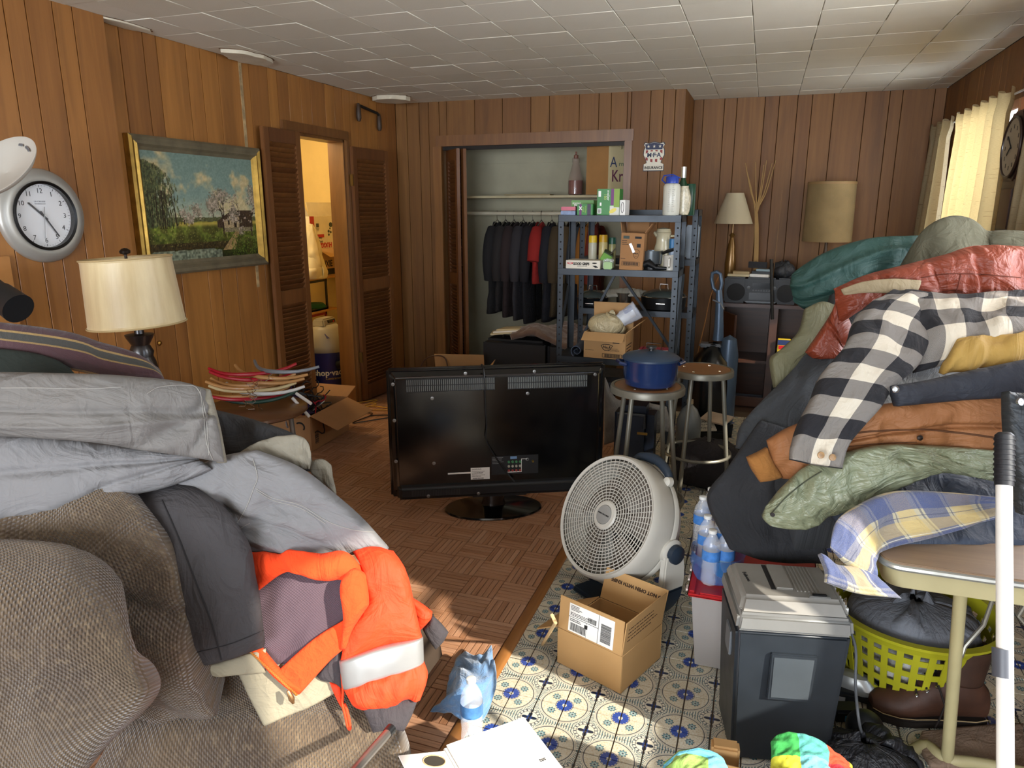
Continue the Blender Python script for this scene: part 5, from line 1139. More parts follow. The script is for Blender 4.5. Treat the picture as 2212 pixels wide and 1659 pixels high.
mx = oy(1446, 578, 4.44).x; mg = thing('enamel_mug', 'white mug beside the right shelf post on the middle shelf', 'mug', (mx, 4.47, zt2)); f = frame((mx, 4.47, zt2)); MB(f).lathe([(.038, 0), (.042, .004), (.042, .085), (.044, .09), (.039, .09), (.037, .01), (0, .008)], n=28).build('mug_body', M('mug_white', 'c7c3b8', .3), mg, smooth=True); MB(f).tube([(-.0, -.041, .075), (.0, -.068, .07), (.0, -.068, .03), (0, -.041, .02)], .006, 8).build('handle', M('mug_white', 'c7c3b8'), mg, smooth=True)
cxx = oy(1451, 553, 4.58).x; can('spray_can', 'white and blue spray can with bright blue cap by the right post', 'can', cxx, 4.58, zt2, .02, .185, (M('can_bluewhite', '8fa0b5', .4, var=.2, vs=20), M('cap_blue', '2f6a97', .4)), .055, 'spray cans on the middle shelf')
o = MB().tube([oy(1390, 572, 4.46), oy(1402, 568, 4.46), oy(1418, 579, 4.43), oy(1440, 580, 4.43)], [.02, .024, .012, .01], 10).build('black_tongs', BLACK, None, smooth=True, loc=(pxx, 4.45, zt2)); tag(o, 'black kitchen gadget lying below the saucepan on the middle shelf', 'utensil')
o = MB().frus(0, .22, (-.03, .05, -.04, .04), (-.035, .055, -.045, .045)).build('plastic_tub', M('tub_grey', '8d9aa6', .4), None, bevel=.01, loc=(0, 0, 0)); o.location = (oy(1490, 560, 5.0).x, 5.0, zr3); tag(o, 'pale grey plastic tub on the rear shelving unit at its right end', 'tub')
# --- rear unit: pans and mitt
def lidpan(name, label, px, py, y, z, r_, h, mat, glass=True):
    c = oy(px, py, y); p = thing(name, label, 'pan', (c.x, y, z)); f = frame((c.x, y, z))
    MB(f).lathe([(r_*.85, 0), (r_*.95, .01), (r_, h), (r_*1.03, h+.004), (r_*.97, h), (r_*.9, .015), (0, .01)], n=36).build('pan_body', mat, p, smooth=True)
    MB(f).lathe([(r_*1.01, h+.004), (r_*.9, h+.025), (r_*.5, h+.048), (0, h+.055)], n=36).build('lid', M('glass_lid', '4a524f', .08, .3, var=.1) if glass else mat, p, smooth=True); MB(f).tube([(r_*1.02*math.cos(a), r_*1.02*math.sin(a), h+.006) for a in np.linspace(0, 6.283, 37)[:-1]], .004, 6, closed=True).build('lid_rim', CHROME, p, smooth=True)
    MB(f).tube([(-.03, 0, h+.05), (-.025, 0, h+.085), (.025, 0, h+.085), (.03, 0, h+.05)], .005, 8).build('lid_handle', CHROME, p, smooth=True); MB(f).tube([(-.03, -r_*.98, h-.03), (-.025, -r_*1.12, h-.03), (.03, -r_*1.12, h-.03), (.035, -r_*.96, h-.03)], .005, 8).build('side_handle', CHROME, p, smooth=True)
lidpan('lidded_pan', 'large dark pan with domed glass lid at the right of the rear shelf', 1432, 670, 5.0, zr2, .155, .085, M('pan_dark', '151719', .35, .3)); lidpan('lidded_pan', 'dark pan with lid at the left of the rear shelf', 1280, 668, 5.0, zr2, .11, .06, M('pan_dark', '151719'))
pc = oy(1347, 668, 5.02); o = MB(frame((pc.x, 5.02, zr2))).lathe([(.05, 0), (.055, .09), (.057, .10), (.05, .10), (.045, .01), (0, .008)], n=28).build('steel_bowl', M('steel_bowl', '9a9488', .2, .9), None, smooth=True, loc=(pc.x, 5.02, zr2)); tag(o, 'shiny steel pot under the quilted mitt on the rear shelf', 'pot')
g = [[tuple(oy(px, py, 4.98+.08*j)+Vector((0, 0, .04*(1-abs(j-1))))) for px, py in ((1292, 648), (1310, 642), (1340, 640), (1370, 640), (1402, 645))] for j in range(3)]
o = sheet('oven_mitt', g, fabric('mitt_grey', '9a968a', .9, 300, .4), None, nu=24, nv=54, th=.012, puff=.014, wr=.002, seams=(0, 9, .008)); tag(o, 'grey quilted oven mitt lying over the pots on the rear shelf', 'mitt')
# --- lower shelf: box with fabric and bag, yoga mat, toaster racks
la = oy(1262, 768, 4.42); lb_ = oy(1352, 772, 4.42); lh = oy(1262, 713, 4.42).z-la.z; lw = lb_.x-la.x
lm = Matrix.Translation((la.x, 4.40, zt3+.001)) @ Matrix.Rotation(-.06, 4, 'Z')
k_ = carton('filter_carton', 'brown carton printed No.4 with open flaps on the low shelf', lm, lw, .22, lh, (('y0', 122, .085), ('y1', -4, .17), ('x1', 50, .11)), CARD); fm = face(lm, 'y0', lw, .22, lh); filter_print(fm, lw, lh, k_, 1.0)
fm = face(lm, 'x1', lw, .22, lh); lines(fm, .03, lh*.5, .14, .02, 4, .006, INK, k_)
def lump(name, c, rx, ry, rz, mat, label, cat, wr=.012, ws=16, seed=0, parent=None, n=26):
    g = [[(c[0]+rx*math.sin(t)*math.cos(a), c[1]+ry*math.sin(t)*math.sin(a), c[2]+rz*math.cos(t)) for a in np.linspace(0, 2*pi, 11)] for t in np.linspace(.12, pi-.12, 7)]
    o = sheet(name, g, mat, parent, nu=n, nv=n+8, th=.004, wr=wr, ws=ws, seed=seed, eu=0, ev=0)
    if label: tag(o, label, cat)
    return o
c = lm @ Vector((lw*.42, .10, lh+.035)); lump('cream_cloth', c, .115, .08, .075, fabric('cream_satin', 'b3a684', .4, 300, .1), 'crumpled cream satin cloth bulging from the low shelf carton', 'cloth', .028, 12, 3)
c = lm @ Vector((lw*.80, .13, lh+.075)); zb_ = thing('zip_bag', 'clear zip bag holding a white and blue plug on the low shelf carton', 'bag', c)
mm = frame(c, .2, .3, -.6); g = [[tuple(mm @ Vector((x*.15, (.035+.02*x)*math.cos(a), (.05+.02*x)*math.sin(a)))) for a in np.linspace(0, 2*pi, 9)] for x in np.linspace(-.8, .75, 6)]
sheet('bag_film', g, clear('bag_film', .30, .12, (.75, .82, .95)), zb_, nu=26, nv=30, th=.001, wr=.008, ws=22, eu=0, ev=0)
MB(mm @ Matrix.Rotation(pi/2, 4, 'Y')).lathe([(.03, -.03), (.034, .03), (.03, .085), (0, .09)], n=18).build('white_plug', WHITE, zb_, smooth=True); MB(mm @ Matrix.Translation((.06, 0, .035))).box(-.03, .03, -.02, .02, -.012, .012).build('blue_clip', M('clip_blue', '1f2f7a', .4), zb_, bevel=.004)
m1, m2 = oy(1245, 757, 4.40), oy(1262, 742, 4.62); ym = thing('yoga_mat', 'rolled slate blue exercise mat on the low shelf', 'mat', (m1.x, 4.5, zt3)); mm = basis((m1.x, 4.40, zt3+.038), (1, 0, 0), (0, 0, 1))
sp_ = [(.006+.0029*a)for a in np.linspace(0, 10.2, 60)]; mb = MB(mm); pts = [((.006+.0029*a)*math.cos(a), (.006+.0029*a)*math.sin(a)) for a in np.linspace(0, 10.5, 64)]
vs = [(x, y, 0) for x, y in pts]+[(x*1.12, y*1.12, 0) for x, y in pts]; n = len(pts); vs += [(x, y, -.28) for x, y, _ in vs]
mb.add(vs, [(i, i+1, n+i+1, n+i) for i in range(n-1)]+[(n+i, n+i+1, 3*n+i+1, 3*n+i) for i in range(n-1)]+[(i, i+1, 2*n+i+1, 2*n+i) for i in range(n-1)]); mb.build('rolled_sheet', M('mat_slate', '4a5568', .85), ym, smooth=True)
rk = thing('wire_rack', 'chrome and red wire racks on a dark tray at the right of the low shelf', 'rack', (oy(1410, 760, 4.5).x, 4.5, zt3)); rx_ = oy(1372, 760, 4.42).x; rX = sx1-.03
MB().box(rx_, rX, 4.42, 4.66, zt3, zt3+.04).build('tray', BLACK, rk, bevel=.006)
for k in range(9): y = 4.43+k*.026; MB().tube([(rx_, y, zt3+.045), (rX, y, zt3+.05)], .003, 5).build('wire', CHROME if k < 5 else M('red_wire', '8e2a35', .4), rk)
for k in range(5): x = rx_+(rX-rx_)*(k+.5)/5; MB().tube([(x, 4.43, zt3+.048), (x, 4.64, zt3+.052)], .003, 5).build('wire', M('red_wire', '8e2a35'), rk)
MB().tube([(rx_+.06, 4.5, zt3+.04), (rx_+.06, 4.5, zt3+.10), (rx_+.15, 4.5, zt3+.10), (rx_+.15, 4.5, zt3+.04)], .004, 6).build('rack_handle', CHROME, rk)
# ================================================================ stools and dutch oven
SG = M('stool_metal', '6f6c60', .4, .35, var=.1); SW = wood('stool_seat', srgb('7a5028'), srgb('8d6135'), srgb('5b3a1c'), axis='x')
def stool(label, px, py, d, r_, rot, ringz):
    c = P(px, py, d); s = thing('bar_stool', label, 'stool', (c.x, c.y, 0)); z = c.z; f = frame((c.x, c.y, 0), rot)
    MB(f).lathe([(r_*.93, z-.035), (r_, z-.032), (r_*1.0, z-.008), (r_*.98, z), (r_*.90, z+.001), (r_*.90, z-.006), (0, z-.006)], n=44).build('seat_pan', SG, s, smooth=True)
    MB(f).lathe([(r_*.89, z-.006), (r_*.89, z-.001), (0, z-.003)], n=40).build('seat_board', SW, s, smooth=True)
    lg = []
    for k in range(4):
        a = pi/4+k*pi/2; p0 = (r_*.72*math.cos(a), r_*.72*math.sin(a), z-.03); p1 = (r_*1.18*math.cos(a), r_*1.18*math.sin(a), .02)
        MB(f).tube([p0, p1], .0115, 12).build('leg', SG, s, smooth=True); MB(f).lathe([(.012, .03), (.014, .0), (0, 0)], (p1[0], p1[1], 0), n=12).build('foot_cap', CHROME, s, smooth=True)
        MB(f).lathe([(.007, z-.004), (.005, z), (0, z)], (r_*.6*math.cos(a), r_*.6*math.sin(a), .001), n=10).build('seat_screw', CHROME, s)
    q = r_*(1.18-.46*(ringz/z))+.008
    MB(f).tube([(q*math.cos(a), q*math.sin(a), ringz) for a in np.linspace(0, 2*pi, 41)[:-1]], .009, 8, closed=True).build('foot_ring', SG, s, smooth=True)
    return c
c1 = stool('metal bar stool carrying the blue pot', 1399, 832, 3.43, .178, .35, .20)
c2 = stool('metal bar stool with bare wooden seat behind the blue pot stool', 1516, 796, 3.92, .172, .45, .27)
pc = thing('dutch_oven', 'blue enamel dutch oven with lid on the front stool', 'pot', (c1.x+.01, c1.y, c1.z)); f = frame((c1.x+.01, c1.y, c1.z))
EB = M('blue_enamel', '16294f', .18, var=.15, vs=4, coat=.7); EBL = M('blue_enamel_lid', '27384c', .4, coat=.2)
MB(f).lathe([(.10, .0), (.118, .012), (.128, .06), (.132, .125), (.134, .132), (.125, .132), (.118, .02), (0, .015)], n=44).build('pot_body', EB, pc, smooth=True)
MB(f).lathe([(.136, .132), (.136, .14), (.12, .152), (.06, .166), (0, .170)], n=44).build('lid', EBL, pc, smooth=True); MB(f).lathe([(.012, .166), (.010, .178), (.026, .184), (.024, .192), (0, .194)], n=20).build('lid_knob', BLACK, pc, smooth=True)
for s in (-1, 1): MB(f @ Matrix.Rotation(.4, 4, 'Z')).tube([(s*.125, -.045, .112), (s*.152, -.03, .118), (s*.156, .03, .118), (s*.125, .045, .112)], .009, 8).build('side_handle', EB, pc, smooth=True)
# luggage and clutter behind the stools
l0 = oy(1322, 985, 4.05); l1 = oy(1400, 985, 4.05); NV = M('luggage_navy', '0e1420', .3, var=.2)
lg = thing('luggage', 'dark navy hard suitcase standing behind the front stool', 'suitcase', ((l0.x+l1.x)/2, 4.2, 0)); ztp = oy(1360, 880, 4.05).z
MB().box(l0.x, l1.x+.02, 4.05, 4.27, .03, ztp).build('shell', NV, lg, bevel=.05, seg=4)
MB().tube([(l0.x+.03, 4.045, ztp-.12), (l0.x+.03, 4.04, ztp-.04), (l1.x-.03, 4.04, ztp-.04), (l1.x-.03, 4.045, ztp-.12)], .010, 8).build('carry_handle', M('dark_grey', '2c2d30', .4), lg, smooth=True); MB().box(l1.x-.07, l1.x-.01, 4.044, 4.049, ztp-.16, ztp-.145).build('gold_badge', M('brass', 'a0783a', .35, 1), lg)
for x in (l0.x+.05, l1.x-.03): MB().lathe([(.02, 0), (.025, .015), (.02, .03)], (x, 4.16, 0), n=12).build('wheel', BLACK, lg)
RUG = fabric('grey_rug', '77746f', .95, 200, .8, .25, 9, .3)
g = [[tuple(oy(px, py, 4.30+.08*j)) for px, py in ((1312, 830), (1330, 850+j*4), (1352, 865+j*3), (1390, 872), (1440, 880+j*5))] for j in range(3)]
g = [[(p[0], p[1], p[2]-.07*i) for i, p in enumerate(r)] for r in g]
o = sheet('grey_rug', [[tuple(oy(a, b, 4.35)) for a, b in rw] for rw in (((1306, 815), (1330, 862), (1380, 868), (1440, 880)), ((1306, 880), (1335, 890), (1385, 895), (1445, 905)), ((1306, 960), (1340, 950), (1390, 940), (1448, 930)))], RUG, None, nu=24, nv=36, th=.05, puff=.03, wr=.012); tag(o, 'grey shaggy rug bundled behind the navy suitcase', 'rug')
jg = oz(1492, 905, .02); j0 = oy(1490, 880, 4.55); jug = thing('plastic_jug', 'translucent gallon jug on the floor behind the rear stool', 'jug', (j0.x, 4.55, 0)); f = frame((j0.x, 4.55, .12)); MB(f).lathe([(.07, 0), (.078, .01), (.078, .16), (.05, .23), (.02, .26), (.02, .28)], n=26).build('jug_body', M('jug_grey', '5f6260', .35), jug, smooth=True); MB(f).lathe([(.022, .27), (.022, .295), (0, .295)], n=16).build('cap', M('cap_tan', '8d7c60', .5), jug, smooth=True); MB(f).box(-.09, .09, -.09, .09, -.12, 0).build('base', DARKP, jug)
o = MB(frame(oz(1512, 918, .12), .4, .4)).box(-.1, .1, -.07, .07, 0, .01).build('newspaper', M('newsprint', 'b9b4a4', .8), None, loc=oz(1512, 918, .12)); tag(o, 'folded newspaper lying behind the rear stool', 'newspaper'); lines(frame(oz(1512, 918, .131), .4, .4), -.08, .05, .16, .016, 7, .006, INK, o)
o = MB(frame(oz(1548, 905, .16), -.5, .3)).box(-.10, .10, -.06, .06, 0, .012).build('cream_folder', M('folder_cream', 'b09c86', .8), None, loc=oz(1548, 905, .16)); tag(o, 'cream folded sheet on the dark bag behind the rear stool', 'paper')
lump('duffel_bag', (oz(1535, 985, .12).x, 4.15, .14), .22, .16, .15, fabric('duffel', '1c1719', .9), 'dark purple-black duffel bag on the floor under the rear stool', 'bag', .02, 8, 4)
# ================================================================ cabinet with radio, lamps, reeds
KY = 6.08; k0 = oy(1560, 660, KY).x; k1 = oy(1860, 660, KY).x; kz = oy(1640, 657, KY).z; CW = wood('cabinet_wood', srgb('3a2114'), srgb('4a2a18'), srgb('24130b'), axis='x')
cb_ = thing('radio_cabinet', 'dark brown open cabinet against the back wall under the radio', 'cabinet', ((k0+k1)/2, KY+.2, 0))
for nm, a in (('side_panel', (k0, k0+.02, KY, 6.52, 0, kz-.03)), ('side_panel', (k1-.02, k1, KY, 6.52, 0, kz-.03)), ('top_panel', (k0-.02, k1+.02, KY-.02, 6.53, kz-.03, kz)), ('back_panel', (k0, k1, 6.5, 6.52, 0, kz-.03)), ('divider', (oy(1662, 700, KY).x, oy(1662, 700, KY).x+.06, KY, 6.5, 0, kz-.03)), ('shelf', (k0, k1, KY+.03, 6.5, .36, .385)), ('base_rail', (k0, k1, KY, KY+.02, 0, .08))): MB().box(*a).build(nm, CW, cb_, bevel=.003)
MB(frame((k0+.01, KY, .1), -1.15)).box(0, .30, -.018, 0, 0, kz-.16).build('door', CW, cb_, bevel=.004)
rd0 = oy(1562, 655, KY+.03).x; rd1 = oy(1716, 655, KY+.03).x; rz_ = oy(1640, 600, KY+.03).z; RB = M('radio_black', '0f1012', .45, var=.1)
rd = thing('stereo_radio', 'black portable stereo with two round speakers and cassette deck on the cabinet', 'radio', ((rd0+rd1)/2, KY+.12, kz)); ry = KY+.03; rh = rz_-kz; rw = rd1-rd0
fm = basis((rd0, ry, kz), (1, 0, 0), (0, 0, 1))
for nm, a in (('speaker_box', (0, rw*.31, 0, rh, -.2, 0)), ('centre_unit', (rw*.31, rw*.74, 0, rh, -.2, -.004)), ('speaker_box', (rw*.74, rw*1.02, 0, rh, -.2, 0))): MB(fm).box(*a).build(nm, RB, rd, bevel=.012)
for x in (rw*.17, rw*.87): MB(fm).lathe([(rw*.13, 0), (rw*.13, .006), (rw*.115, .008), (0, .004)], (x, rh*.42, 0), n=32).build('speaker_grille', M('grille_black', '17181a', .7, bp=.5, bs=500), rd, smooth=True)
MB(fm).box(rw*.36, rw*.68, rh*.14, rh*.42, -.004, .004).build('cassette_door', M('deck', '1d1e20', .3), rd, bevel=.003); MB(fm).box(rw*.31, rw*.74, rh*.04, rh*.09, -.004, .010).build('front_rail', M('rail_grey', '55585a', .4, .5), rd, bevel=.003); MB(fm).box(rw*.40, rw*.66, rh*.58, rh*.80, -.004, .003).build('display', M('display', '0a0c0e', .15), rd)
for x in (.35, .71): MB(fm).lathe([(.016, 0), (.015, .014), (0, .015)], (rw*x, rh*.62, 0), n=16).build('dial_knob', M('knob_grey', '3a3c3e', .4), rd, smooth=True)
for k in range(7): MB(fm).box(rw*(.405+k*.037), rw*(.43+k*.037), rh*.48, rh*.53, -.004, .006).build('button', M('knob_grey', '3a3c3e'), rd)
MB().tube([oy(1664, 655, KY+.05), oy(1690, 410, KY+.1)], [.003, .0015], 6).build('antenna', M('antenna', '8a6a48', .3, .6), rd, smooth=True)
ztop = kz+rh
m = oy(1640, 590, KY+.08)
for i, (dx, dy, w_, d_, h_, rz, lab, mt) in enumerate(((-.16, .02, .17, .12, .018, .0, 'cream paperback lowest on the left of the radio top', M('paper_tan', 'c9bb96')), (-.14, .04, .13, .10, .02, .05, 'tan book on the cream paperback on the radio', M('book_tan', 'a8936d', .7)), (.0, .02, .15, .11, .022, -.25, 'white-edged book slanting on the radio', PAPER), (.02, .03, .16, .11, .022, -.18, 'black book in the middle of the radio pile', BLACK), (.03, .03, .12, .09, .016, -.3, 'pale blue booklet on the black book', M('book_blue', '8fa4ac', .6)), (-.02, .06, .15, .02, .05, -.35, 'dark thin folder leaning at the top of the pile', M('dark_grey', '2c2d30')))):
    hh = ztop+.001+(i % 2)*.019 if i < 2 else ztop+.001+(i-2)*.023; o = MB(frame((m.x+dx, KY+.06+dy, hh), rz)).box(-w_/2, w_/2, 0, d_, 0, h_).build('book', mt, None, bevel=.002, loc=(m.x+dx, KY+.06+dy, hh)); tag(o, lab, 'book', 'books on the radio')
c = oy(1690, 575, KY+.12); lump('black_bag', (c.x, KY+.14, ztop+.06), .10, .07, .065, fabric('bag_dark', '26282c', .6, 300, .2), 'crumpled black nylon bag on the right end of the radio', 'bag', .03, 14, 6)
o = MB().tube([oy(1666, 560, KY-.02), oy(1668, 690, KY-.03)], .012, 8).build('dark_strap', DARKP, None, smooth=True, loc=oy(1668, 690, KY-.03)); tag(o, 'black strap hanging down in front of the radio', 'strap')
def tlamp(label, px, pyb, y, shade, base, smat, bmat, zb):
    c = oy(px, pyb, y); t = thing('table_lamp', label, 'lamp', (c.x, y, zb)); (xa, ya), (xb, yb), (xc, yc) = shade
    zt = oy(px, ya, y).z; zl = oy(px, yb, y).z; sc = (oy(px+100, yb, y).x-oy(px, yb, y).x)/100; f = frame((c.x, y, 0))
    MB(f).lathe([(xb*sc, zl), (xa*sc, zt), (xa*sc-.003, zt), (xb*sc-.003, zl)], n=48, cap=False).build('lamp_shade', smat, t, smooth=True, merge=True)
    if xc: 
        for z in (zt-.012, zl+.005): MB(f).lathe([(xa*sc+.003, z-.008), (xa*sc+.003, z+.008)], n=48, cap=False).build('shade_band', M('band_tan', '8a6d45', .6), t, smooth=True)
    L = zl-zb; MB(f).lathe([(r_, zb+s*L) for r_, s in base], n=28).build('lamp_base', bmat, t, smooth=True); MB(f).tube([(0, 0, zl-.02), (0, 0, zl+.06)], .008, 8).build('stem', M('brass', 'a0783a', .35, 1), t)
BRZ = M('lamp_bronze', '7a5a2c', .3, .5, var=.15, coat=.3)
tlamp('table lamp with white cone shade and slender bronze base by the reeds', 1576, 590, KY+.25, ((19*1.0, 417), (43, 483), (0, 0)), [(.05, 0), (.05, .03), (.018, .06), (.016, .12), (.042, .30), (.046, .48), (.03, .72), (.014, .82), (.025, .85), (.008, .88), (.008, 1)], M('shade_white', 'b5a98c', .8, bp=.1, bs=300, var=.03), BRZ, kz+.0)
tlamp('big drum-shaded tan burlap lamp on the white stand', 1781, 560, KY+.25, ((53, 393), (55, 521), (1, 0)), [(.05, 0), (.05, .05), (.02, .15), (.012, .6), (.01, 1)], M('burlap', '84704c', .95, bp=.6, bs=260, var=.12), M('lamp_dark', '4a3826', .5), oy(1781, 556, KY+.25).z)
a = oy(1757, 650, KY+.2); b = oy(1835, 556, KY+.2); o = MB().box(a.x, b.x, KY+.1, KY+.4, kz, b.z-.001).build('white_cabinet', WHITE, None, bevel=.012, loc=(a.x, KY+.2, kz)); tag(o, 'small white box standing under the drum-shaded lamp', 'box')
rv = thing('reed_bundle', 'bundle of tall tan reeds fanning out against the back wall', 'reeds', (oy(1634, 560, KY+.3).x, KY+.3, kz)); rr = random.Random(2)
for k, (tx, ty) in enumerate(((1610, 352), (1614, 372), (1632, 350), (1650, 356), (1656, 346), (1668, 352), (1676, 346))):
    p = [oy(1632+rr.uniform(-4, 4), 600, KY+.3), oy(1634+rr.uniform(-3, 3), 470, KY+.3), oy((1634+tx)/2, 415, KY+.30), oy(tx, ty, KY+.3)]; MB().tube([tuple(q) for q in resample(np.array([tuple(q) for q in p]), 12)], list(np.linspace(.007, .003, 12)), 6).build('reed', M('reed_tan', '9a7a4a', .7), rv, smooth=True)
# snack pack in the cabinet
c = oy(1694, 737, KY+.02); o = MB(frame((c.x, KY+.0, c.z-.085))).box(-.05, .05, -.02, .06, 0, .10).build('snack_box', M('snack_yellow', 'b59a1f', .5), None, bevel=.003, loc=(c.x, KY, c.z-.085)); tag(o, 'yellow and blue printed box beside the cabinet divider', 'box'); fm = basis((c.x, KY-.0205, c.z-.085), (1, 0, 0), (0, 0, 1)); MB(fm).box(-.05, .05, .06, .10, 0, .0006).build('blue_top', M('snack_blue', '1f2f5a', .5), o); MB(fm).box(-.04, .04, .025, .055, 0, .0007).build('red_patch', REDP, o)
o = MB(frame((c.x, KY, 0))).box(-.06, .08, -.03, .2, 0, c.z-.086).build('stacked_crate', DARKP, None, bevel=.005, loc=(c.x, KY, 0)); tag(o, 'dark crate supporting the yellow printed box', 'crate')
# upright vacuum cleaner
UY = 5.35; uv_ = thing('upright_vacuum', 'black and steel blue upright vacuum with loop handle beside the shelving', 'vacuum', (oy(1545, 760, UY).x, UY, 0)); UB = M('vac_steelblue', '48596c', .35, .3)
def up(px, py, dy=0): return tuple(oy(px, py, UY+dy))
lp = [(1541, 622), (1537, 602), (1539, 590), (1548, 587), (1556, 592), (1559, 612), (1556, 628), (1550, 632)]
MB().tube([up(*q) for q in lp], .013, 10, closed=True).build('loop_handle', UB, uv_, smooth=True); MB().tube([up(1553, 626), up(1554, 660), up(1553, 705), up(1551, 735)], [.022, .028, .034, .04], 12).build('handle_stem', UB, uv_, smooth=True)
MB().tube([up(1540, 648, -.03), up(1556, 655, -.04), up(1563, 668, -.04)], .005, 6).build('cord_hook', M('hook_steel', '8a9098', .3, .6), uv_, smooth=True)
c = oy(1543, 770, UY); zl = c.z
MB(frame((c.x-.01, UY, 0))).lathe([(.13, .02), (.15, .06), (.15, zl-.2), (.14, zl-.02), (.09, zl+.04), (.04, zl+.10), (0, zl+.11)], n=28).build('dust_canister', M('vac_black', '131415', .25), uv_, smooth=True)
MB(frame((c.x+.10, UY-.02, 0))).lathe([(.05, .02), (.07, .1), (.07, zl+.02), (.05, zl+.14), (0, zl+.17)], n=24).build('motor_cover', UB, uv_, smooth=True); MB(frame((c.x-.02, UY, zl+.07))).box(-.09, .07, -.05, .05, 0, .03).build('hose_bridge', M('vac_grey2', '55585c', .35), uv_, bevel=.01); MB(frame((c.x, UY-.2, 0))).box(-.17, .17, -.1, .2, 0.005, .07).build('floor_head', M('vac_black', '131415'), uv_, bevel=.02)
MB().tube([tuple(q) for q in resample(np.array([up(1552, 598, .1), up(1535, 640, .12), up(1522, 700, .1), up(1508, 760, .1), up(1500, 820, .1)]), 20)], .004, 6).build('power_cord', M('cord_orange', '8a5a28', .6), uv_, smooth=True)
# ================================================================ curtains, rod, wall clock on the right wall
def curtain_mat():
    mt, t, b = newmat('curtain_slub'); uv = tc(t, 'UV'); c = mix(t, ramp(nz(scl(uv, 60, 500, 1), 1, 3), (.4, 0.), (.6, 1.)), srgb('9d8f70'), srgb('b5a684'))
    sl = ramp(nz(scl(uv, 11, 150, 1), 1, 2, .4), (.66, 0.), (.70, 1.)); c = mix(t, sl, c, srgb('4a3a22')); setin(t, b.inputs['Base Color'], c); b.inputs['Roughness'].default_value = .9
    n = t.nodes.new('ShaderNodeBsdfTranslucent'); n.inputs[0].default_value = (*srgb('cdb27a'), 1); m_ = t.nodes.new('ShaderNodeMixShader'); m_.inputs[0].default_value = .5
    t.links.new(b.outputs[0], m_.inputs[1]); t.links.new(n.outputs[0], m_.inputs[2]); t.links.new(m_.outputs[0], t.nodes['Material Output'].inputs[0]); return mt
CUR = curtain_mat()
def curtain(label, y0, y1, zt, zb, nf, x=1.13, lean=0, pinch=.85):
    ct = thing('window_curtain', label, 'curtain', (x, (y0+y1)/2, zb)); n = nf*12+1; rows = 26; vs = []; fs = []; us = []
    for i in range(rows):
        s = i/(rows-1); z = zt+(zb-zt)*s; k = pinch+(1-pinch)*abs(s-.12)*1.2 if s > .05 else 1.0
        for j in range(n):
            u = j/(n-1); ym = (y0+y1)/2+lean*s; a = .028+.02*s
            vs.append((x+a*math.sin(u*nf*2*pi)+.008*math.sin(3*u+5*s), ym+(u-.5)*(y1-y0)*min(k, 1.05), z+(.012*math.cos(u*nf*2*pi) if i == 0 else 0))); us.append((u*(y1-y0)*1.6, s*(zt-zb)))
    for i in range(rows-1):
        for j in range(n-1): q = i*n+j; fs.append((q, q+1, q+n+1, q+n))
    b = worldloc(ct); me = uvmesh('curtain_cloth', [tuple(Vector(v)-b) for v in vs], fs, us, CUR); me.polygons.foreach_set('use_smooth', [True]*len(fs)); o = bpy.data.objects.new('curtain_cloth', me); link(o, ct)
    me2 = MB().box(x-.035, x+.035, y0, y1, zt-.01, zt+.003)
    return ct
ya = ox(2008, 285, 1.13).y; yb = ox(2064, 265, 1.13).y
curtain('short beige curtain at the far side of the window in the corner', 5.80, 6.36, 2.205, .75, 3, lean=.05, pinch=.72)
curtain('wide beige curtain with dark slubs at the near side of the window', 4.50, 5.56, 2.20, .75, 6, lean=-.05, pinch=.90)
curtain('beige curtain at the right edge of the view beyond the wooden clock', 3.5, 4.12, 2.20, .75, 5, lean=-.05)
o = MB().tube([(1.155, 3.4, 2.175), (1.155, 6.5, 2.175)], .006, 8).build('curtain_rod', M('rod_white2', 'c9c6bb', .4), None, smooth=True, loc=(1.155, 5, 2.175)); tag(o, 'thin white curtain rod above the window', 'rod')
hc = thing('pendulum_clock', 'dark wooden octagonal wall clock with cream dial on the right wall', 'clock', (XR, 4.28, 1.6)); yk = ox(2196, 318, 1.16).y; zk = ox(2196, 318, 1.16).z; hm = basis((XR-.002, yk, zk), (0, -1, 0), (0, 0, 1)); DKW = M('clock_wood', '2c1c15', .4, var=.2, coat=.3)
oc = [(.19*math.cos(pi/8+k*pi/4), .19*math.sin(pi/8+k*pi/4)) for k in range(8)]
MB(hm).prism(oc, 0, .085).build('case', DKW, hc, bevel=.01); MB(hm).lathe([(.145, .085), (.145, .092), (.13, .09), (0, .089)], n=40).build('dial', M('dial_cream', '9d927c', .5, var=.05), hc, smooth=True); MB(hm).tube([(.145*math.cos(a), .145*math.sin(a), .092) for a in np.linspace(0, 6.283, 41)[:-1]], .007, 8, closed=True).build('bezel', DKW, hc, smooth=True)
MB(hm).box(-.11, .11, -.44, -.15, 0, .08).build('pendulum_box', DKW, hc, bevel=.008); MB(hm).box(-.085, .085, -.40, -.20, .08, .084).build('box_door', M('clock_wood2', '4a2d22', .35), hc, bevel=.002); MB(hm).frus(-.50, -.44, (0, 1, 0, 1), (0, 1, 0, 1)) if 0 else MB(hm).box(-.14, .14, -.50, -.44, 0, .11).build('base_block', DKW, hc, bevel=.01)
for k in range(12): a = k*pi/6; MB(hm).box(.10*math.cos(a)-.003, .10*math.cos(a)+.003, .10*math.sin(a)-.010, .10*math.sin(a)+.010, .0905, .0915).build('hour_mark', INK, hc)
MB(hm @ Matrix.Rotation(.9, 4, 'Z')).box(-.004, .004, -.01, .09, .092, .094).build('minute_hand', INK, hc); MB(hm @ Matrix.Rotation(2.2, 4, 'Z')).box(-.005, .005, -.01, .06, .094, .096).build('hour_hand', INK, hc)
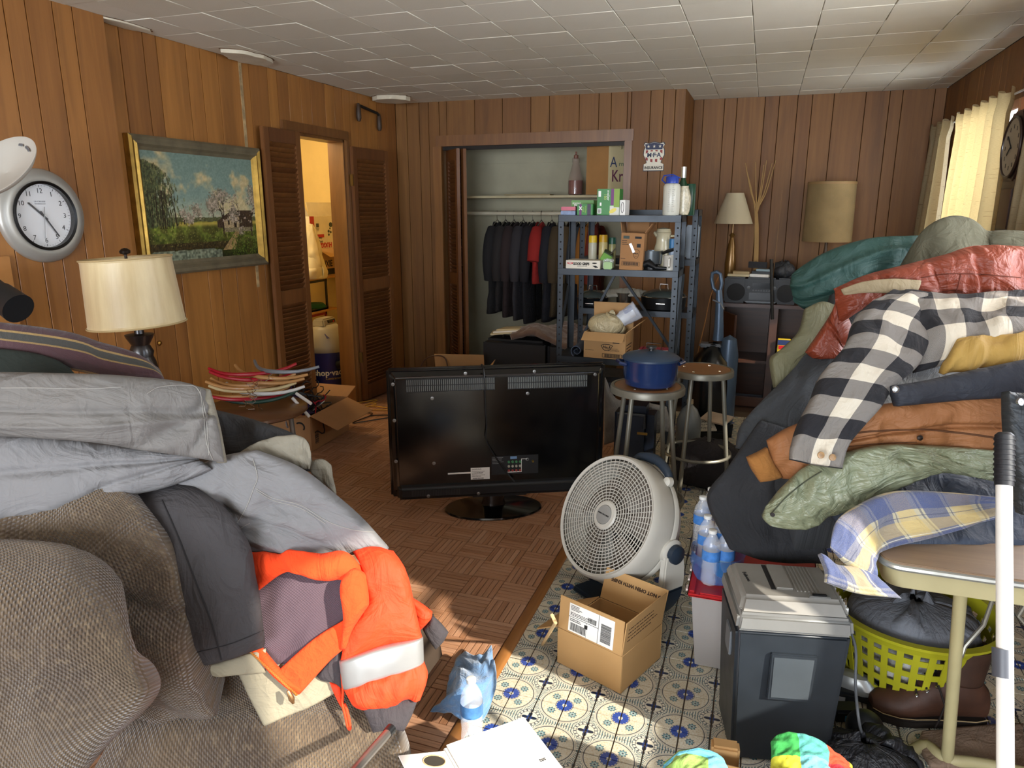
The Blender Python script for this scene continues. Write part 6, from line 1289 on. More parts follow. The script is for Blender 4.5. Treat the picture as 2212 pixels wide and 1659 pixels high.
# ================================================================ things at the left edge
DM = P(6, 366, 2.6); dsh = thing('dish_lamp', 'white oval dish of a swing-arm lamp in front of the wall clock', 'lamp', ox(-95, 395, XN))
dn = (-_f*.80-_r*.35+_u*.45).normalized(); dm = basis(DM, _r*.8+_u*.35, dn.cross(_r)) @ Matrix.Scale(1.47, 4)
MB(dm).lathe([(.0, -.02), (.05, -.018), (.085, -.004), (.099, .008), (.101, .012), (.096, .012), (.08, .002), (0, -.012)], n=48).build('dish', M('dish_white', 'b9b6ac', .45, var=.03), dsh, smooth=True)
for a0, n_ in ((.25, 7), (.75, 4)):
    mb = MB(dm)
    for k in range(n_): a = a0+k*.045; mb.box(.078*math.cos(a)-.002, .078*math.cos(a)+.002, .078*math.sin(a)-.004, .078*math.sin(a)+.004, .006, .0075)
    mb.build('printed_marks', M('grey_ink', '77787a', .7, var=0), dsh)
p0 = dm @ Vector((-.05, 0, -.02)); wp = ox(-95, 395, XN); MB().tube([tuple(q) for q in resample(np.array([tuple(p0), tuple(p0*.6+wp*.4+Vector((0, -.05, 0))), tuple(wp+Vector((.05, 0, 0))), tuple(wp)]), 20)], .012, 10).build('lamp_arm', M('arm_grey', '8a8880', .4, .6), dsh, smooth=True)
MB(basis(wp, (0, 1, 0), (0, 0, 1))).lathe([(.05, 0), (.05, .015), (.02, .025)], n=24).build('wall_plate', M('arm_grey', '8a8880'), dsh, smooth=True)
tp = thing('black_tube', 'black cylindrical scope tube with flared end at the left edge', 'tube', P(-30, 610, 1.9)); a, b, c_, d_ = P(-90, 570, 1.95), P(2, 640, 1.9), P(8, 645, 1.9), P(40, 667, 1.88)
MB().tube([a, b], .033, 24).build('barrel', M('scope_black', '0e1012', .4), tp, smooth=True); MB().tube([c_-(c_-b)*1.2, d_], [.038, .041], 24).build('flared_end', M('scope_black', '0e1012'), tp, smooth=True); MB().tube([P(-80, 580, 1.95), P(-80, 700, 1.95)], .012, 8).build('mount', M('scope_black', '0e1012'), tp)
q = Vector((XN, 2.10, 1.0)); za = ox(10, 553, XN); o = MB().box(XN, XN+.02, za.y-.25, ox(22, 600, XN).y, za.z-.55, za.z).build('wooden_board', M('pale_wood', 'b07a42', .5, var=.15), None, bevel=.003, loc=(XN, za.y, za.z-.55)); tag(o, 'edge of a pale wooden frame on the wall below the clock', 'frame')
kb = ox(343, 741, XL); o = MB(basis((XL, kb.y, kb.z), (0, 1, 0), (0, 0, 1))).lathe([(.012, 0), (.014, .008), (.008, .014), (0, .015)], n=14).build('brass_stud', M('brass', 'a0783a', .35, 1), None, smooth=True, loc=(XL, kb.y, kb.z)); tag(o, 'tiny round brass knob on the left wall below the painting', 'stud')
# ================================================================ floor fan
FB = M('fan_ivory', 'b9b5aa', .4, var=.05); FBD = M('fan_navy', '1f2a36', .45, var=.1)
FD = 2.86; fc = P(1309, 1113, FD); vd = ray(1309, 1113).normalized(); vr = vd.cross(Vector((0, 0, 1))).normalized(); vu = vr.cross(vd)
fn = (vr*-.66+vu*.20-vd*.72).normalized(); fx = Vector((0, 0, 1)).cross(fn).normalized(); FM = Matrix((fx, fn.cross(fx), fn)).transposed().to_4x4(); FM.translation = fc
fb = oz(1392, 1312, 0)
fan = thing('floor_fan', 'ivory round floor fan with navy handle and base tilted on the tile', 'fan', (fb.x, fb.y, 0))
R0 = .252
MB(FM).lathe([(R0*.93, .004), (R0*.97, .010), (R0, .0), (R0*1.015, -.03), (R0*1.03, -.09), (R0*.99, -.14), (R0*.86, -.20), (R0*.60, -.225), (R0*.60, -.215), (R0*.84, -.19), (R0*.93, -.09), (R0*.91, -.01)], n=72, cap=False).build('drum_housing', FB, fan, smooth=True, merge=True)
MB(FM).lathe([(R0*1.033, -.10), (R0*1.045, -.105), (R0*1.045, -.125), (R0*1.02, -.13)], n=72, cap=False).build('housing_band', FB, fan, smooth=True)
gr = MB(FM).lathe([(.052, -.004), (.06, .006), (.054, .012), (.04, .013), (.04, .006), (0, .006)], n=40).build('grille', FB, fan, smooth=True)
MB(FM).lathe([(.040, .007), (.038, .014), (0, .016)], n=36).build('hub_badge', M('badge_grey', '8b8a85', .45), gr, smooth=True)
text('WIND MACHINE', .0085, INK, gr, FM @ Matrix.Translation((0, 0, .0165)))
for k in range(14):
    r_ = .068+k*.0128; MB(FM).tube([(r_*math.cos(a), r_*math.sin(a), .004) for a in np.linspace(0, 2*pi, 73)[:-1]], .0021, 5, closed=True).build('ring_rib', FB, gr, smooth=True)
for k in range(60):
    a = 2*pi*k/60; r1 = .055 if k % 2 == 0 else .12
    MB(FM).tube([(r1*math.cos(a), r1*math.sin(a), 0), (.236*math.cos(a), .236*math.sin(a), .0)], .0017, 4).build('spoke_rib', FB, gr)
for k in range(5):
    a0 = k*2*pi/5; bl = MB(FM); vs = []; 
    for i in range(7):
        for j in range(6): r_ = .05+.165*i/6; a = a0+(j/5-.5)*1.0+.35*i/6; vs.append((r_*math.cos(a), r_*math.sin(a), -.10+.05*(j/5-.5)))
    bl.add(vs, [(i*6+j, i*6+j+1, i*6+j+7, i*6+j+6) for i in range(6) for j in range(5)]); bl.build('fan_blade', M('blade_brown', '6b6258', .5), fan, smooth=True)
MB(FM).lathe([(.05, -.02), (.055, -.12), (0, -.12)], n=24).build('motor', M('blade_brown', '6b6258'), fan, smooth=True)
MB(FM).lathe([(R0*.6, -.216), (0, -.222)], n=40, cap=False).build('back_grille', M('back_dark', '2c2a28', .6), fan)
def fpt(a, r_, z): return FM @ Vector((r_*math.cos(a), r_*math.sin(a), z))
ht = math.pi*.44
MB().tube([tuple(q) for q in resample(np.array([tuple(fpt(ht+.36, R0*1.0, -.07)), tuple(fpt(ht+.26, R0*1.10, -.08)), tuple(fpt(ht, R0*1.15, -.09)), tuple(fpt(ht-.26, R0*1.12, -.10)), tuple(fpt(ht-.44, R0*1.02, -.11))]), 18)], [.012+.008*math.sin(pi*i/17) for i in range(18)], 12).build('carry_handle', FBD, fan, smooth=True)
q = fpt(ht-.40, R0*1.07, -.10); MB(basis(q, fx, vu)).lathe([(.02, 0), (.018, .02), (0, .026)], n=18).build('handle_button', FB, fan, smooth=True)
for s, vis in ((1, 1), (-1, 0)):
    pv = FM @ Vector((s*R0*1.02, -.02, -.13)); m = basis(pv, fn, (0, 0, 1)); ax = fx*s; am = Matrix((ax.cross(Vector((0, 0, 1))).normalized(), Vector((0, 0, 1)), ax)).transposed().to_4x4(); am.translation = pv
    MB(am).lathe([(.05, -.03), (.052, .012), (.042, .02), (.04, .02)], n=32).build('pivot_boss', FB, fan, smooth=True); MB(am).lathe([(.038, .018), (.036, .04), (.02, .048), (0, .05)], n=32).build('pivot_knob', FBD, fan, smooth=True)
    hx = Vector((fx.x, fx.y, 0)).normalized()*s; base = Vector((pv.x, pv.y, 0)); L = pv.z
    pts = [pv+hx*.012, pv+hx*.014-Vector((0, 0, L*.30)), pv+hx*.0-Vector((0, 0, L*.62)), pv-hx*.06-Vector((0, 0, L*.86)), pv-hx*.17-Vector((0, 0, L*.965))]
    pp = resample(np.array([tuple(p) for p in pts]), 20); fw = Vector((fn.x, fn.y, 0)).normalized()
    for nm, i0, i1, mt in (('upper_arm', 0, 8, FB), ('lower_arm', 7, 20, FBD)):
        vs = []; fs = []
        for i in range(i0, i1):
            p = Vector(pp[i]); t = (Vector(pp[min(i+1, 19)])-Vector(pp[max(i-1, 0)])).normalized(); o_ = t.cross(fw).normalized(); wd = .045+.012*math.sin(i*.3); th_ = .016
            vs += [p+fw*wd+o_*th_, p-fw*wd+o_*th_, p-fw*wd-o_*th_, p+fw*wd-o_*th_]
        n = i1-i0
        for i in range(n-1):
            for j in range(4): fs.append((i*4+j, i*4+(j+1) % 4, i*4+4+(j+1) % 4, i*4+4+j))
        fs += [(0, 1, 2, 3), tuple(4*(n-1)+j for j in range(4))]
        MB().add(vs, fs).build(nm, mt, fan, bevel=.006, seg=2)
m0 = FM @ Vector((0, -.02, -.13)); fw = Vector((fn.x, fn.y, 0)).normalized(); m = basis((m0.x, m0.y, 0), hx, fw); m = Matrix((hx*1, Vector((-hx.y, hx.x, 0)), Vector((0, 0, 1)))).transposed().to_4x4(); m.translation = Vector((m0.x, m0.y, 0))
MB(m).box(-.17, .17, -.14, .14, .002, .03).build('foot_plate', FBD, fan, bevel=.012, seg=3)
# ================================================================ shipping carton before the fan
a, b, c = oz(1203, 1431, 0), oz(1340, 1501, 0), oz(1439, 1428, 0); ux = (b-a).normalized(); w_ = (b-a).length; d_ = (c-b).length; bm = Matrix((ux, Vector((-ux.y, ux.x, 0)), Vector((0, 0, 1)))).transposed().to_4x4(); bm.translation = a+Vector((0, 0, .002))
def zat(p, py):
    lo, hi = 0, 2
    for _ in range(40):
        m_ = (lo+hi)/2; d = Vector((p.x, p.y, m_))-CAM; y = CY-d.dot(_u)/d.dot(_f)*FPX
        lo, hi = (m_, hi) if y > py else (lo, m_)
    return lo
bh = zat(b, 1421); CB = M('cardboard_fresh', 'b48d5b', .85, var=.05, vs=5, bp=.1, bs=150)
sx = carton('shipping_carton', 'open brown shipping carton with white address label in front of the fan', bm, w_, d_, bh, (('y0', -6, .125), ('x1', 6, .13), ('y1', 20, .12), ('x0', 118, .11)), CB)
lm_ = bm @ Matrix.Translation((0, 0, bh)) @ Matrix.Rotation(math.radians(-6), 4, 'X') @ basis((0, -.0006, 0), (1, 0, 0), (0, 0, 1))
lb = MB(lm_).box(w_*.17, w_*.86, .008, .112, 0, .0006).build('address_label', PAPER, sx); q = lm_ @ Matrix.Translation((w_*.17, .008, .0007)); LW = w_*.69
MB(q).box(LW*.66, LW*.668, 0, .104, 0, .0004).build('label_rule', INK, lb); MB(q).box(0, LW*.66, .054, .0555, 0, .0004).build('label_rule', INK, lb); MB(q).box(LW*.40, LW*.405, 0, .055, 0, .0004).build('label_rule', INK, lb)
lines(q, .006, .096, LW*.26, .005, 4, .0022, INK, lb, 1); lines(q, .006, .070, LW*.5, .005, 3, .0022, INK, lb, 2); lines(q, .006, .046, LW*.3, .006, 2, .003, INK, lb, 3)
bars(q, .008, .006, LW*.36, .028, 26, INK, lb); bars(q, LW*.42, .060, LW*.2, .018, 16, INK, lb, seed=3); bars(q, LW*.72, .012, LW*.22, .066, 36, INK, lb, vert=False, seed=4); MB(q).box(LW*.36, LW*.43, .032, .046, 0, .0005).build('printed_mark', INK, lb)
f_ = bm @ Matrix.Translation((0, d_, bh)) @ Matrix.Rotation(math.radians(-20), 4, 'X') @ basis((0, -.0055, 0), (1, 0, 0), (0, 0, 1)); text('DO NOT OPEN WITH KNIFE', .018, M('brown_ink', '3a2616', .8, var=0), sx, f_ @ Matrix.Translation((w_*.55, .085, .001)) @ Matrix.Rotation(pi, 4, 'Z'), bold=.0006)
f_ = bm @ Matrix.Translation((w_, 0, bh)) @ Matrix.Rotation(pi/2, 4, 'Z') @ Matrix.Rotation(math.radians(6), 4, 'X') @ basis((0, -.0006, 0), (1, 0, 0), (0, 0, 1)); lines(f_, .02, .095, d_*.75, .015, 4, .003, M('brown_ink', '3a2616'), sx, 7)
o = MB().tube([oz(1172, 1392, .01), P(1200, 1345, 2.33), P(1192, 1328, 2.36)], .006, 7).build('wooden_stick', M('pale_stick', 'c3a67a', .6), None, smooth=True, loc=oz(1172, 1392, .01)); tag(o, 'thin pale stick leaning on the left side of the shipping carton', 'stick')
# ================================================================ storage tote with bottled water
TT = clear('tote_plastic', .62, .25, (.40, .37, .35)); ta = oz(1500, 1436, 0)
x0, y0 = ta.x, ta.y; TH = zat(Vector((x0-.02, y0-.02, 0)), 1285); x1, y1 = x0+.36, y0+.50
to = thing('storage_tote', 'clear plastic storage tote with red lid carrying water bottles', 'tote', (x0+.18, y0+.25, 0)); t = .004
mb = MB()
for q in ((0, t, 0, 1), (1-t/.36, 1, 0, 1), (0, 1, 0, t), (0, 1, 1-t/.5, 1)):
    e = .025; mb.frus(.003, TH, (x0+.36*q[0], x0+.36*q[1], y0+.5*q[2], y0+.5*q[3]), (x0-e+(.36+2*e)*q[0], x0-e+(.36+2*e)*q[1], y0-e+(.5+2*e)*q[2], y0-e+(.5+2*e)*q[3]))
mb.box(x0, x1, y0, y1, .003, .008); mb.build('tote_body', TT, to, bevel=.002, seg=1)
RL = M('red_lid', 'a5161c', .35, var=.05); MB().box(x0-.04, x1+.04, y0-.04, y1+.04, TH, TH+.012).build('lid', RL, to, bevel=.008, seg=3); MB().box(x0-.036, x0-.012, y0-.03, y1+.03, TH+.012, TH+.02).build('lid_rim', RL, to, bevel=.004); MB().box(x0, x1, y0-.036, y0-.012, TH+.012, TH+.02).build('lid_rim', RL, to, bevel=.004)
for k in range(7): y = y0+.0+k*.075; MB().box(x0-.047, x0-.04, y, y+.03, TH+.001, TH+.009).build('lid_notch', M('notch_white', 'c9b9b2', .5), to)
MB().frus(.01, TH*.8, (x0+.02, x1-.02, y0+.02, y1-.02), (x0+.01, x1-.01, y0+.01, y1-.01)).build('tote_contents', M('tote_contents', '6d655c', .9, var=.3), to, bevel=.02)
def bottle(label, x, y, z, h=.205, r_=.032, fill=.75, group='water bottles on the red lid', wl=True, lab_c='3f74b5', film=.22):
    b = thing('water_bottle', label, 'bottle', (x, y, z), group); f = frame((x, y, z))
    pf_ = [(r_*.8, 0), (r_*.97, .006), (r_, .02), (r_*.93, h*.22), (r_, h*.32), (r_*.95, h*.40), (r_, h*.48), (r_, h*.66), (r_*.9, h*.76), (r_*.55, h*.87), (.0125, h*.92), (.0125, h*.95)]
    MB(f).lathe(pf_, n=24).build('bottle_shell', clear('bottle_pet', .24, .04, (.9, .94, 1)), b, smooth=True)
    MB(f).lathe([(.0148, h*.94), (.0148, h*.995), (.012, h), (0, h)], n=18).build('cap', M('cap_white', 'd7d7d2', .4), b, smooth=True)
    if wl: MB(f).lathe([(r_*1.012, h*.46), (r_*1.012, h*.64)], n=24, cap=False).build('paper_label', M('label_'+lab_c, lab_c, .4, var=.35, vs=30), b, smooth=True)
    return b
zl = TH+.013; k = 0
for i, (px, pyb, lab) in enumerate(((1532, 1258, 'water bottle nearest the front edge of the red lid, wrapped in film'), (1563, 1256, 'water bottle beside the round blue sticker on the red lid'), (1522, 1222, 'second water bottle from the front on the left of the lid'), (1556, 1215, 'water bottle half hidden by the black trouser leg'), (1512, 1175, 'small water bottle at the back left of the tote lid'), (1530, 1155, 'water bottle farthest back on the tote lid'))):
    p = oz(px, pyb, zl); bottle(lab, p.x, p.y, zl)
pf2 = oz(1545, 1258, zl); g = [[(pf2.x+.085*math.cos(a)*(1+.05*k_), pf2.y+.07+.10*math.sin(a), zl+z) for a in np.linspace(0, 2*pi, 13)] for k_, z in enumerate((.004, .04, .075, .095))]
o = sheet('shrink_wrap', g, clear('blue_film', .40, .08, (.04, .13, .36)), None, nu=26, nv=50, th=.001, wr=.006, ws=20, eu=0, ev=0); tag(o, 'crinkled blue printed film around the front water bottles', 'wrap')
q = P(1560, 1222, (pf2-CAM).dot(_f)-.03); o = MB(basis(q, _r-_u*.2, _u)).prism([(.03*math.cos(a), .042*math.sin(a)) for a in np.linspace(0, 6.283, 25)[:-1]], 0, .002).build('round_sticker', M('sticker_blue', '2b8fc4', .35, var=.05), None, loc=q); tag(o, 'bright blue oval sticker hanging on the bottle film', 'sticker')
# ================================================================ paper shredder
sa, sb2 = oz(1574, 1645, 0), oz(1792, 1665, 0); ux = (sb2-sa).normalized(); SW_ = (sb2-sa).length; SMx = Matrix((ux, Vector((-ux.y, ux.x, 0)), Vector((0, 0, 1)))).transposed().to_4x4(); SMx.translation = sa
sh_ = zat(sa, 1356); SD = .24; e = .012; SBK = M('shredder_black', '24292e', .38, var=.12, vs=9, rr=.15); SSV = M('shredder_silver', '7d7d79', .38, .35, var=.08, vs=8)
shd = thing('paper_shredder', 'black and silver paper shredder standing on the tile in the foreground', 'shredder', sa+ux*SW_/2)
MB(SMx).frus(.004, sh_, (.006, SW_-.006, .006, SD), (-e, SW_+e, -e, SD+e)).build('bin', SBK, shd, bevel=.012, seg=3)
MB(SMx).frus(sh_*.52, sh_*.86, (SW_*.30, SW_*.72, -.016, .0), (SW_*.30, SW_*.74, -.020, .0)).build('front_window_frame', SBK, shd, bevel=.003); MB(SMx).frus(sh_*.54, sh_*.84, (SW_*.33, SW_*.70, -.0175, -.01), (SW_*.325, SW_*.715, -.0212, -.012)).build('window', M('shredder_window', '454b4f', .22, var=.15, vs=4), shd, bevel=.002)
MB(SMx).box(-e-.003, -e+.004, .05, .12, sh_*.72, sh_*.90).build('side_grip', M('grip_grey', '62666a', .35), shd, bevel=.003)
hh = .085; mb = MB(SMx); mb.frus(sh_, sh_+hh*.62, (-e-.004, SW_+e+.004, -e-.012, SD+e+.004), (-e+.002, SW_+e-.002, -e-.004, SD+e)); mb.build('head', SSV, shd, bevel=.012, seg=3)
mb = MB(SMx); mb.frus(sh_+hh*.55, sh_+hh, (-e+.004, SW_+e-.004, -e+.004, SD+e-.004), (.008, SW_-.008, .03, SD-.004)); mb.build('head_top', M('head_dusty', '85827b', .5, .2, var=.12, vs=7), shd, bevel=.01, seg=3)
zt_ = sh_+hh; MB(SMx).box(SW_*.33, SW_*.375, .075, SD-.02, zt_-.002, zt_+.0012).build('paper_slot', BLACKV, shd); MB(SMx).box(SW_*.375, SW_*.55, .075, SD-.02, zt_, zt_+.006).build('feed_panel', M('head_dusty', 'a3a098'), shd, bevel=.003)
for k in range(7): MB(SMx).box(SW_*(.57+k*.036), SW_*(.588+k*.036), .07, SD-.02, zt_, zt_+.003).build('ridge', M('head_dusty', 'a3a098'), shd, bevel=.001)
MB(SMx).box(SW_*.66, SW_*.86, .034, .052, zt_, zt_+.007).build('switch_plate', SSV, shd, bevel=.002); MB(SMx).box(SW_*.69, SW_*.83, .037, .049, zt_+.007, zt_+.011).build('rocker_switch', BLACK, shd, bevel=.002); text('Fellowes', .016, INK, shd, SMx @ Matrix.Translation((SW_*.13, .14, zt_+.0006)) @ Matrix.Rotation(-1.45, 4, 'Z'))
for k in range(12): MB(SMx).box(SW_-.002, SW_+.006, SD*.1+k*.016, SD*.1+k*.016+.006, sh_+hh*.6, sh_+hh*.8).build('side_vent', M('vent_pale', 'c9c9c4', .4), shd) if k not in (5, 6) else None
cd = [SMx @ Vector((SW_+e, .1, sh_+.05)), P(1830, 1345, 2.16), P(1848, 1400, 2.13), P(1848, 1480, 2.09), P(1856, 1560, 2.04), oz(1870, 1612, .01)]
MB().tube([tuple(q) for q in resample(np.array([tuple(q) for q in cd]), 30)], .0042, 8).build('power_cord', M('cord_grey', '5a5d60', .5), shd, smooth=True)
# ================================================================ folding table
TZ = .72; tca = oz(1900, 1190, TZ); tx0, ty0 = tca.x, 1.90; tx1, ty1 = 1.20, 2.75; TCR = M('table_cream', 'a0966f', .45, var=.1)
ft = thing('folding_table', 'old cream folding table with woodgrain top under the clothes heap', 'table', ((tx0+tx1)/2, (ty0+ty1)/2, 0))
def rr_(x0, x1, y0, y1, r, n=6):
    o = []
    for cx, cy, a0 in ((x0+r, y0+r, pi), (x1-r, y0+r, 1.5*pi), (x1-r, y1-r, 0), (x0+r, y1-r, .5*pi)):
        o += [(cx+r*math.cos(a0+pi/2*k/n), cy+r*math.sin(a0+pi/2*k/n)) for k in range(n+1)]
    return o
MB().prism(rr_(tx0, tx1, ty0, ty1, .05), TZ-.012, TZ).build('table_top', wood('table_grain', srgb('7d654c'), srgb('957b5e'), srgb('5e4936'), axis='x', coat=.1), ft, bevel=.002)
MB().tube([(x, y, TZ-.014) for x, y in rr_(tx0, tx1, ty0, ty1, .05, 8)], .0085, 8, closed=True).build('edge_band', M('edge_alu', 'a9aaa2', .3, .7), ft, smooth=True)
MB().prism(rr_(tx0+.012, tx1-.012, ty0+.012, ty1-.012, .045), TZ-.075, TZ-.02).build('apron', TCR, ft, bevel=.003); MB().lathe([(.004, 0), (.004, .002), (0, .002)], n=8).build('rivet', CHROME, ft) if 0 else None
lt = Vector((.56, 1.99, TZ-.07)); lbm = oz(2046, 1640, .03); MB().tube([lt, lbm], .0165, 16).build('leg', TCR, ft, smooth=True)
l2 = Vector((1.08, 2.0, TZ-.07)); MB().tube([l2, Vector((1.12, 2.10, .03))], .0165, 16).build('leg', TCR, ft, smooth=True)
MB().tube([tuple(q) for q in resample(np.array([tuple(oz(1955, 1632, .015)), tuple(oz(2000, 1610, .025)), tuple(oz(2046, 1640, .03)), tuple(oz(2150, 1655, .03)), (1.12, 2.1, .03)]), 16)], .017, 12).build('foot_rail', TCR, ft, smooth=True)
MB().tube([lt+Vector((.1, .05, 0)), P(2125, 1350, 1.95), P(2085, 1395, 1.98), P(2076, 1420, 1.98)], .006, 8).build('fold_brace', M('brace_steel', '8d8a7e', .35, .6), ft, smooth=True); MB().tube([Vector((.75, 2.05, TZ-.07)), P(2200, 1330, 1.9), P(2260, 1400, 1.9)], .006, 8).build('fold_brace', M('brace_steel', '8d8a7e'), ft, smooth=True)
for q in ((tx0+.1, ty1-.1), (tx1-.1, ty1-.1)): MB().tube([(q[0], q[1], TZ-.07), (q[0]+.02, q[1], 0)], .0165, 12).build('leg', TCR, ft, smooth=True)
# laundry basket under the table
kc = P(1972, 1300, 2.42); kb_ = thing('laundry_basket', 'yellow-green plastic laundry basket full of clothes under the table', 'basket', (kc.x, kc.y, 0)); YG = M('basket_yellow', 'a3a01f', .45, var=.08); BH = kc.z-.01; ra, rb = .19, .255
f = frame((kc.x, kc.y, 0)); MB(f).lathe([(ra, .002), (ra+.004, .02), (ra-.002, .02), (0, .012)], n=40).build('base', YG, kb_, smooth=True)
def rad(z): return ra+(rb-ra)*z/BH
for k in range(4): z = BH*(.18+k*.175); MB(f).lathe([(rad(z), z), (rad(z+.022), z+.022), (rad(z+.022)-.004, z+.022), (rad(z)-.004, z), (rad(z), z)], n=48, cap=False).build('band', YG, kb_, smooth=True)
MB(f).lathe([(rad(BH*.84), BH*.84), (rb+.004, BH-.012), (rb+.022, BH-.01), (rb+.024, BH), (rb-.002, BH), (rad(BH*.84)-.004, BH*.84)], n=48, cap=False).build('rim', YG, kb_, smooth=True)
for k in range(34):
    a = 2*pi*k/34; m = f @ Matrix.Rotation(a, 4, 'Z'); wd = .010; mb = MB(m)
    mb.add([(rad(.01)+.001, -wd, .01), (rad(.01)+.001, wd, .01), (rad(BH*.86)+.001, wd, BH*.86), (rad(BH*.86)+.001, -wd, BH*.86), (rad(.01)-.003, -wd, .01), (rad(.01)-.003, wd, .01), (rad(BH*.86)-.003, wd, BH*.86), (rad(BH*.86)-.003, -wd, BH*.86)], [(0, 1, 2, 3), (7, 6, 5, 4), (0, 3, 7, 4), (1, 5, 6, 2)]); mb.build('rib', YG, kb_)
lump('laundry', (kc.x, kc.y, BH*.42), .18, .18, BH*.40, fabric('laundry_white', 'b9b7b2', .9, 400, .3), 'white laundry filling the yellow basket', 'clothes', .03, 9, 8); lump('laundry', (kc.x-.0, kc.y-.02, BH*.88), .20, .19, .07, fabric('laundry_grey', '6d7076', .9, 400, .3), 'grey shirts heaped at the rim of the yellow basket', 'clothes', .03, 9, 9)
# boot
def boot():
    b = oz(2000, 1548, 0); t = thing('work_boot', 'worn brown leather lace-up boot lying on the tile under the table', 'boot', b); a0 = oz(1878, 1535, 0); a1 = oz(2125, 1560, 0); u_ = (a1-a0).normalized(); L = (a1-a0).length; m = Matrix((u_, Vector((-u_.y, u_.x, 0)), Vector((0, 0, 1)))).transposed().to_4x4(); m.translation = a0; LE = M('boot_leather', '43291c', .6, var=.3, vs=14, bp=.35, bs=50); k = L/.30
    sec = [(0, .020, .022, .035), (.02, .038, .038, .038), (.06, .050, .045, .044), (.10, .050, .055, .058), (.14, .044, .068, .075), (.18, .040, .080, .090), (.22, .038, .085, .10), (.26, .036, .075, .095), (.295, .024, .05, .07)]
    vs = []; n = 16
    for x, wy, hz, cz in sec:
        for j in range(n): q = 2*pi*j/n; vs.append((x*k, wy*k*math.cos(q)*1.1, max(.02, (cz*.9+hz*.9*math.sin(q))*k)))
    MB(m).add(vs, [(i*n+j, i*n+(j+1) % n, i*n+n+(j+1) % n, i*n+n+j) for i in range(len(sec)-1) for j in range(n)]+[tuple(range(n)), tuple(range((len(sec)-1)*n, len(sec)*n))]).build('upper', LE, t, smooth=True)
    g = [[tuple(m @ Vector((k*(.225+.05*math.cos(a)*(1+.1*i)), k*.042*math.sin(a), k*(.13+.035*i)))) for a in np.linspace(0, 2*pi, 11)] for i in range(4)]
    sheet('shaft', g, M('boot_leather2', '3a2418', .65, var=.3, vs=14, bp=.3, bs=50), t, nu=16, nv=28, th=.006, wr=.004, eu=0, ev=0)
    so = []; 
    for x, wy, _, _ in sec: so.append((x*k, wy*k*1.22))
    MB(m).prism([(-.008, 0)]+[(x, -y) for x, y in so]+[(x, y) for x, y in so[::-1]], 0, .024*k).build('sole', M('boot_sole', '1c1511', .7), t, bevel=.004); 
    for i in range(5): MB(m).tube([(k*(.10+i*.024), -k*.036, k*(.095+i*.017)), (k*(.108+i*.024), 0, k*(.118+i*.018)), (k*(.112+i*.024), k*.03, k*(.10+i*.017))], .0035, 6).build('lace', M('lace_dark', '1d1613', .8), t, smooth=True); MB(m @ Matrix.Translation((k*(.10+i*.024), -k*.040, k*(.092+i*.016))) @ Matrix.Rotation(1.3, 4, 'X')).lathe([(.006, 0), (.0045, .003), (.003, 0)], n=10).build('eyelet', CHROME, t)
    MB(m).tube([(k*.15, -k*.04, k*.13), (k*.16, -k*.07, k*.09), (k*.15, -k*.075, k*.05), (k*.145, -k*.07, k*.02)], .003, 6).build('lace', M('lace_dark', '1d1613'), t, smooth=True)
    o = [(x*k, -wy*k*1.14, .027*k) for x, wy, _, _ in sec]; MB(m).tube(o, .0016, 5).build('welt_stitching', M('welt', 'a08a66', .7), t)
boot()
# small dark gadgets behind the shredder
c = oz(1868, 1572, .055); cp_ = thing('webcam_ball', 'round black plastic ball device on a stalk on the tile', 'device', (c.x, c.y, 0)); MB(frame((c.x, c.y, .055))).lathe([(.055*math.sin(t_), -.055*math.cos(t_)) for t_ in np.linspace(.02, pi-.02, 18)], n=32).build('ball', M('ball_black', '17191b', .4), cp_, smooth=True); MB(frame((c.x, c.y, 0))).lathe([(.04, 0), (.035, .012), (.02, .02)], n=20).build('base', BLACK, cp_, smooth=True)
c = oz(1838, 1472, .05); ap = thing('clothes_iron', 'silver topped black appliance lying behind the shredder', 'appliance', (c.x, c.y, 0)); MB(frame((c.x, c.y, .05), -.25)).lathe([(.0, .035), (.05, .03), (.085, .0), (.08, -.02)], n=28, sx=1.15, sy=.5).build('silver_top', M('appl_silver', '9a9c9a', .3, .5), ap, smooth=True); MB(frame((c.x, c.y, 0), -.25)).box(-.09, .08, -.035, .035, 0, .04).build('black_base', BLACK, ap, bevel=.012)
for i, (px, py, lab) in enumerate(((1815, 1510, 'black box-shaped adapter with grey band behind the shredder'), (1822, 1550, 'black adapter with a blue dot behind the shredder'))): c = oz(px, py, .0); o = MB(frame(c, .3*i)).box(-.04, .045, -.03, .03, 0, .045).build('power_adapter', M('adapter', '15171a', .4), None, bevel=.008, loc=c); tag(o, lab, 'adapter'); MB(frame(c, .3*i)).box(-.01, .01, -.032, -.029, .01, .03).build('mark', M('blue_dot', '3f86b5', .4) if i else M('grey_band', '8a8a88', .5), o)
o = MB().tube([tuple(q) for q in resample(np.array([tuple(oz(*p, .006)) for p in ((1880, 1540), (1960, 1562), (2040, 1555), (2100, 1575), (2200, 1600))]), 24)], .005, 6).build('floor_cable', BLACK, None, smooth=True, loc=oz(1960, 1562, 0)); tag(o, 'black cable running along the tile under the table', 'cable')
lump('nylon_bag', tuple(oz(1868, 1640, .05)), .14, .09, .06, fabric('nylon_black', '1c1d21', .45, 500, .2), 'black nylon bag lying in front of the shredder cord', 'bag', .03, 12, 2)
o = sheet('burlap_mat', [[tuple(oz(a, b, .02)) for a, b in rw] for rw in (((1990, 1585), (2070, 1575), (2212, 1565)), ((1985, 1612), (2060, 1608), (2212, 1600)), ((2010, 1655), (2080, 1659), (2230, 1659)))], fabric('burlap_mat', '7a6554', .95, 250, .6), None, nu=14, nv=24, th=.02, wr=.004); tag(o, 'brown woven mat lying under the table leg', 'mat')
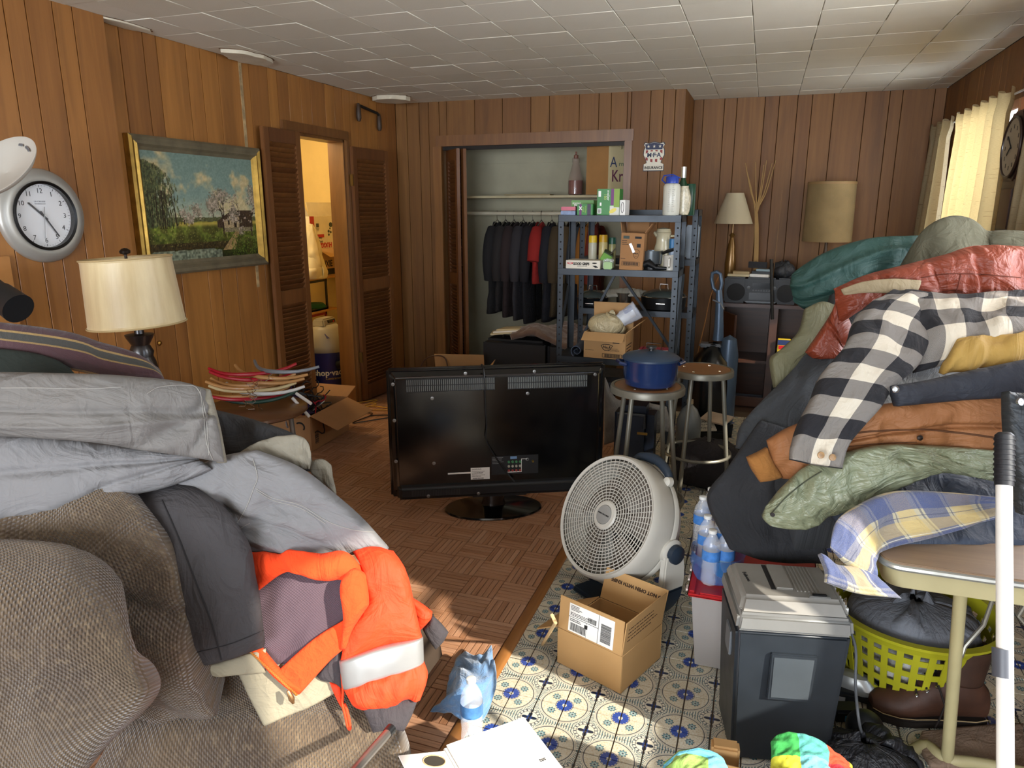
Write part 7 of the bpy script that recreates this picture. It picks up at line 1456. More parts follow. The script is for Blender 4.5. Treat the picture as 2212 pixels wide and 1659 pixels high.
# ================================================================ extendable pole at the right
pa, pb_, pt_ = P(2172, 1760, 1.30), P(2169, 1045, 1.42), P(2170, 935, 1.44)
pl = thing('extension_pole', 'white extension pole with black grip standing before the table', 'pole', (oz(2175, 1900, 0).x, oz(2175, 1900, 0).y, 0)); dv = (pb_-pa).normalized()
gnd = pa-dv*(pa.z/dv.z); PW = M('pole_white', 'd6d4cc', .3, coat=.4)
MB().tube([gnd, pb_], .0145, 20).build('shaft', PW, pl, smooth=True); MB().tube([pb_-dv*.004, pt_-dv*.006, pt_], [.017, .0175, .012], 20).build('grip', M('grip_black', '15161a', .55), pl, smooth=True)
for k in range(9): q = pb_+(pt_-pb_)*(k+.7)/10; MB().tube([q-dv*.002, q+dv*.002], .0188, 20).build('grip_ridge', M('grip_black', '15161a'), pl, smooth=True)
q = P(2165, 1432, 1.355); MB().tube([q-dv*.026, q+dv*.026], .0172, 20).build('lock_sleeve', M('sleeve_grey', '45484e', .4), pl, smooth=True)
# ================================================================ foreground: white box, bottle, towel, quilts in a carton
WB = M('white_board', 'e2e0da', .55, var=.02); zq = .22; a, b, c = oz(1131, 1551, zq), oz(990, 1622, zq), oz(1216, 1662, zq)
wx = (c-a); wb_ = thing('white_box', 'white cardboard box with lid flap at the bottom edge of the view', 'box', (a+b+c)/3-Vector((0, 0, zq))); ux = wx.normalized(); uy = Vector((ux.y, -ux.x, 0)); 
if uy.dot(b-a) < 0: uy = -uy
wm = Matrix((ux, -uy, Vector((0, 0, 1)))).transposed().to_4x4(); wm.translation = a; bl_ = (b-a).dot(uy)
MB(wm).box(0, .42, -bl_-.03, 0, -zq+.002, -.004).build('box_body', WB, wb_, bevel=.002); MB(wm).box(-.004, .42, -bl_-.02, .003, -.004, 0).build('lid', WB, wb_, bevel=.001); text('502', .012, INK, wb_, wm @ Matrix.Translation((.16, -.03, .0005)) @ Matrix.Rotation(-1.6, 4, 'Z'))
fm_ = wm @ Matrix.Translation((.012, -bl_-.03, -.003)) @ Matrix.Rotation(-.28, 4, 'X'); fl_ = MB(fm_); qd = [(0, 0), (.1, 0), (.1, -.12), (0, -.12)]
hole = [(.035+.022*math.cos(a_), -.045+.03*math.sin(a_)) for a_ in np.linspace(0, 2*pi, 21)[:-1]]
MB(fm_).prism([(0, 0), (.30, 0), (.30, -.13), (0, -.13)], -.003, 0).build('side_flap', WB, wb_); MB(fm_).prism(hole, 0, .0008).build('hand_hole', M('hole_dark', '3a352d', .9), wb_); MB(fm_).tube([(x, y, .001) for x, y in hole], .0016, 5, closed=True).build('hole_edge', CARDE, wb_)
bp_ = oz(1020, 1600, 0); bottle('half full water bottle standing on the floor beside the blue towel', bp_.x, bp_.y, 0, .222, .0345, group=None, lab_c='4a78a8')
TWL = fabric('blue_towel', '5f86b0', .95, 260, .9, .2, 9, .4)
o = sheet('blue_towel', [[tuple(oz(px, py, z)) for px, py, z in rw] for rw in (((1062, 1398, .07), (1068, 1440, .10), (1066, 1490, .06), (1045, 1555, .02)), ((1030, 1420, .09), (1035, 1465, .13), (1030, 1510, .09), (1010, 1560, .03)), ((1002, 1412, .04), (990, 1450, .10), (985, 1500, .11), (975, 1535, .03)), ((985, 1440, .02), (970, 1480, .04), (955, 1510, .05), (930, 1538, .02)))], TWL, None, nu=44, nv=44, th=.012, wr=.012, ws=16, eu=0, ev=0); tag(o, 'crumpled light blue terry towel on the floor by the threshold', 'towel')
# tube leg under the sofa clothes
lg_ = thing('metal_tube', 'grey metal tube slanting out below the orange jacket', 'tube', oz(800, 1655, .02)); MB().tube([P(842, 1578, 1.72), P(760, 1672, 1.55)], .011, 14).build('tube_shaft', M('tube_grey', '77726c', .35, .7), lg_, smooth=True); MB().tube([P(846, 1573, 1.726), P(836, 1585, 1.708)], .0125, 14).build('tube_tip', BLACK, lg_, smooth=True)
cq = oz(1560, 1640, .22); nc = carton('quilt_carton', 'brown carton at the bottom edge of the view holding quilts', basis(Vector((cq.x, cq.y-.02, .002))-Vector((0, .30, 0)), (1, .05, 0), (0, 0, 1)) if 0 else Matrix.Translation((oz(1450, 1700, .2).x, 1.36, .002)), .42, .22, .20, (('y1', 8, .06),), CB)
o = MB(frame((cq.x, cq.y, .20), .1)).box(-.03, .04, -.02, .02, 0, .07).build('cardboard_block', CB, None, bevel=.006, loc=(cq.x, cq.y, .2)); tag(o, 'small brown cardboard block standing between the two quilts', 'cardboard')
def patch_mat(name, cols, sx_, sy_):
    mt, t, b = newmat(name); uv = tc(t, 'UV'); x, y, _ = sep(uv); ix = (x*sx_).floor(); iy = (y*sy_).floor(); k = (ix*3+iy*5).mod(float(len(cols))); c = cols[0]
    for i, q in enumerate(cols[1:], 1): c = mix(t, k.gt(i-.5)*k.lt(i+.5), c, q)
    setin(t, b.inputs['Base Color'], c); b.inputs['Roughness'].default_value = .9; st = (x*260).sin()*(y*260).sin(); bump(t, b, nz(uv, 90, 3)+st*.4, .7, .004); return mt
QM = patch_mat('patchwork', [srgb('2f8a3f'), srgb('b02a35'), srgb('6fb6bf'), srgb('b5b02f'), srgb('c0482a'), srgb('4f9a8f')], 16, 16)
o = cloth('patchwork_quilt', ((1.70, ((1668, 1604), (1700, 1588), (1745, 1598), (1800, 1640), (1840, 1672))), (1.66, ((1666, 1640), (1705, 1635), (1755, 1640), (1810, 1668), (1850, 1700))), (1.60, ((1660, 1690), (1710, 1690), (1765, 1690), (1815, 1700), (1850, 1720)))), QM, 'colourful patchwork quilt corner at the bottom edge of the view', 'quilt', nu=30, nv=40, th=.03, puff=.01, wr=.008, ws=30)
QB = patch_mat('baby_quilt', [srgb('8fb05a'), srgb('a3bf5f'), srgb('6fb0c0')], 9, 9)
o = cloth('baby_quilt', ((1.70, ((1440, 1660), (1470, 1634), (1510, 1626), (1545, 1636), (1560, 1662))), (1.65, ((1430, 1690), (1470, 1665), (1510, 1660), (1548, 1668), (1570, 1690))), (1.6, ((1420, 1720), (1470, 1710), (1510, 1700), (1550, 1710), (1575, 1720)))), QB, 'light blue and green ruffled quilt at the bottom edge of the view', 'quilt', nu=26, nv=30, th=.02, puff=.01, wr=.006, ws=30)
MB().tube([P(px, py, d-.02) for px, py, d in ((1425, 1690, 1.66), (1440, 1658, 1.70), (1470, 1632, 1.70), (1510, 1624, 1.70), (1546, 1635, 1.70), (1562, 1662, 1.69))], .009, 8).build('piping', M('quilt_blue', '5fa8bd', .85, bp=.5, bs=120), o, smooth=True)
from mathutils.bvhtree import BVHTree
def on(o, pts, lift=.0012):
    """points of the garment's surface met along the given picture rays"""
    b = worldloc(o); t = BVHTree.FromPolygons([v.co+b for v in o.data.vertices], [p.vertices for p in o.data.polygons]); out = []
    pp = resample(np.array(pts, float), max(12, len(pts)*7))
    for x, y in pp:
        d = ray(x, y).normalized(); h = t.ray_cast(CAM, d)
        if h[0] is not None: out.append(h[0]-d*lift)
    return out
def seam(o, pts, mat, parent=None, r=.0009, name='stitched_seam'):
    q = on(o, pts)
    if len(q) > 2: MB().tube(q, r, 5).build(name, mat, parent or o, smooth=True)
# ================================================================ sofa and the clothes thrown over it
def chenille():
    mt, t, b = newmat('brown_chenille'); uv = tc(t, 'UV'); x, y, _ = sep(uv)
    y2 = y+(x*60).sin()*.0015; row = (y2*150).floor(); q = (x*700+row*pi).sin()*.5+.5; q2 = (y2*150*pi).sin().abs(); h = q*q2
    f = nz(uv, 4, 5); g = nz(uv, 60, 3, .7)
    c = mix(t, ramp(f, (.35, 0.), (.68, 1.)), srgb('4f3f2e'), srgb('705d44')); c = mix(t, h.inv()*.34, c, srgb('33271b')); c = mix(t, ramp(g, (.5, 0.), (.75, .5)), c, srgb('8d7a5e'))
    setin(t, b.inputs['Base Color'], c); b.inputs['Roughness'].default_value = .95; b.inputs['Sheen Weight'].default_value = .3; bump(t, b, h*1.0+g*.5, .9, .006); return mt
CHE = chenille(); sf = thing('sofa', 'brown dimpled plush sofa under the thrown work clothes', 'sofa', (-1.4, 1.5, 0))
SK = dict(parent=sf, nu=46, nv=46)
cloth('back_cushion', ((1.80, ((-240, 1080), (90, 1060), (200, 1045), (280, 1050))), (1.76, ((-240, 1190), (100, 1175), (240, 1160), (370, 1165))), (1.76, ((0, 1270), (160, 1265), (290, 1275), (410, 1300))), (1.78, ((80, 1390), (230, 1375), (340, 1395), (440, 1430))), (1.86, ((180, 1510), (290, 1520), (390, 1520), (480, 1500)))), CHE, th=.12, puff=.05, wr=.016, ws=6, folds=[(.3, .5, .3, .05, -.03), (.42, .4, -.2, .04, -.025)], **SK)
cloth('seat_cushion', ((2.06, ((330, 1430), (450, 1400), (600, 1390), (780, 1400))), (2.00, ((300, 1545), (450, 1530), (640, 1520), (830, 1510))), (1.96, ((250, 1615), (430, 1605), (650, 1598), (870, 1590))), (1.95, ((200, 1700), (420, 1690), (650, 1680), (884, 1672))), (1.98, ((200, 1820), (420, 1820), (650, 1810), (880, 1790)))), CHE, th=.14, puff=.06, wr=.010, ws=6, **SK)
cloth('arm_cushion', ((1.60, ((-250, 1175), (60, 1190), (150, 1215), (222, 1268))), (1.50, ((-250, 1300), (80, 1305), (190, 1325), (275, 1372))), (1.47, ((-250, 1450), (80, 1455), (215, 1455), (337, 1488))), (1.45, ((-250, 1600), (50, 1610), (140, 1615), (235, 1605))), (1.46, ((-250, 1740), (20, 1740), (90, 1735), (150, 1715)))), CHE, th=.06, puff=.05, wr=.008, ws=5, edge=.4, **SK)
MB().frus(.0, .22, (-2.4, -.98, 1.32, 2.1), (-2.4, -1.02, 1.36, 2.1)).build('sofa_base', M('sofa_dark', '3a2d21', .95), sf, bevel=.03)
MB().frus(.22, .78, (-2.5, -1.45, 1.45, 2.15), (-2.4, -1.55, 1.6, 2.1)).build('sofa_back', M('sofa_dark', '3a2d21'), sf, bevel=.05)
DUCK = fabric('grey_duck', '6f6c68', .9, 700, .2, .08, 3); DUCK2 = fabric('grey_duck_light', '767575', .9, 700, .2, .06, 3)
HEMC = fabric('duck_hem', '7d7768', .9, 400, .5, .1)
BKT = plaid('blanket_plaid', (), [(.0, .28, srgb('412b2d'), 1.0), (.28, .36, srgb('a3874e'), .75), (.36, .62, srgb('3a3c36'), 1.0), (.62, .68, srgb('a3874e'), .6), (.68, 1.0, srgb('4a3034'), 1.0)], srgb('443134'), .2, .085, .9)
cloth('plaid_blanket', ((2.02, ((-230, 672), (-230, 712), (-230, 765))), (2.05, ((100, 708), (112, 752), (120, 795))), (2.08, ((215, 738), (228, 782), (240, 820))), (2.10, ((290, 762), (308, 800), (320, 830))), (2.12, ((345, 798), (354, 818), (362, 835)))), BKT, 'fuzzy maroon and grey plaid wool blanket on top of the sofa back', 'blanket', nu=60, nv=26, th=.03, puff=.03, wr=.006, ws=12)
cloth('green_garment', ((1.98, ((-230, 735), (-230, 770), (-230, 815))), (2.0, ((60, 760), (70, 785), (80, 815))), (2.02, ((150, 795), (160, 805), (170, 818)))), fabric('dark_green', '1d241e', .9), 'dark green cloth between the plaid blanket and the grey coveralls', 'garment', nu=20, nv=14, th=.02, puff=.01)
cloth('black_coat', ((2.06, ((440, 880), (460, 940), (470, 1010))), (2.06, ((540, 905), (545, 950), (550, 1010))), (2.08, ((620, 930), (625, 960), (620, 1010))), (2.10, ((665, 955), (670, 985), (680, 1020)))), fabric('black_coat', '2b2a2a', .85, 500, .2, .2), 'black coat sticking out behind the grey coveralls', 'coat', nu=30, nv=24, th=.04, puff=.02, wr=.012)
g1 = cloth('grey_coveralls', ((1.64, ((-230, 800), (-230, 860), (-230, 930))), (1.68, ((150, 806), (150, 880), (150, 950))), (1.74, ((290, 813), (290, 890), (300, 972))), (1.80, ((395, 826), (408, 905), (425, 990))), (1.83, ((450, 846), (470, 920), (484, 1000)))), DUCK, 'pair of faded grey work coveralls draped across the sofa', 'coveralls', nu=70, nv=44, th=.03, puff=.055, wr=.011, ws=6, folds=[(.3, .55, 1.3, .05, -.012), (.62, .6, 1.1, .04, .012), (.80, .4, .5, .05, -.018), (.88, .5, .35, .03, -.014)])
cloth('trouser_leg', ((1.70, ((-230, 925), (-230, 1040), (-230, 1165))), (1.72, ((100, 942), (100, 1022), (100, 1118))), (1.76, ((215, 955), (225, 1015), (235, 1078))), (1.80, ((320, 968), (335, 1012), (350, 1056))), (1.84, ((420, 985), (440, 1000), (460, 1015)))), DUCK2, parent=g1, nu=60, nv=40, th=.03, puff=.05, wr=.010, ws=6, folds=[(.5, .4, 1.4, .05, -.014), (.85, .5, .9, .04, -.012)])
cloth('trouser_leg', ((1.86, ((345, 1052), (400, 1020), (470, 990), (550, 975))), (1.88, ((395, 1108), (460, 1070), (550, 1035), (645, 1012))), (1.90, ((450, 1155), (530, 1118), (620, 1085), (718, 1066))), (1.91, ((520, 1182), (600, 1160), (690, 1130), (780, 1120))), (1.92, ((556, 1215), (650, 1212), (740, 1200), (840, 1186)))), DUCK2, parent=g1, nu=60, nv=60, th=.03, puff=.04, wr=.009, ws=7, folds=[(.35, .35, .7, .05, -.015), (.75, .3, 2.2, .05, .014), (.8, .55, 2.0, .04, -.012)])
cloth('trouser_cuff', ((1.83, ((425, 834), (447, 910), (470, 1000))), (1.82, ((452, 842), (472, 915), (488, 1000)))), HEMC, parent=g1, nu=8, nv=40, th=.012, puff=.012, wr=.005, ws=25)
cloth('trouser_hem', ((1.94, ((488, 1003), (555, 958), (630, 943), (668, 970))), (1.93, ((520, 1010), (570, 978), (640, 960), (672, 990))), (1.93, ((560, 1010), (610, 1000), (655, 1012), (668, 1014)))), HEMC, parent=g1, nu=20, nv=44, th=.014, puff=.008, wr=.008, ws=22)
cloth('trouser_hem', ((1.99, ((664, 1000), (695, 992), (716, 1005))), (1.98, ((672, 1020), (702, 1020), (720, 1035))), (1.98, ((690, 1040), (708, 1050), (726, 1068)))), HEMC, parent=g1, nu=18, nv=22, th=.014, puff=.006, wr=.006, ws=22)
ST = M('stitch_white', '96938c', .8, var=0)
legs = [c for c in g1.children if c.name.startswith('trouser_leg')]
seam(g1, ((2, 838), (90, 838), (180, 840), (262, 836)), ST); seam(g1, ((318, 850), (345, 836), (400, 832), (428, 842), (445, 900), (452, 995)), ST); seam(g1, ((432, 842), (440, 900), (447, 960), (462, 998)), ST)
for pts in (((546, 990), (556, 1030), (548, 1055), (530, 1100), (500, 1148)), ((552, 1055), (588, 1075), (650, 1092), (705, 1125), (760, 1144), (815, 1150)), ((553, 1060), (590, 1081), (650, 1098), (703, 1131)), ((405, 1100), (450, 1135), (495, 1150), (540, 1130)), ((822, 1150), (832, 1165), (834, 1180))): seam(legs[1], pts, ST, g1, .0009)
dk = cloth('dark_trousers', ((1.86, ((235, 1062), (290, 1045), (350, 1040), (420, 1060))), (1.80, ((312, 1140), (380, 1120), (450, 1120), (525, 1150))), (1.78, ((328, 1240), (400, 1222), (480, 1225), (552, 1252))), (1.78, ((342, 1350), (410, 1345), (490, 1332), (563, 1322))), (1.80, ((356, 1457), (430, 1440), (500, 1420), (572, 1394)))), fabric('charcoal_cotton', '373435', .85, 700, .15, .1), 'charcoal trouser leg hanging over the sofa beside the orange jacket', 'trousers', nu=50, nv=44, th=.02, puff=.03, wr=.007, ws=7, edge=.35)
seam(dk, ((350, 1080), (385, 1160), (420, 1250), (455, 1340), (478, 1425)), M('stitch_dark', '232122', .9, var=0), None, .0022); seam(dk, ((357, 1425), (430, 1408), (500, 1390), (568, 1362)), M('stitch_dark', '232122'), None, .0014)
CRMF = fabric('cream_twill', '8d856f', .85, 600, .2, .06)
cp2 = cloth('cream_trousers', ((1.86, ((508, 1440), (540, 1505), (572, 1567))), (1.87, ((600, 1425), (640, 1478), (670, 1526))), (1.88, ((700, 1420), (725, 1448), (760, 1477)))), CRMF, 'cream work trousers peeking out under the orange jacket', 'trousers', nu=36, nv=30, th=.015, puff=.008, wr=.004)
cloth('waistband', ((1.82, ((412, 1445), (440, 1452), (470, 1462))), (1.82, ((490, 1425), (500, 1440), (505, 1458))), (1.84, ((575, 1400), (575, 1425), (575, 1452)))), CRMF, parent=cp2, nu=24, nv=14, th=.012, puff=.006, wr=.003)
ORG = fabric('hi_vis_orange', 'f23a08', .75, 900, .15, .05, 4); ORF = fabric('orange_fleece', 'ee4410', .95, 260, .8, .06, 9); CUF = fabric('knit_cuff', '3b3638', .95, 420, .7, .1)
def mesh_mat():
    mt, t, b = newmat('mesh_lining'); uv = tc(t, 'UV'); x, y, _ = sep(uv); h = (x*900).sin()*(y*900).sin(); c = mix(t, h.gt(.25)*.45, srgb('54424a'), srgb('2f262a')); setin(t, b.inputs['Base Color'], c); b.inputs['Roughness'].default_value = .85; bump(t, b, h, .4, .002); return mt
JK = thing('hi_vis_jacket', 'bright orange safety jacket with silver reflective stripe hanging off the sofa', 'jacket', P(760, 1400, 1.9)*1.0)
def jk(nm, rows, mat, **k): k = dict(dict(nu=30, nv=30, th=.012, puff=.012, wr=.005, ws=9), **k); return cloth(nm, rows, mat, parent=JK, **k)
jk('mesh_lining', ((1.88, ((552, 1270), (620, 1225), (700, 1232), (755, 1250))), (1.87, ((552, 1340), (620, 1320), (690, 1310), (760, 1318))), (1.86, ((556, 1400), (610, 1400), (662, 1380), (735, 1345))), (1.86, ((560, 1410), (585, 1432), (608, 1452), (660, 1410)))), mesh_mat(), th=.008)
jk('fleece_facing', ((1.87, ((540, 1193), (600, 1196), (680, 1200), (740, 1192), (785, 1225))), (1.85, ((546, 1235), (605, 1215), (682, 1222), (740, 1222), (786, 1245))), (1.85, ((558, 1276), (625, 1233), (688, 1252), (740, 1254), (780, 1264)))), ORF, nv=54, puff=.022, wr=.010, ws=14)
jk('front_band', ((1.84, ((748, 1232), (770, 1228), (792, 1240))), (1.82, ((735, 1270), (768, 1275), (797, 1300))), (1.81, ((742, 1325), (770, 1320), (788, 1320))), (1.82, ((740, 1360), (752, 1360), (765, 1355))), (1.83, ((735, 1402), (742, 1402), (748, 1398)))), ORF, nu=40, nv=20, puff=.018, wr=.006)
jk('hem_panel', ((1.84, ((748, 1336), (750, 1368), (744, 1400))), (1.84, ((680, 1378), (705, 1400), (712, 1428))), (1.84, ((610, 1440), (632, 1460), (655, 1492))), (1.84, ((603, 1450), (625, 1478), (645, 1502)))), ORF, th=.012, puff=.008)
jk('zip_edge', ((1.84, ((540, 1404), (590, 1455), (642, 1503))), (1.835, ((566, 1400), (606, 1448), (652, 1490)))), ORF, nu=8, nv=36, puff=.006)
z_ = MB(); 
for k in range(30): s = k/29; p = P(541+s*99, 1408+s*93, 1.822); z_.box(p.x-.003, p.x+.003, p.y-.002, p.y+.002, p.z-.0016, p.z+.0016)
z_.build('zip_teeth', M('zip_gold', 'c98a45', .4, .4), JK)
MB().tube([P(622, 1492, 1.81), P(630, 1510, 1.81), P(634, 1520, 1.81)], [.004, .008, .003], 8).build('zip_pull', M('zip_bronze', '7a5a3a', .3, .8), JK, smooth=True)
sl_ = jk('sleeve', ((1.90, ((762, 1192), (800, 1186), (850, 1188))), (1.86, ((785, 1235), (830, 1225), (878, 1235))), (1.85, ((790, 1300), (840, 1290), (894, 1300))), (1.84, ((752, 1365), (830, 1345), (908, 1362))), (1.84, ((735, 1432), (822, 1402), (914, 1384)))), ORG, nu=44, nv=34, puff=.035, wr=.006, ev=1)
jk('reflective_stripe', ((1.838, ((733, 1426), (822, 1393), (914, 1376))), (1.836, ((737, 1455), (826, 1422), (915, 1402))), (1.838, ((742, 1486), (829, 1453), (916, 1430)))), M('reflective_tape', '8f8f8d', .38, .35, var=.08), nu=14, nv=34, puff=.036, th=.014, wr=.003, eu=0)
jk('sleeve_end', ((1.84, ((742, 1480), (828, 1448), (915, 1426))), (1.83, ((754, 1508), (830, 1485), (924, 1462))), (1.84, ((782, 1532), (840, 1516), (908, 1510)))), ORG, nu=30, nv=34, puff=.035, wr=.012, ws=14)
jk('knit_cuff', ((1.845, ((782, 1524), (840, 1510), (904, 1508))), (1.85, ((795, 1552), (842, 1545), (890, 1545))), (1.855, ((806, 1581), (846, 1571), (873, 1578)))), CUF, nu=20, nv=26, puff=.022, wr=.003)
jk('second_sleeve', ((1.93, ((888, 1290), (912, 1305), (934, 1322))), (1.93, ((900, 1330), (916, 1335), (932, 1335))), (1.93, ((905, 1365), (912, 1358), (920, 1350)))), ORG, nu=16, nv=16, puff=.016, wr=.006)
jk('second_cuff', ((1.935, ((934, 1330), (925, 1345), (913, 1358))), (1.935, ((952, 1346), (940, 1364), (925, 1380))), (1.94, ((969, 1366), (958, 1386), (941, 1403)))), CUF, nu=16, nv=16, puff=.014, wr=.002)
jk('inner_cuff', ((1.85, ((735, 1400), (738, 1440), (740, 1486))), (1.86, ((705, 1435), (712, 1455), (725, 1472))), (1.87, ((685, 1458), (690, 1462), (700, 1466)))), CUF, nu=16, nv=16, puff=.006, wr=.002)
jk('inner_edge', ((1.87, ((736, 1480), (740, 1510), (742, 1530))), (1.87, ((712, 1470), (722, 1495), (738, 1525)))), ORG, nu=10, nv=16, puff=.004, wr=.002)
MB().tube([tuple(q) for q in resample(np.array([tuple(P(px, py, 1.84)) for px, py in ((738, 1450), (741, 1490), (740, 1520), (746, 1545), (752, 1572), (757, 1572), (750, 1535), (744, 1520))]), 24)], .0035, 7).build('draw_cord', M('cord_hi_vis', 'e8400f', .7), JK, smooth=True)
# ================================================================ the heap of clothes on the table
def hp(nm, rows, mat, label, cat, **k): k = dict(dict(nu=40, nv=40, th=.03, puff=.028, wr=.012, ws=7), **k); k['puff'] *= .75; k['wr'] *= 1.25; return cloth(nm, rows, mat, label, cat, 'clothes heaped on the table' if cat else None, **k)
BLKC = fabric('black_wool', '1b1c1f', .9, 500, .25, .2); DKN = fabric('dark_navy', '23262e', .75, 700, .15, .15); CHAR = fabric('charcoal_knit', '2c2e30', .95, 400, .3, .15)
hp('dark_blanket', ((2.95, ((1790, 660), (1900, 610), (2050, 580), (2260, 560))), (2.80, ((1750, 780), (1880, 760), (2050, 750), (2260, 740))), (2.62, ((1680, 930), (1850, 920), (2050, 900), (2260, 890))), (2.42, ((1660, 1060), (1850, 1040), (2050, 1010), (2260, 1000))), (2.26, ((1720, 1170), (1850, 1150), (2050, 1120), (2260, 1110)))), CHAR, 'charcoal blanket at the core of the heap behind the jackets', 'blanket', th=.15, puff=.03, wr=.004)
hp('teal_jacket', ((3.0, ((1712, 598), (1707, 616), (1716, 640))), (2.98, ((1738, 572), (1735, 622), (1738, 668))), (2.95, ((1800, 538), (1800, 602), (1812, 664))), (2.92, ((1885, 515), (1882, 575), (1890, 640))), (2.90, ((1985, 510), (1978, 560), (1965, 615)))), fabric('teal_cotton', '173a33', .7, 600, .2, .2, 4), 'dark teal jacket at the far left top of the heap', 'jacket', puff=.06, wr=.012, folds=[(.5, .4, 1.3, .06, .02), (.6, .7, 1.2, .05, -.02)])
hp('olive_fleece', ((2.82, ((1940, 585), (1950, 590), (1962, 592))), (2.78, ((1982, 512), (1988, 545), (2000, 580))), (2.74, ((2028, 474), (2034, 522), (2045, 568))), (2.74, ((2078, 468), (2085, 512), (2095, 555))), (2.74, ((2124, 497), (2128, 520), (2132, 545))), (2.70, ((2175, 498), (2178, 520), (2180, 548))), (2.66, ((2270, 505), (2270, 525), (2270, 560)))), fabric('olive_fleece', '4b4938', .95, 350, .3, .1), 'smooth olive fleece topmost on the heap', 'fleece', nu=60, nv=34, puff=.04, wr=.006, ws=5)
hp('khaki_vest', ((2.70, ((1738, 668), (1775, 653), (1815, 668))), (2.68, ((1726, 715), (1760, 720), (1810, 700))), (2.66, ((1690, 752), (1732, 768), (1780, 745))), (2.64, ((1665, 776), (1700, 800), (1755, 770))), (2.64, ((1672, 838), (1695, 835), (1740, 800)))), fabric('khaki_poplin', '5d5b42', .7, 700, .2, .12), 'khaki green vest hanging at the left below the teal jacket', 'vest', puff=.03, wr=.006)
hp('black_coat', ((2.62, ((1752, 772), (1795, 745), (1850, 735))), (2.55, ((1680, 832), (1745, 830), (1835, 830))), (2.50, ((1605, 912), (1690, 912), (1790, 915))), (2.48, ((1590, 968), (1670, 985), (1770, 1000)))), CHAR, 'dark charcoal coat sloping down the left flank of the heap', 'coat', puff=.04)
hp('black_trousers', ((2.44, ((1640, 910), (1710, 930), (1800, 950))), (2.38, ((1580, 1000), (1660, 1030), (1770, 1055))), (2.33, ((1529, 1076), (1630, 1105), (1770, 1125))), (2.32, ((1578, 1188), (1660, 1212), (1790, 1218)))), BLKC, 'black trousers hanging down beside the water bottles', 'trousers', puff=.02, wr=.008)
RUST = fabric('rust_nylon', '7c351f', .5, 900, .1, .1, 3)
o = hp('rust_puffer', ((2.46, ((1805, 622), (1808, 655), (1816, 700))), (2.45, ((1872, 593), (1880, 622), (1892, 655))), (2.43, ((1960, 570), (1970, 605), (1985, 648))), (2.42, ((2042, 549), (2050, 592), (2070, 645))), (2.40, ((2120, 528), (2130, 585), (2140, 648))), (2.38, ((2270, 535), (2270, 588), (2270, 655)))), RUST, 'rust orange quilted puffer jacket high on the heap', 'jacket', nu=70, nv=36, puff=.06, wr=.010, ws=13, seams=(4, 1, .025))
seam(o, ((1990, 600), (2040, 592), (2110, 592), (2205, 600)), M('stitch_rust', '5a2716', .9, var=0), None, .002); seam(o, ((2075, 592), (2070, 615), (2062, 640)), M('stitch_rust', '5a2716'), None, .002)
hp('jacket_lining', ((2.36, ((1816, 625), (1818, 631), (1823, 638))), (2.345, ((1862, 609), (1864, 620), (1868, 633))), (2.34, ((1925, 602), (1926, 618), (1928, 634))), (2.35, ((1990, 606), (1986, 620), (1978, 635)))), fabric('tan_lining', '857659', .8, 600, .2), None, None, parent=o, nu=26, nv=16, th=.006, puff=.004, wr=.004)
hp('jacket_sleeve', ((2.50, ((1812, 640), (1830, 690), (1840, 730))), (2.54, ((1785, 695), (1808, 722), (1828, 750))), (2.57, ((1740, 762), (1760, 775), (1795, 765)))), RUST, None, None, parent=o, nu=28, nv=24, puff=.04, wr=.010, seams=(2, 0, .015))
def buffalo():
    mt, t, b = newmat('buffalo_check'); uv = tc(t, 'UV'); x, y, _ = sep(uv); Pq = .135; u = (x/Pq).mod(1).lt(.5); v = (y/Pq).mod(1).lt(.5)
    g = nz(scl(uv, 1300, 1300, 1), 1, 2, .7); k = ramp(g, (.42, 0.), (.58, 1.)); grey = mix(t, k, srgb('2b292a'), srgb('958e84'))
    c = mix(t, u.max(v), mix(t, g, srgb('b0a692'), srgb('cfc6b3')), grey); c = mix(t, u*v, c, srgb('131216')); setin(t, b.inputs['Base Color'], c); b.inputs['Roughness'].default_value = .92
    bump(t, b, g, .3, .001); creases(t, b, uv, .5); return mt
BUF = buffalo()
o = hp('checked_shirt', ((2.32, ((1950, 632), (2050, 645), (2150, 640), (2270, 632))), (2.22, ((1965, 690), (2060, 690), (2140, 688), (2270, 680))), (2.16, ((1985, 745), (2070, 735), (2150, 718), (2270, 712))), (2.15, ((1975, 806), (2052, 784), (2150, 742), (2270, 728)))), BUF, 'black and cream buffalo check flannel shirt draped over the heap', 'shirt', nu=44, nv=54, puff=.03, wr=.010)
hp('shirt_sleeve', ((2.31, ((1925, 634), (1985, 638), (2050, 655))), (2.20, ((1850, 684), (1925, 690), (2012, 722))), (2.11, ((1826, 745), (1900, 755), (1978, 792))), (2.05, ((1774, 808), (1850, 820), (1932, 838))), (2.01, ((1752, 862), (1815, 876), (1896, 886))), (1.98, ((1724, 918), (1782, 930), (1850, 937))), (1.96, ((1711, 964), (1765, 975), (1822, 977))), (1.955, ((1708, 993), (1762, 1005), (1817, 1013)))), BUF, None, None, parent=o, nu=80, nv=36, puff=.035, wr=.009, ws=9)
for px, py in ((1773, 983), (1798, 988)): MB(basis(P(px, py, 1.905), _r, _u)).lathe([(.006, -.004), (.0095, 0), (.009, .003), (.004, .002), (0, .002)], n=18).build('shirt_button', M('horn_button', '8a6a42', .35, var=.3, vs=80), o, smooth=True)
hp('yellow_shirt', ((2.13, ((2062, 740), (2150, 728), (2270, 708))), (2.10, ((2045, 776), (2135, 764), (2270, 742))), (2.11, ((2032, 808), (2110, 795), (2270, 768)))), fabric('butter_cotton', 'a3823f', .85, 600, .2, .08), 'pale yellow shirt poking out under the checked shirt', 'shirt', nu=28, nv=40, puff=.03, wr=.014, ws=10)
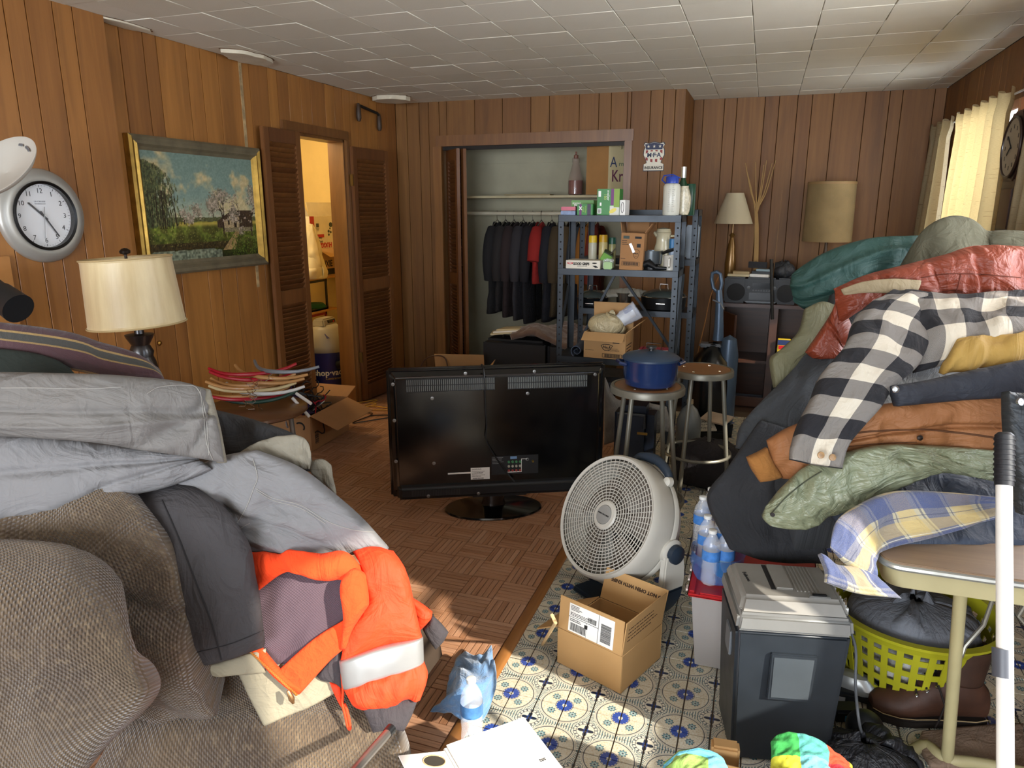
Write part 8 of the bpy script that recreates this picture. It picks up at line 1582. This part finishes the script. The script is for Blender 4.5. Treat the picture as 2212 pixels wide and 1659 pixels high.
o = hp('navy_sleeve', ((2.03, ((1920, 834), (1927, 855), (1934, 878))), (2.03, ((2000, 822), (2010, 845), (2020, 870))), (2.02, ((2100, 800), (2110, 830), (2120, 862))), (2.0, ((2270, 765), (2270, 812), (2270, 858)))), DKN, 'navy work shirt sleeve with silver snap in the middle of the heap', 'shirt', nu=44, nv=22, puff=.03, wr=.005)
MB(basis(P(1934, 841, 1.985), _r, _u)).lathe([(.010, -.004), (.010, .003), (.007, .004), (.006, .001), (.003, .001), (.003, .003), (0, .003)], n=20).build('snap_button', M('snap_silver', 'b5b5b3', .25, .9), o, smooth=True)
BRN = fabric('brown_canvas', '8b5a32', .7, 700, .2, .08, 3)
o = hp('brown_jacket', ((2.12, ((1795, 905), (1800, 945), (1800, 985))), (2.10, ((1880, 878), (1880, 926), (1890, 970))), (2.08, ((1960, 866), (1960, 915), (1970, 968))), (2.06, ((2050, 853), (2055, 905), (2060, 978))), (2.04, ((2270, 845), (2270, 910), (2270, 1000)))), BRN, 'tan brown canvas jacket with button placket in the heap', 'jacket', nu=60, nv=40, puff=.05, wr=.010, ws=9, folds=[(.5, .62, 1.5, .03, -.03)])
hp('jacket_sleeve', ((2.17, ((1655, 952), (1666, 988), (1690, 1034))), (2.15, ((1700, 925), (1712, 975), (1735, 1030))), (2.13, ((1765, 900), (1775, 960), (1790, 1015)))), BRN, None, None, parent=o, nu=26, nv=28, puff=.045, wr=.010, ws=10)
hp('knit_cuff', ((2.18, ((1612, 988), (1622, 1012), (1640, 1040))), (2.175, ((1635, 978), (1648, 1005), (1665, 1037))), (2.17, ((1656, 966), (1670, 995), (1690, 1030)))), fabric('rust_knit', '8f5f2a', .95, 420, .7), None, None, parent=o, nu=18, nv=22, puff=.03, wr=.003)
seam(o, ((1812, 940), (1880, 932), (1980, 928), (2080, 936), (2165, 948)), M('stitch_brown', '4f3018', .9, var=0), None, .003); seam(o, ((1830, 965), (1900, 958), (1980, 955)), M('stitch_brown', '4f3018'), None, .0012)
for px, py in ((1830, 958), (1988, 946)): MB(basis(P(px, py, 2.0 if px > 1900 else 2.04), _r, _u)).lathe([(.007, -.006), (.008, 0), (0, .003)], n=14).build('jacket_button', M('button_dark', '2b2420', .3, .5), o, smooth=True)
SAT = fabric('sage_satin', '787d63', .38, 900, .1, .08, 3)
o = hp('sage_puffer', ((2.06, ((1655, 1092), (1646, 1116), (1660, 1132))), (2.05, ((1692, 1050), (1695, 1100), (1732, 1142))), (2.04, ((1745, 1006), (1772, 1070), (1802, 1112))), (2.03, ((1812, 982), (1842, 1040), (1872, 1084))), (2.02, ((1900, 962), (1930, 1002), (1985, 1034))), (2.02, ((2000, 962), (2020, 992), (2060, 1022))), (2.0, ((2180, 975), (2180, 1010), (2180, 1048)))), SAT, 'shiny sage green puffer jacket pointing left out of the heap', 'jacket', nu=80, nv=44, th=.02, puff=.05, wr=.013, ws=13)
seam(o, ((1665, 1110), (1700, 1072), (1740, 1040), (1775, 1018)), M('stitch_sage', '3d4031', .9, var=0), None, .002)
MB(basis(P(1669, 1112, 1.995), _r, _u)).lathe([(.006, -.004), (.006, .002), (0, .002)], n=14).build('snap_button', M('button_dark', '2b2420'), o, smooth=True)
hp('navy_trousers', ((2.16, ((1780, 1085), (1900, 1030), (2050, 1015), (2270, 1000))), (2.08, ((1800, 1120), (1905, 1075), (2055, 1075), (2270, 1058))), (2.02, ((1840, 1160), (1935, 1150), (2085, 1140), (2270, 1120))), (1.93, ((1900, 1185), (1995, 1180), (2105, 1184), (2270, 1190)))), fabric('slate_navy', '2f3745', .7, 700, .15, .15), 'slate navy trousers spread along the table edge', 'trousers', nu=34, nv=48, puff=.03, wr=.008)
BPL = plaid('blue_plaid', [(.0, .38, srgb('2c3b66'), .72), (.42, .46, srgb('2a3350'), .6), (.55, .90, srgb('b59a55'), .5), (.93, .95, srgb('2a3350'), .6)], [(.0, .36, srgb('2f3f6b'), .72), (.5, .52, srgb('2a3350'), .6), (.6, .9, srgb('b39b5c'), .45), (.95, .97, srgb('cfcab8'), .6)], srgb('a29a80'), .15, .13, .5)
o = hp('plaid_shirt', ((1.89, ((2175, 1076), (2172, 1094), (2168, 1112))), (1.91, ((2045, 1064), (2062, 1104), (2092, 1134))), (1.92, ((1930, 1062), (1960, 1116), (2002, 1162))), (1.90, ((1858, 1090), (1880, 1142), (1907, 1188))), (1.86, ((1812, 1126), (1845, 1182), (1886, 1216))), (1.82, ((1798, 1182), (1832, 1218), (1890, 1252)))), BPL, 'blue and cream plaid flannel shirt hanging over the table corner', 'shirt', nu=60, nv=36, th=.018, puff=.025, wr=.010, ws=10)
hp('shirt_tail', ((1.83, ((1768, 1196), (1815, 1222), (1880, 1225))), (1.81, ((1782, 1232), (1840, 1258), (1912, 1262))), (1.80, ((1782, 1258), (1855, 1282), (1950, 1293)))), BPL, None, None, parent=o, nu=24, nv=36, th=.012, puff=.012, wr=.008, ws=12)
o = hp('dark_jacket', ((1.74, ((2170, 845), (2192, 848), (2280, 850))), (1.73, ((2173, 930), (2200, 935), (2280, 935))), (1.73, ((2186, 1020), (2215, 1020), (2285, 1020))), (1.74, ((2200, 1110), (2225, 1115), (2285, 1120)))), fabric('wax_black', '272b2d', .55, 600, .2, .15), 'dark waxed jacket with snaps at the right edge of the view', 'jacket', nu=36, nv=20, puff=.02, wr=.010)
MB(basis(P(2206, 868, 1.69), _r, _u)).lathe([(.009, -.006), (.009, .002), (.006, .003), (0, .002)], n=16).build('snap_button', M('snap_silver', 'b5b5b3'), o, smooth=True)
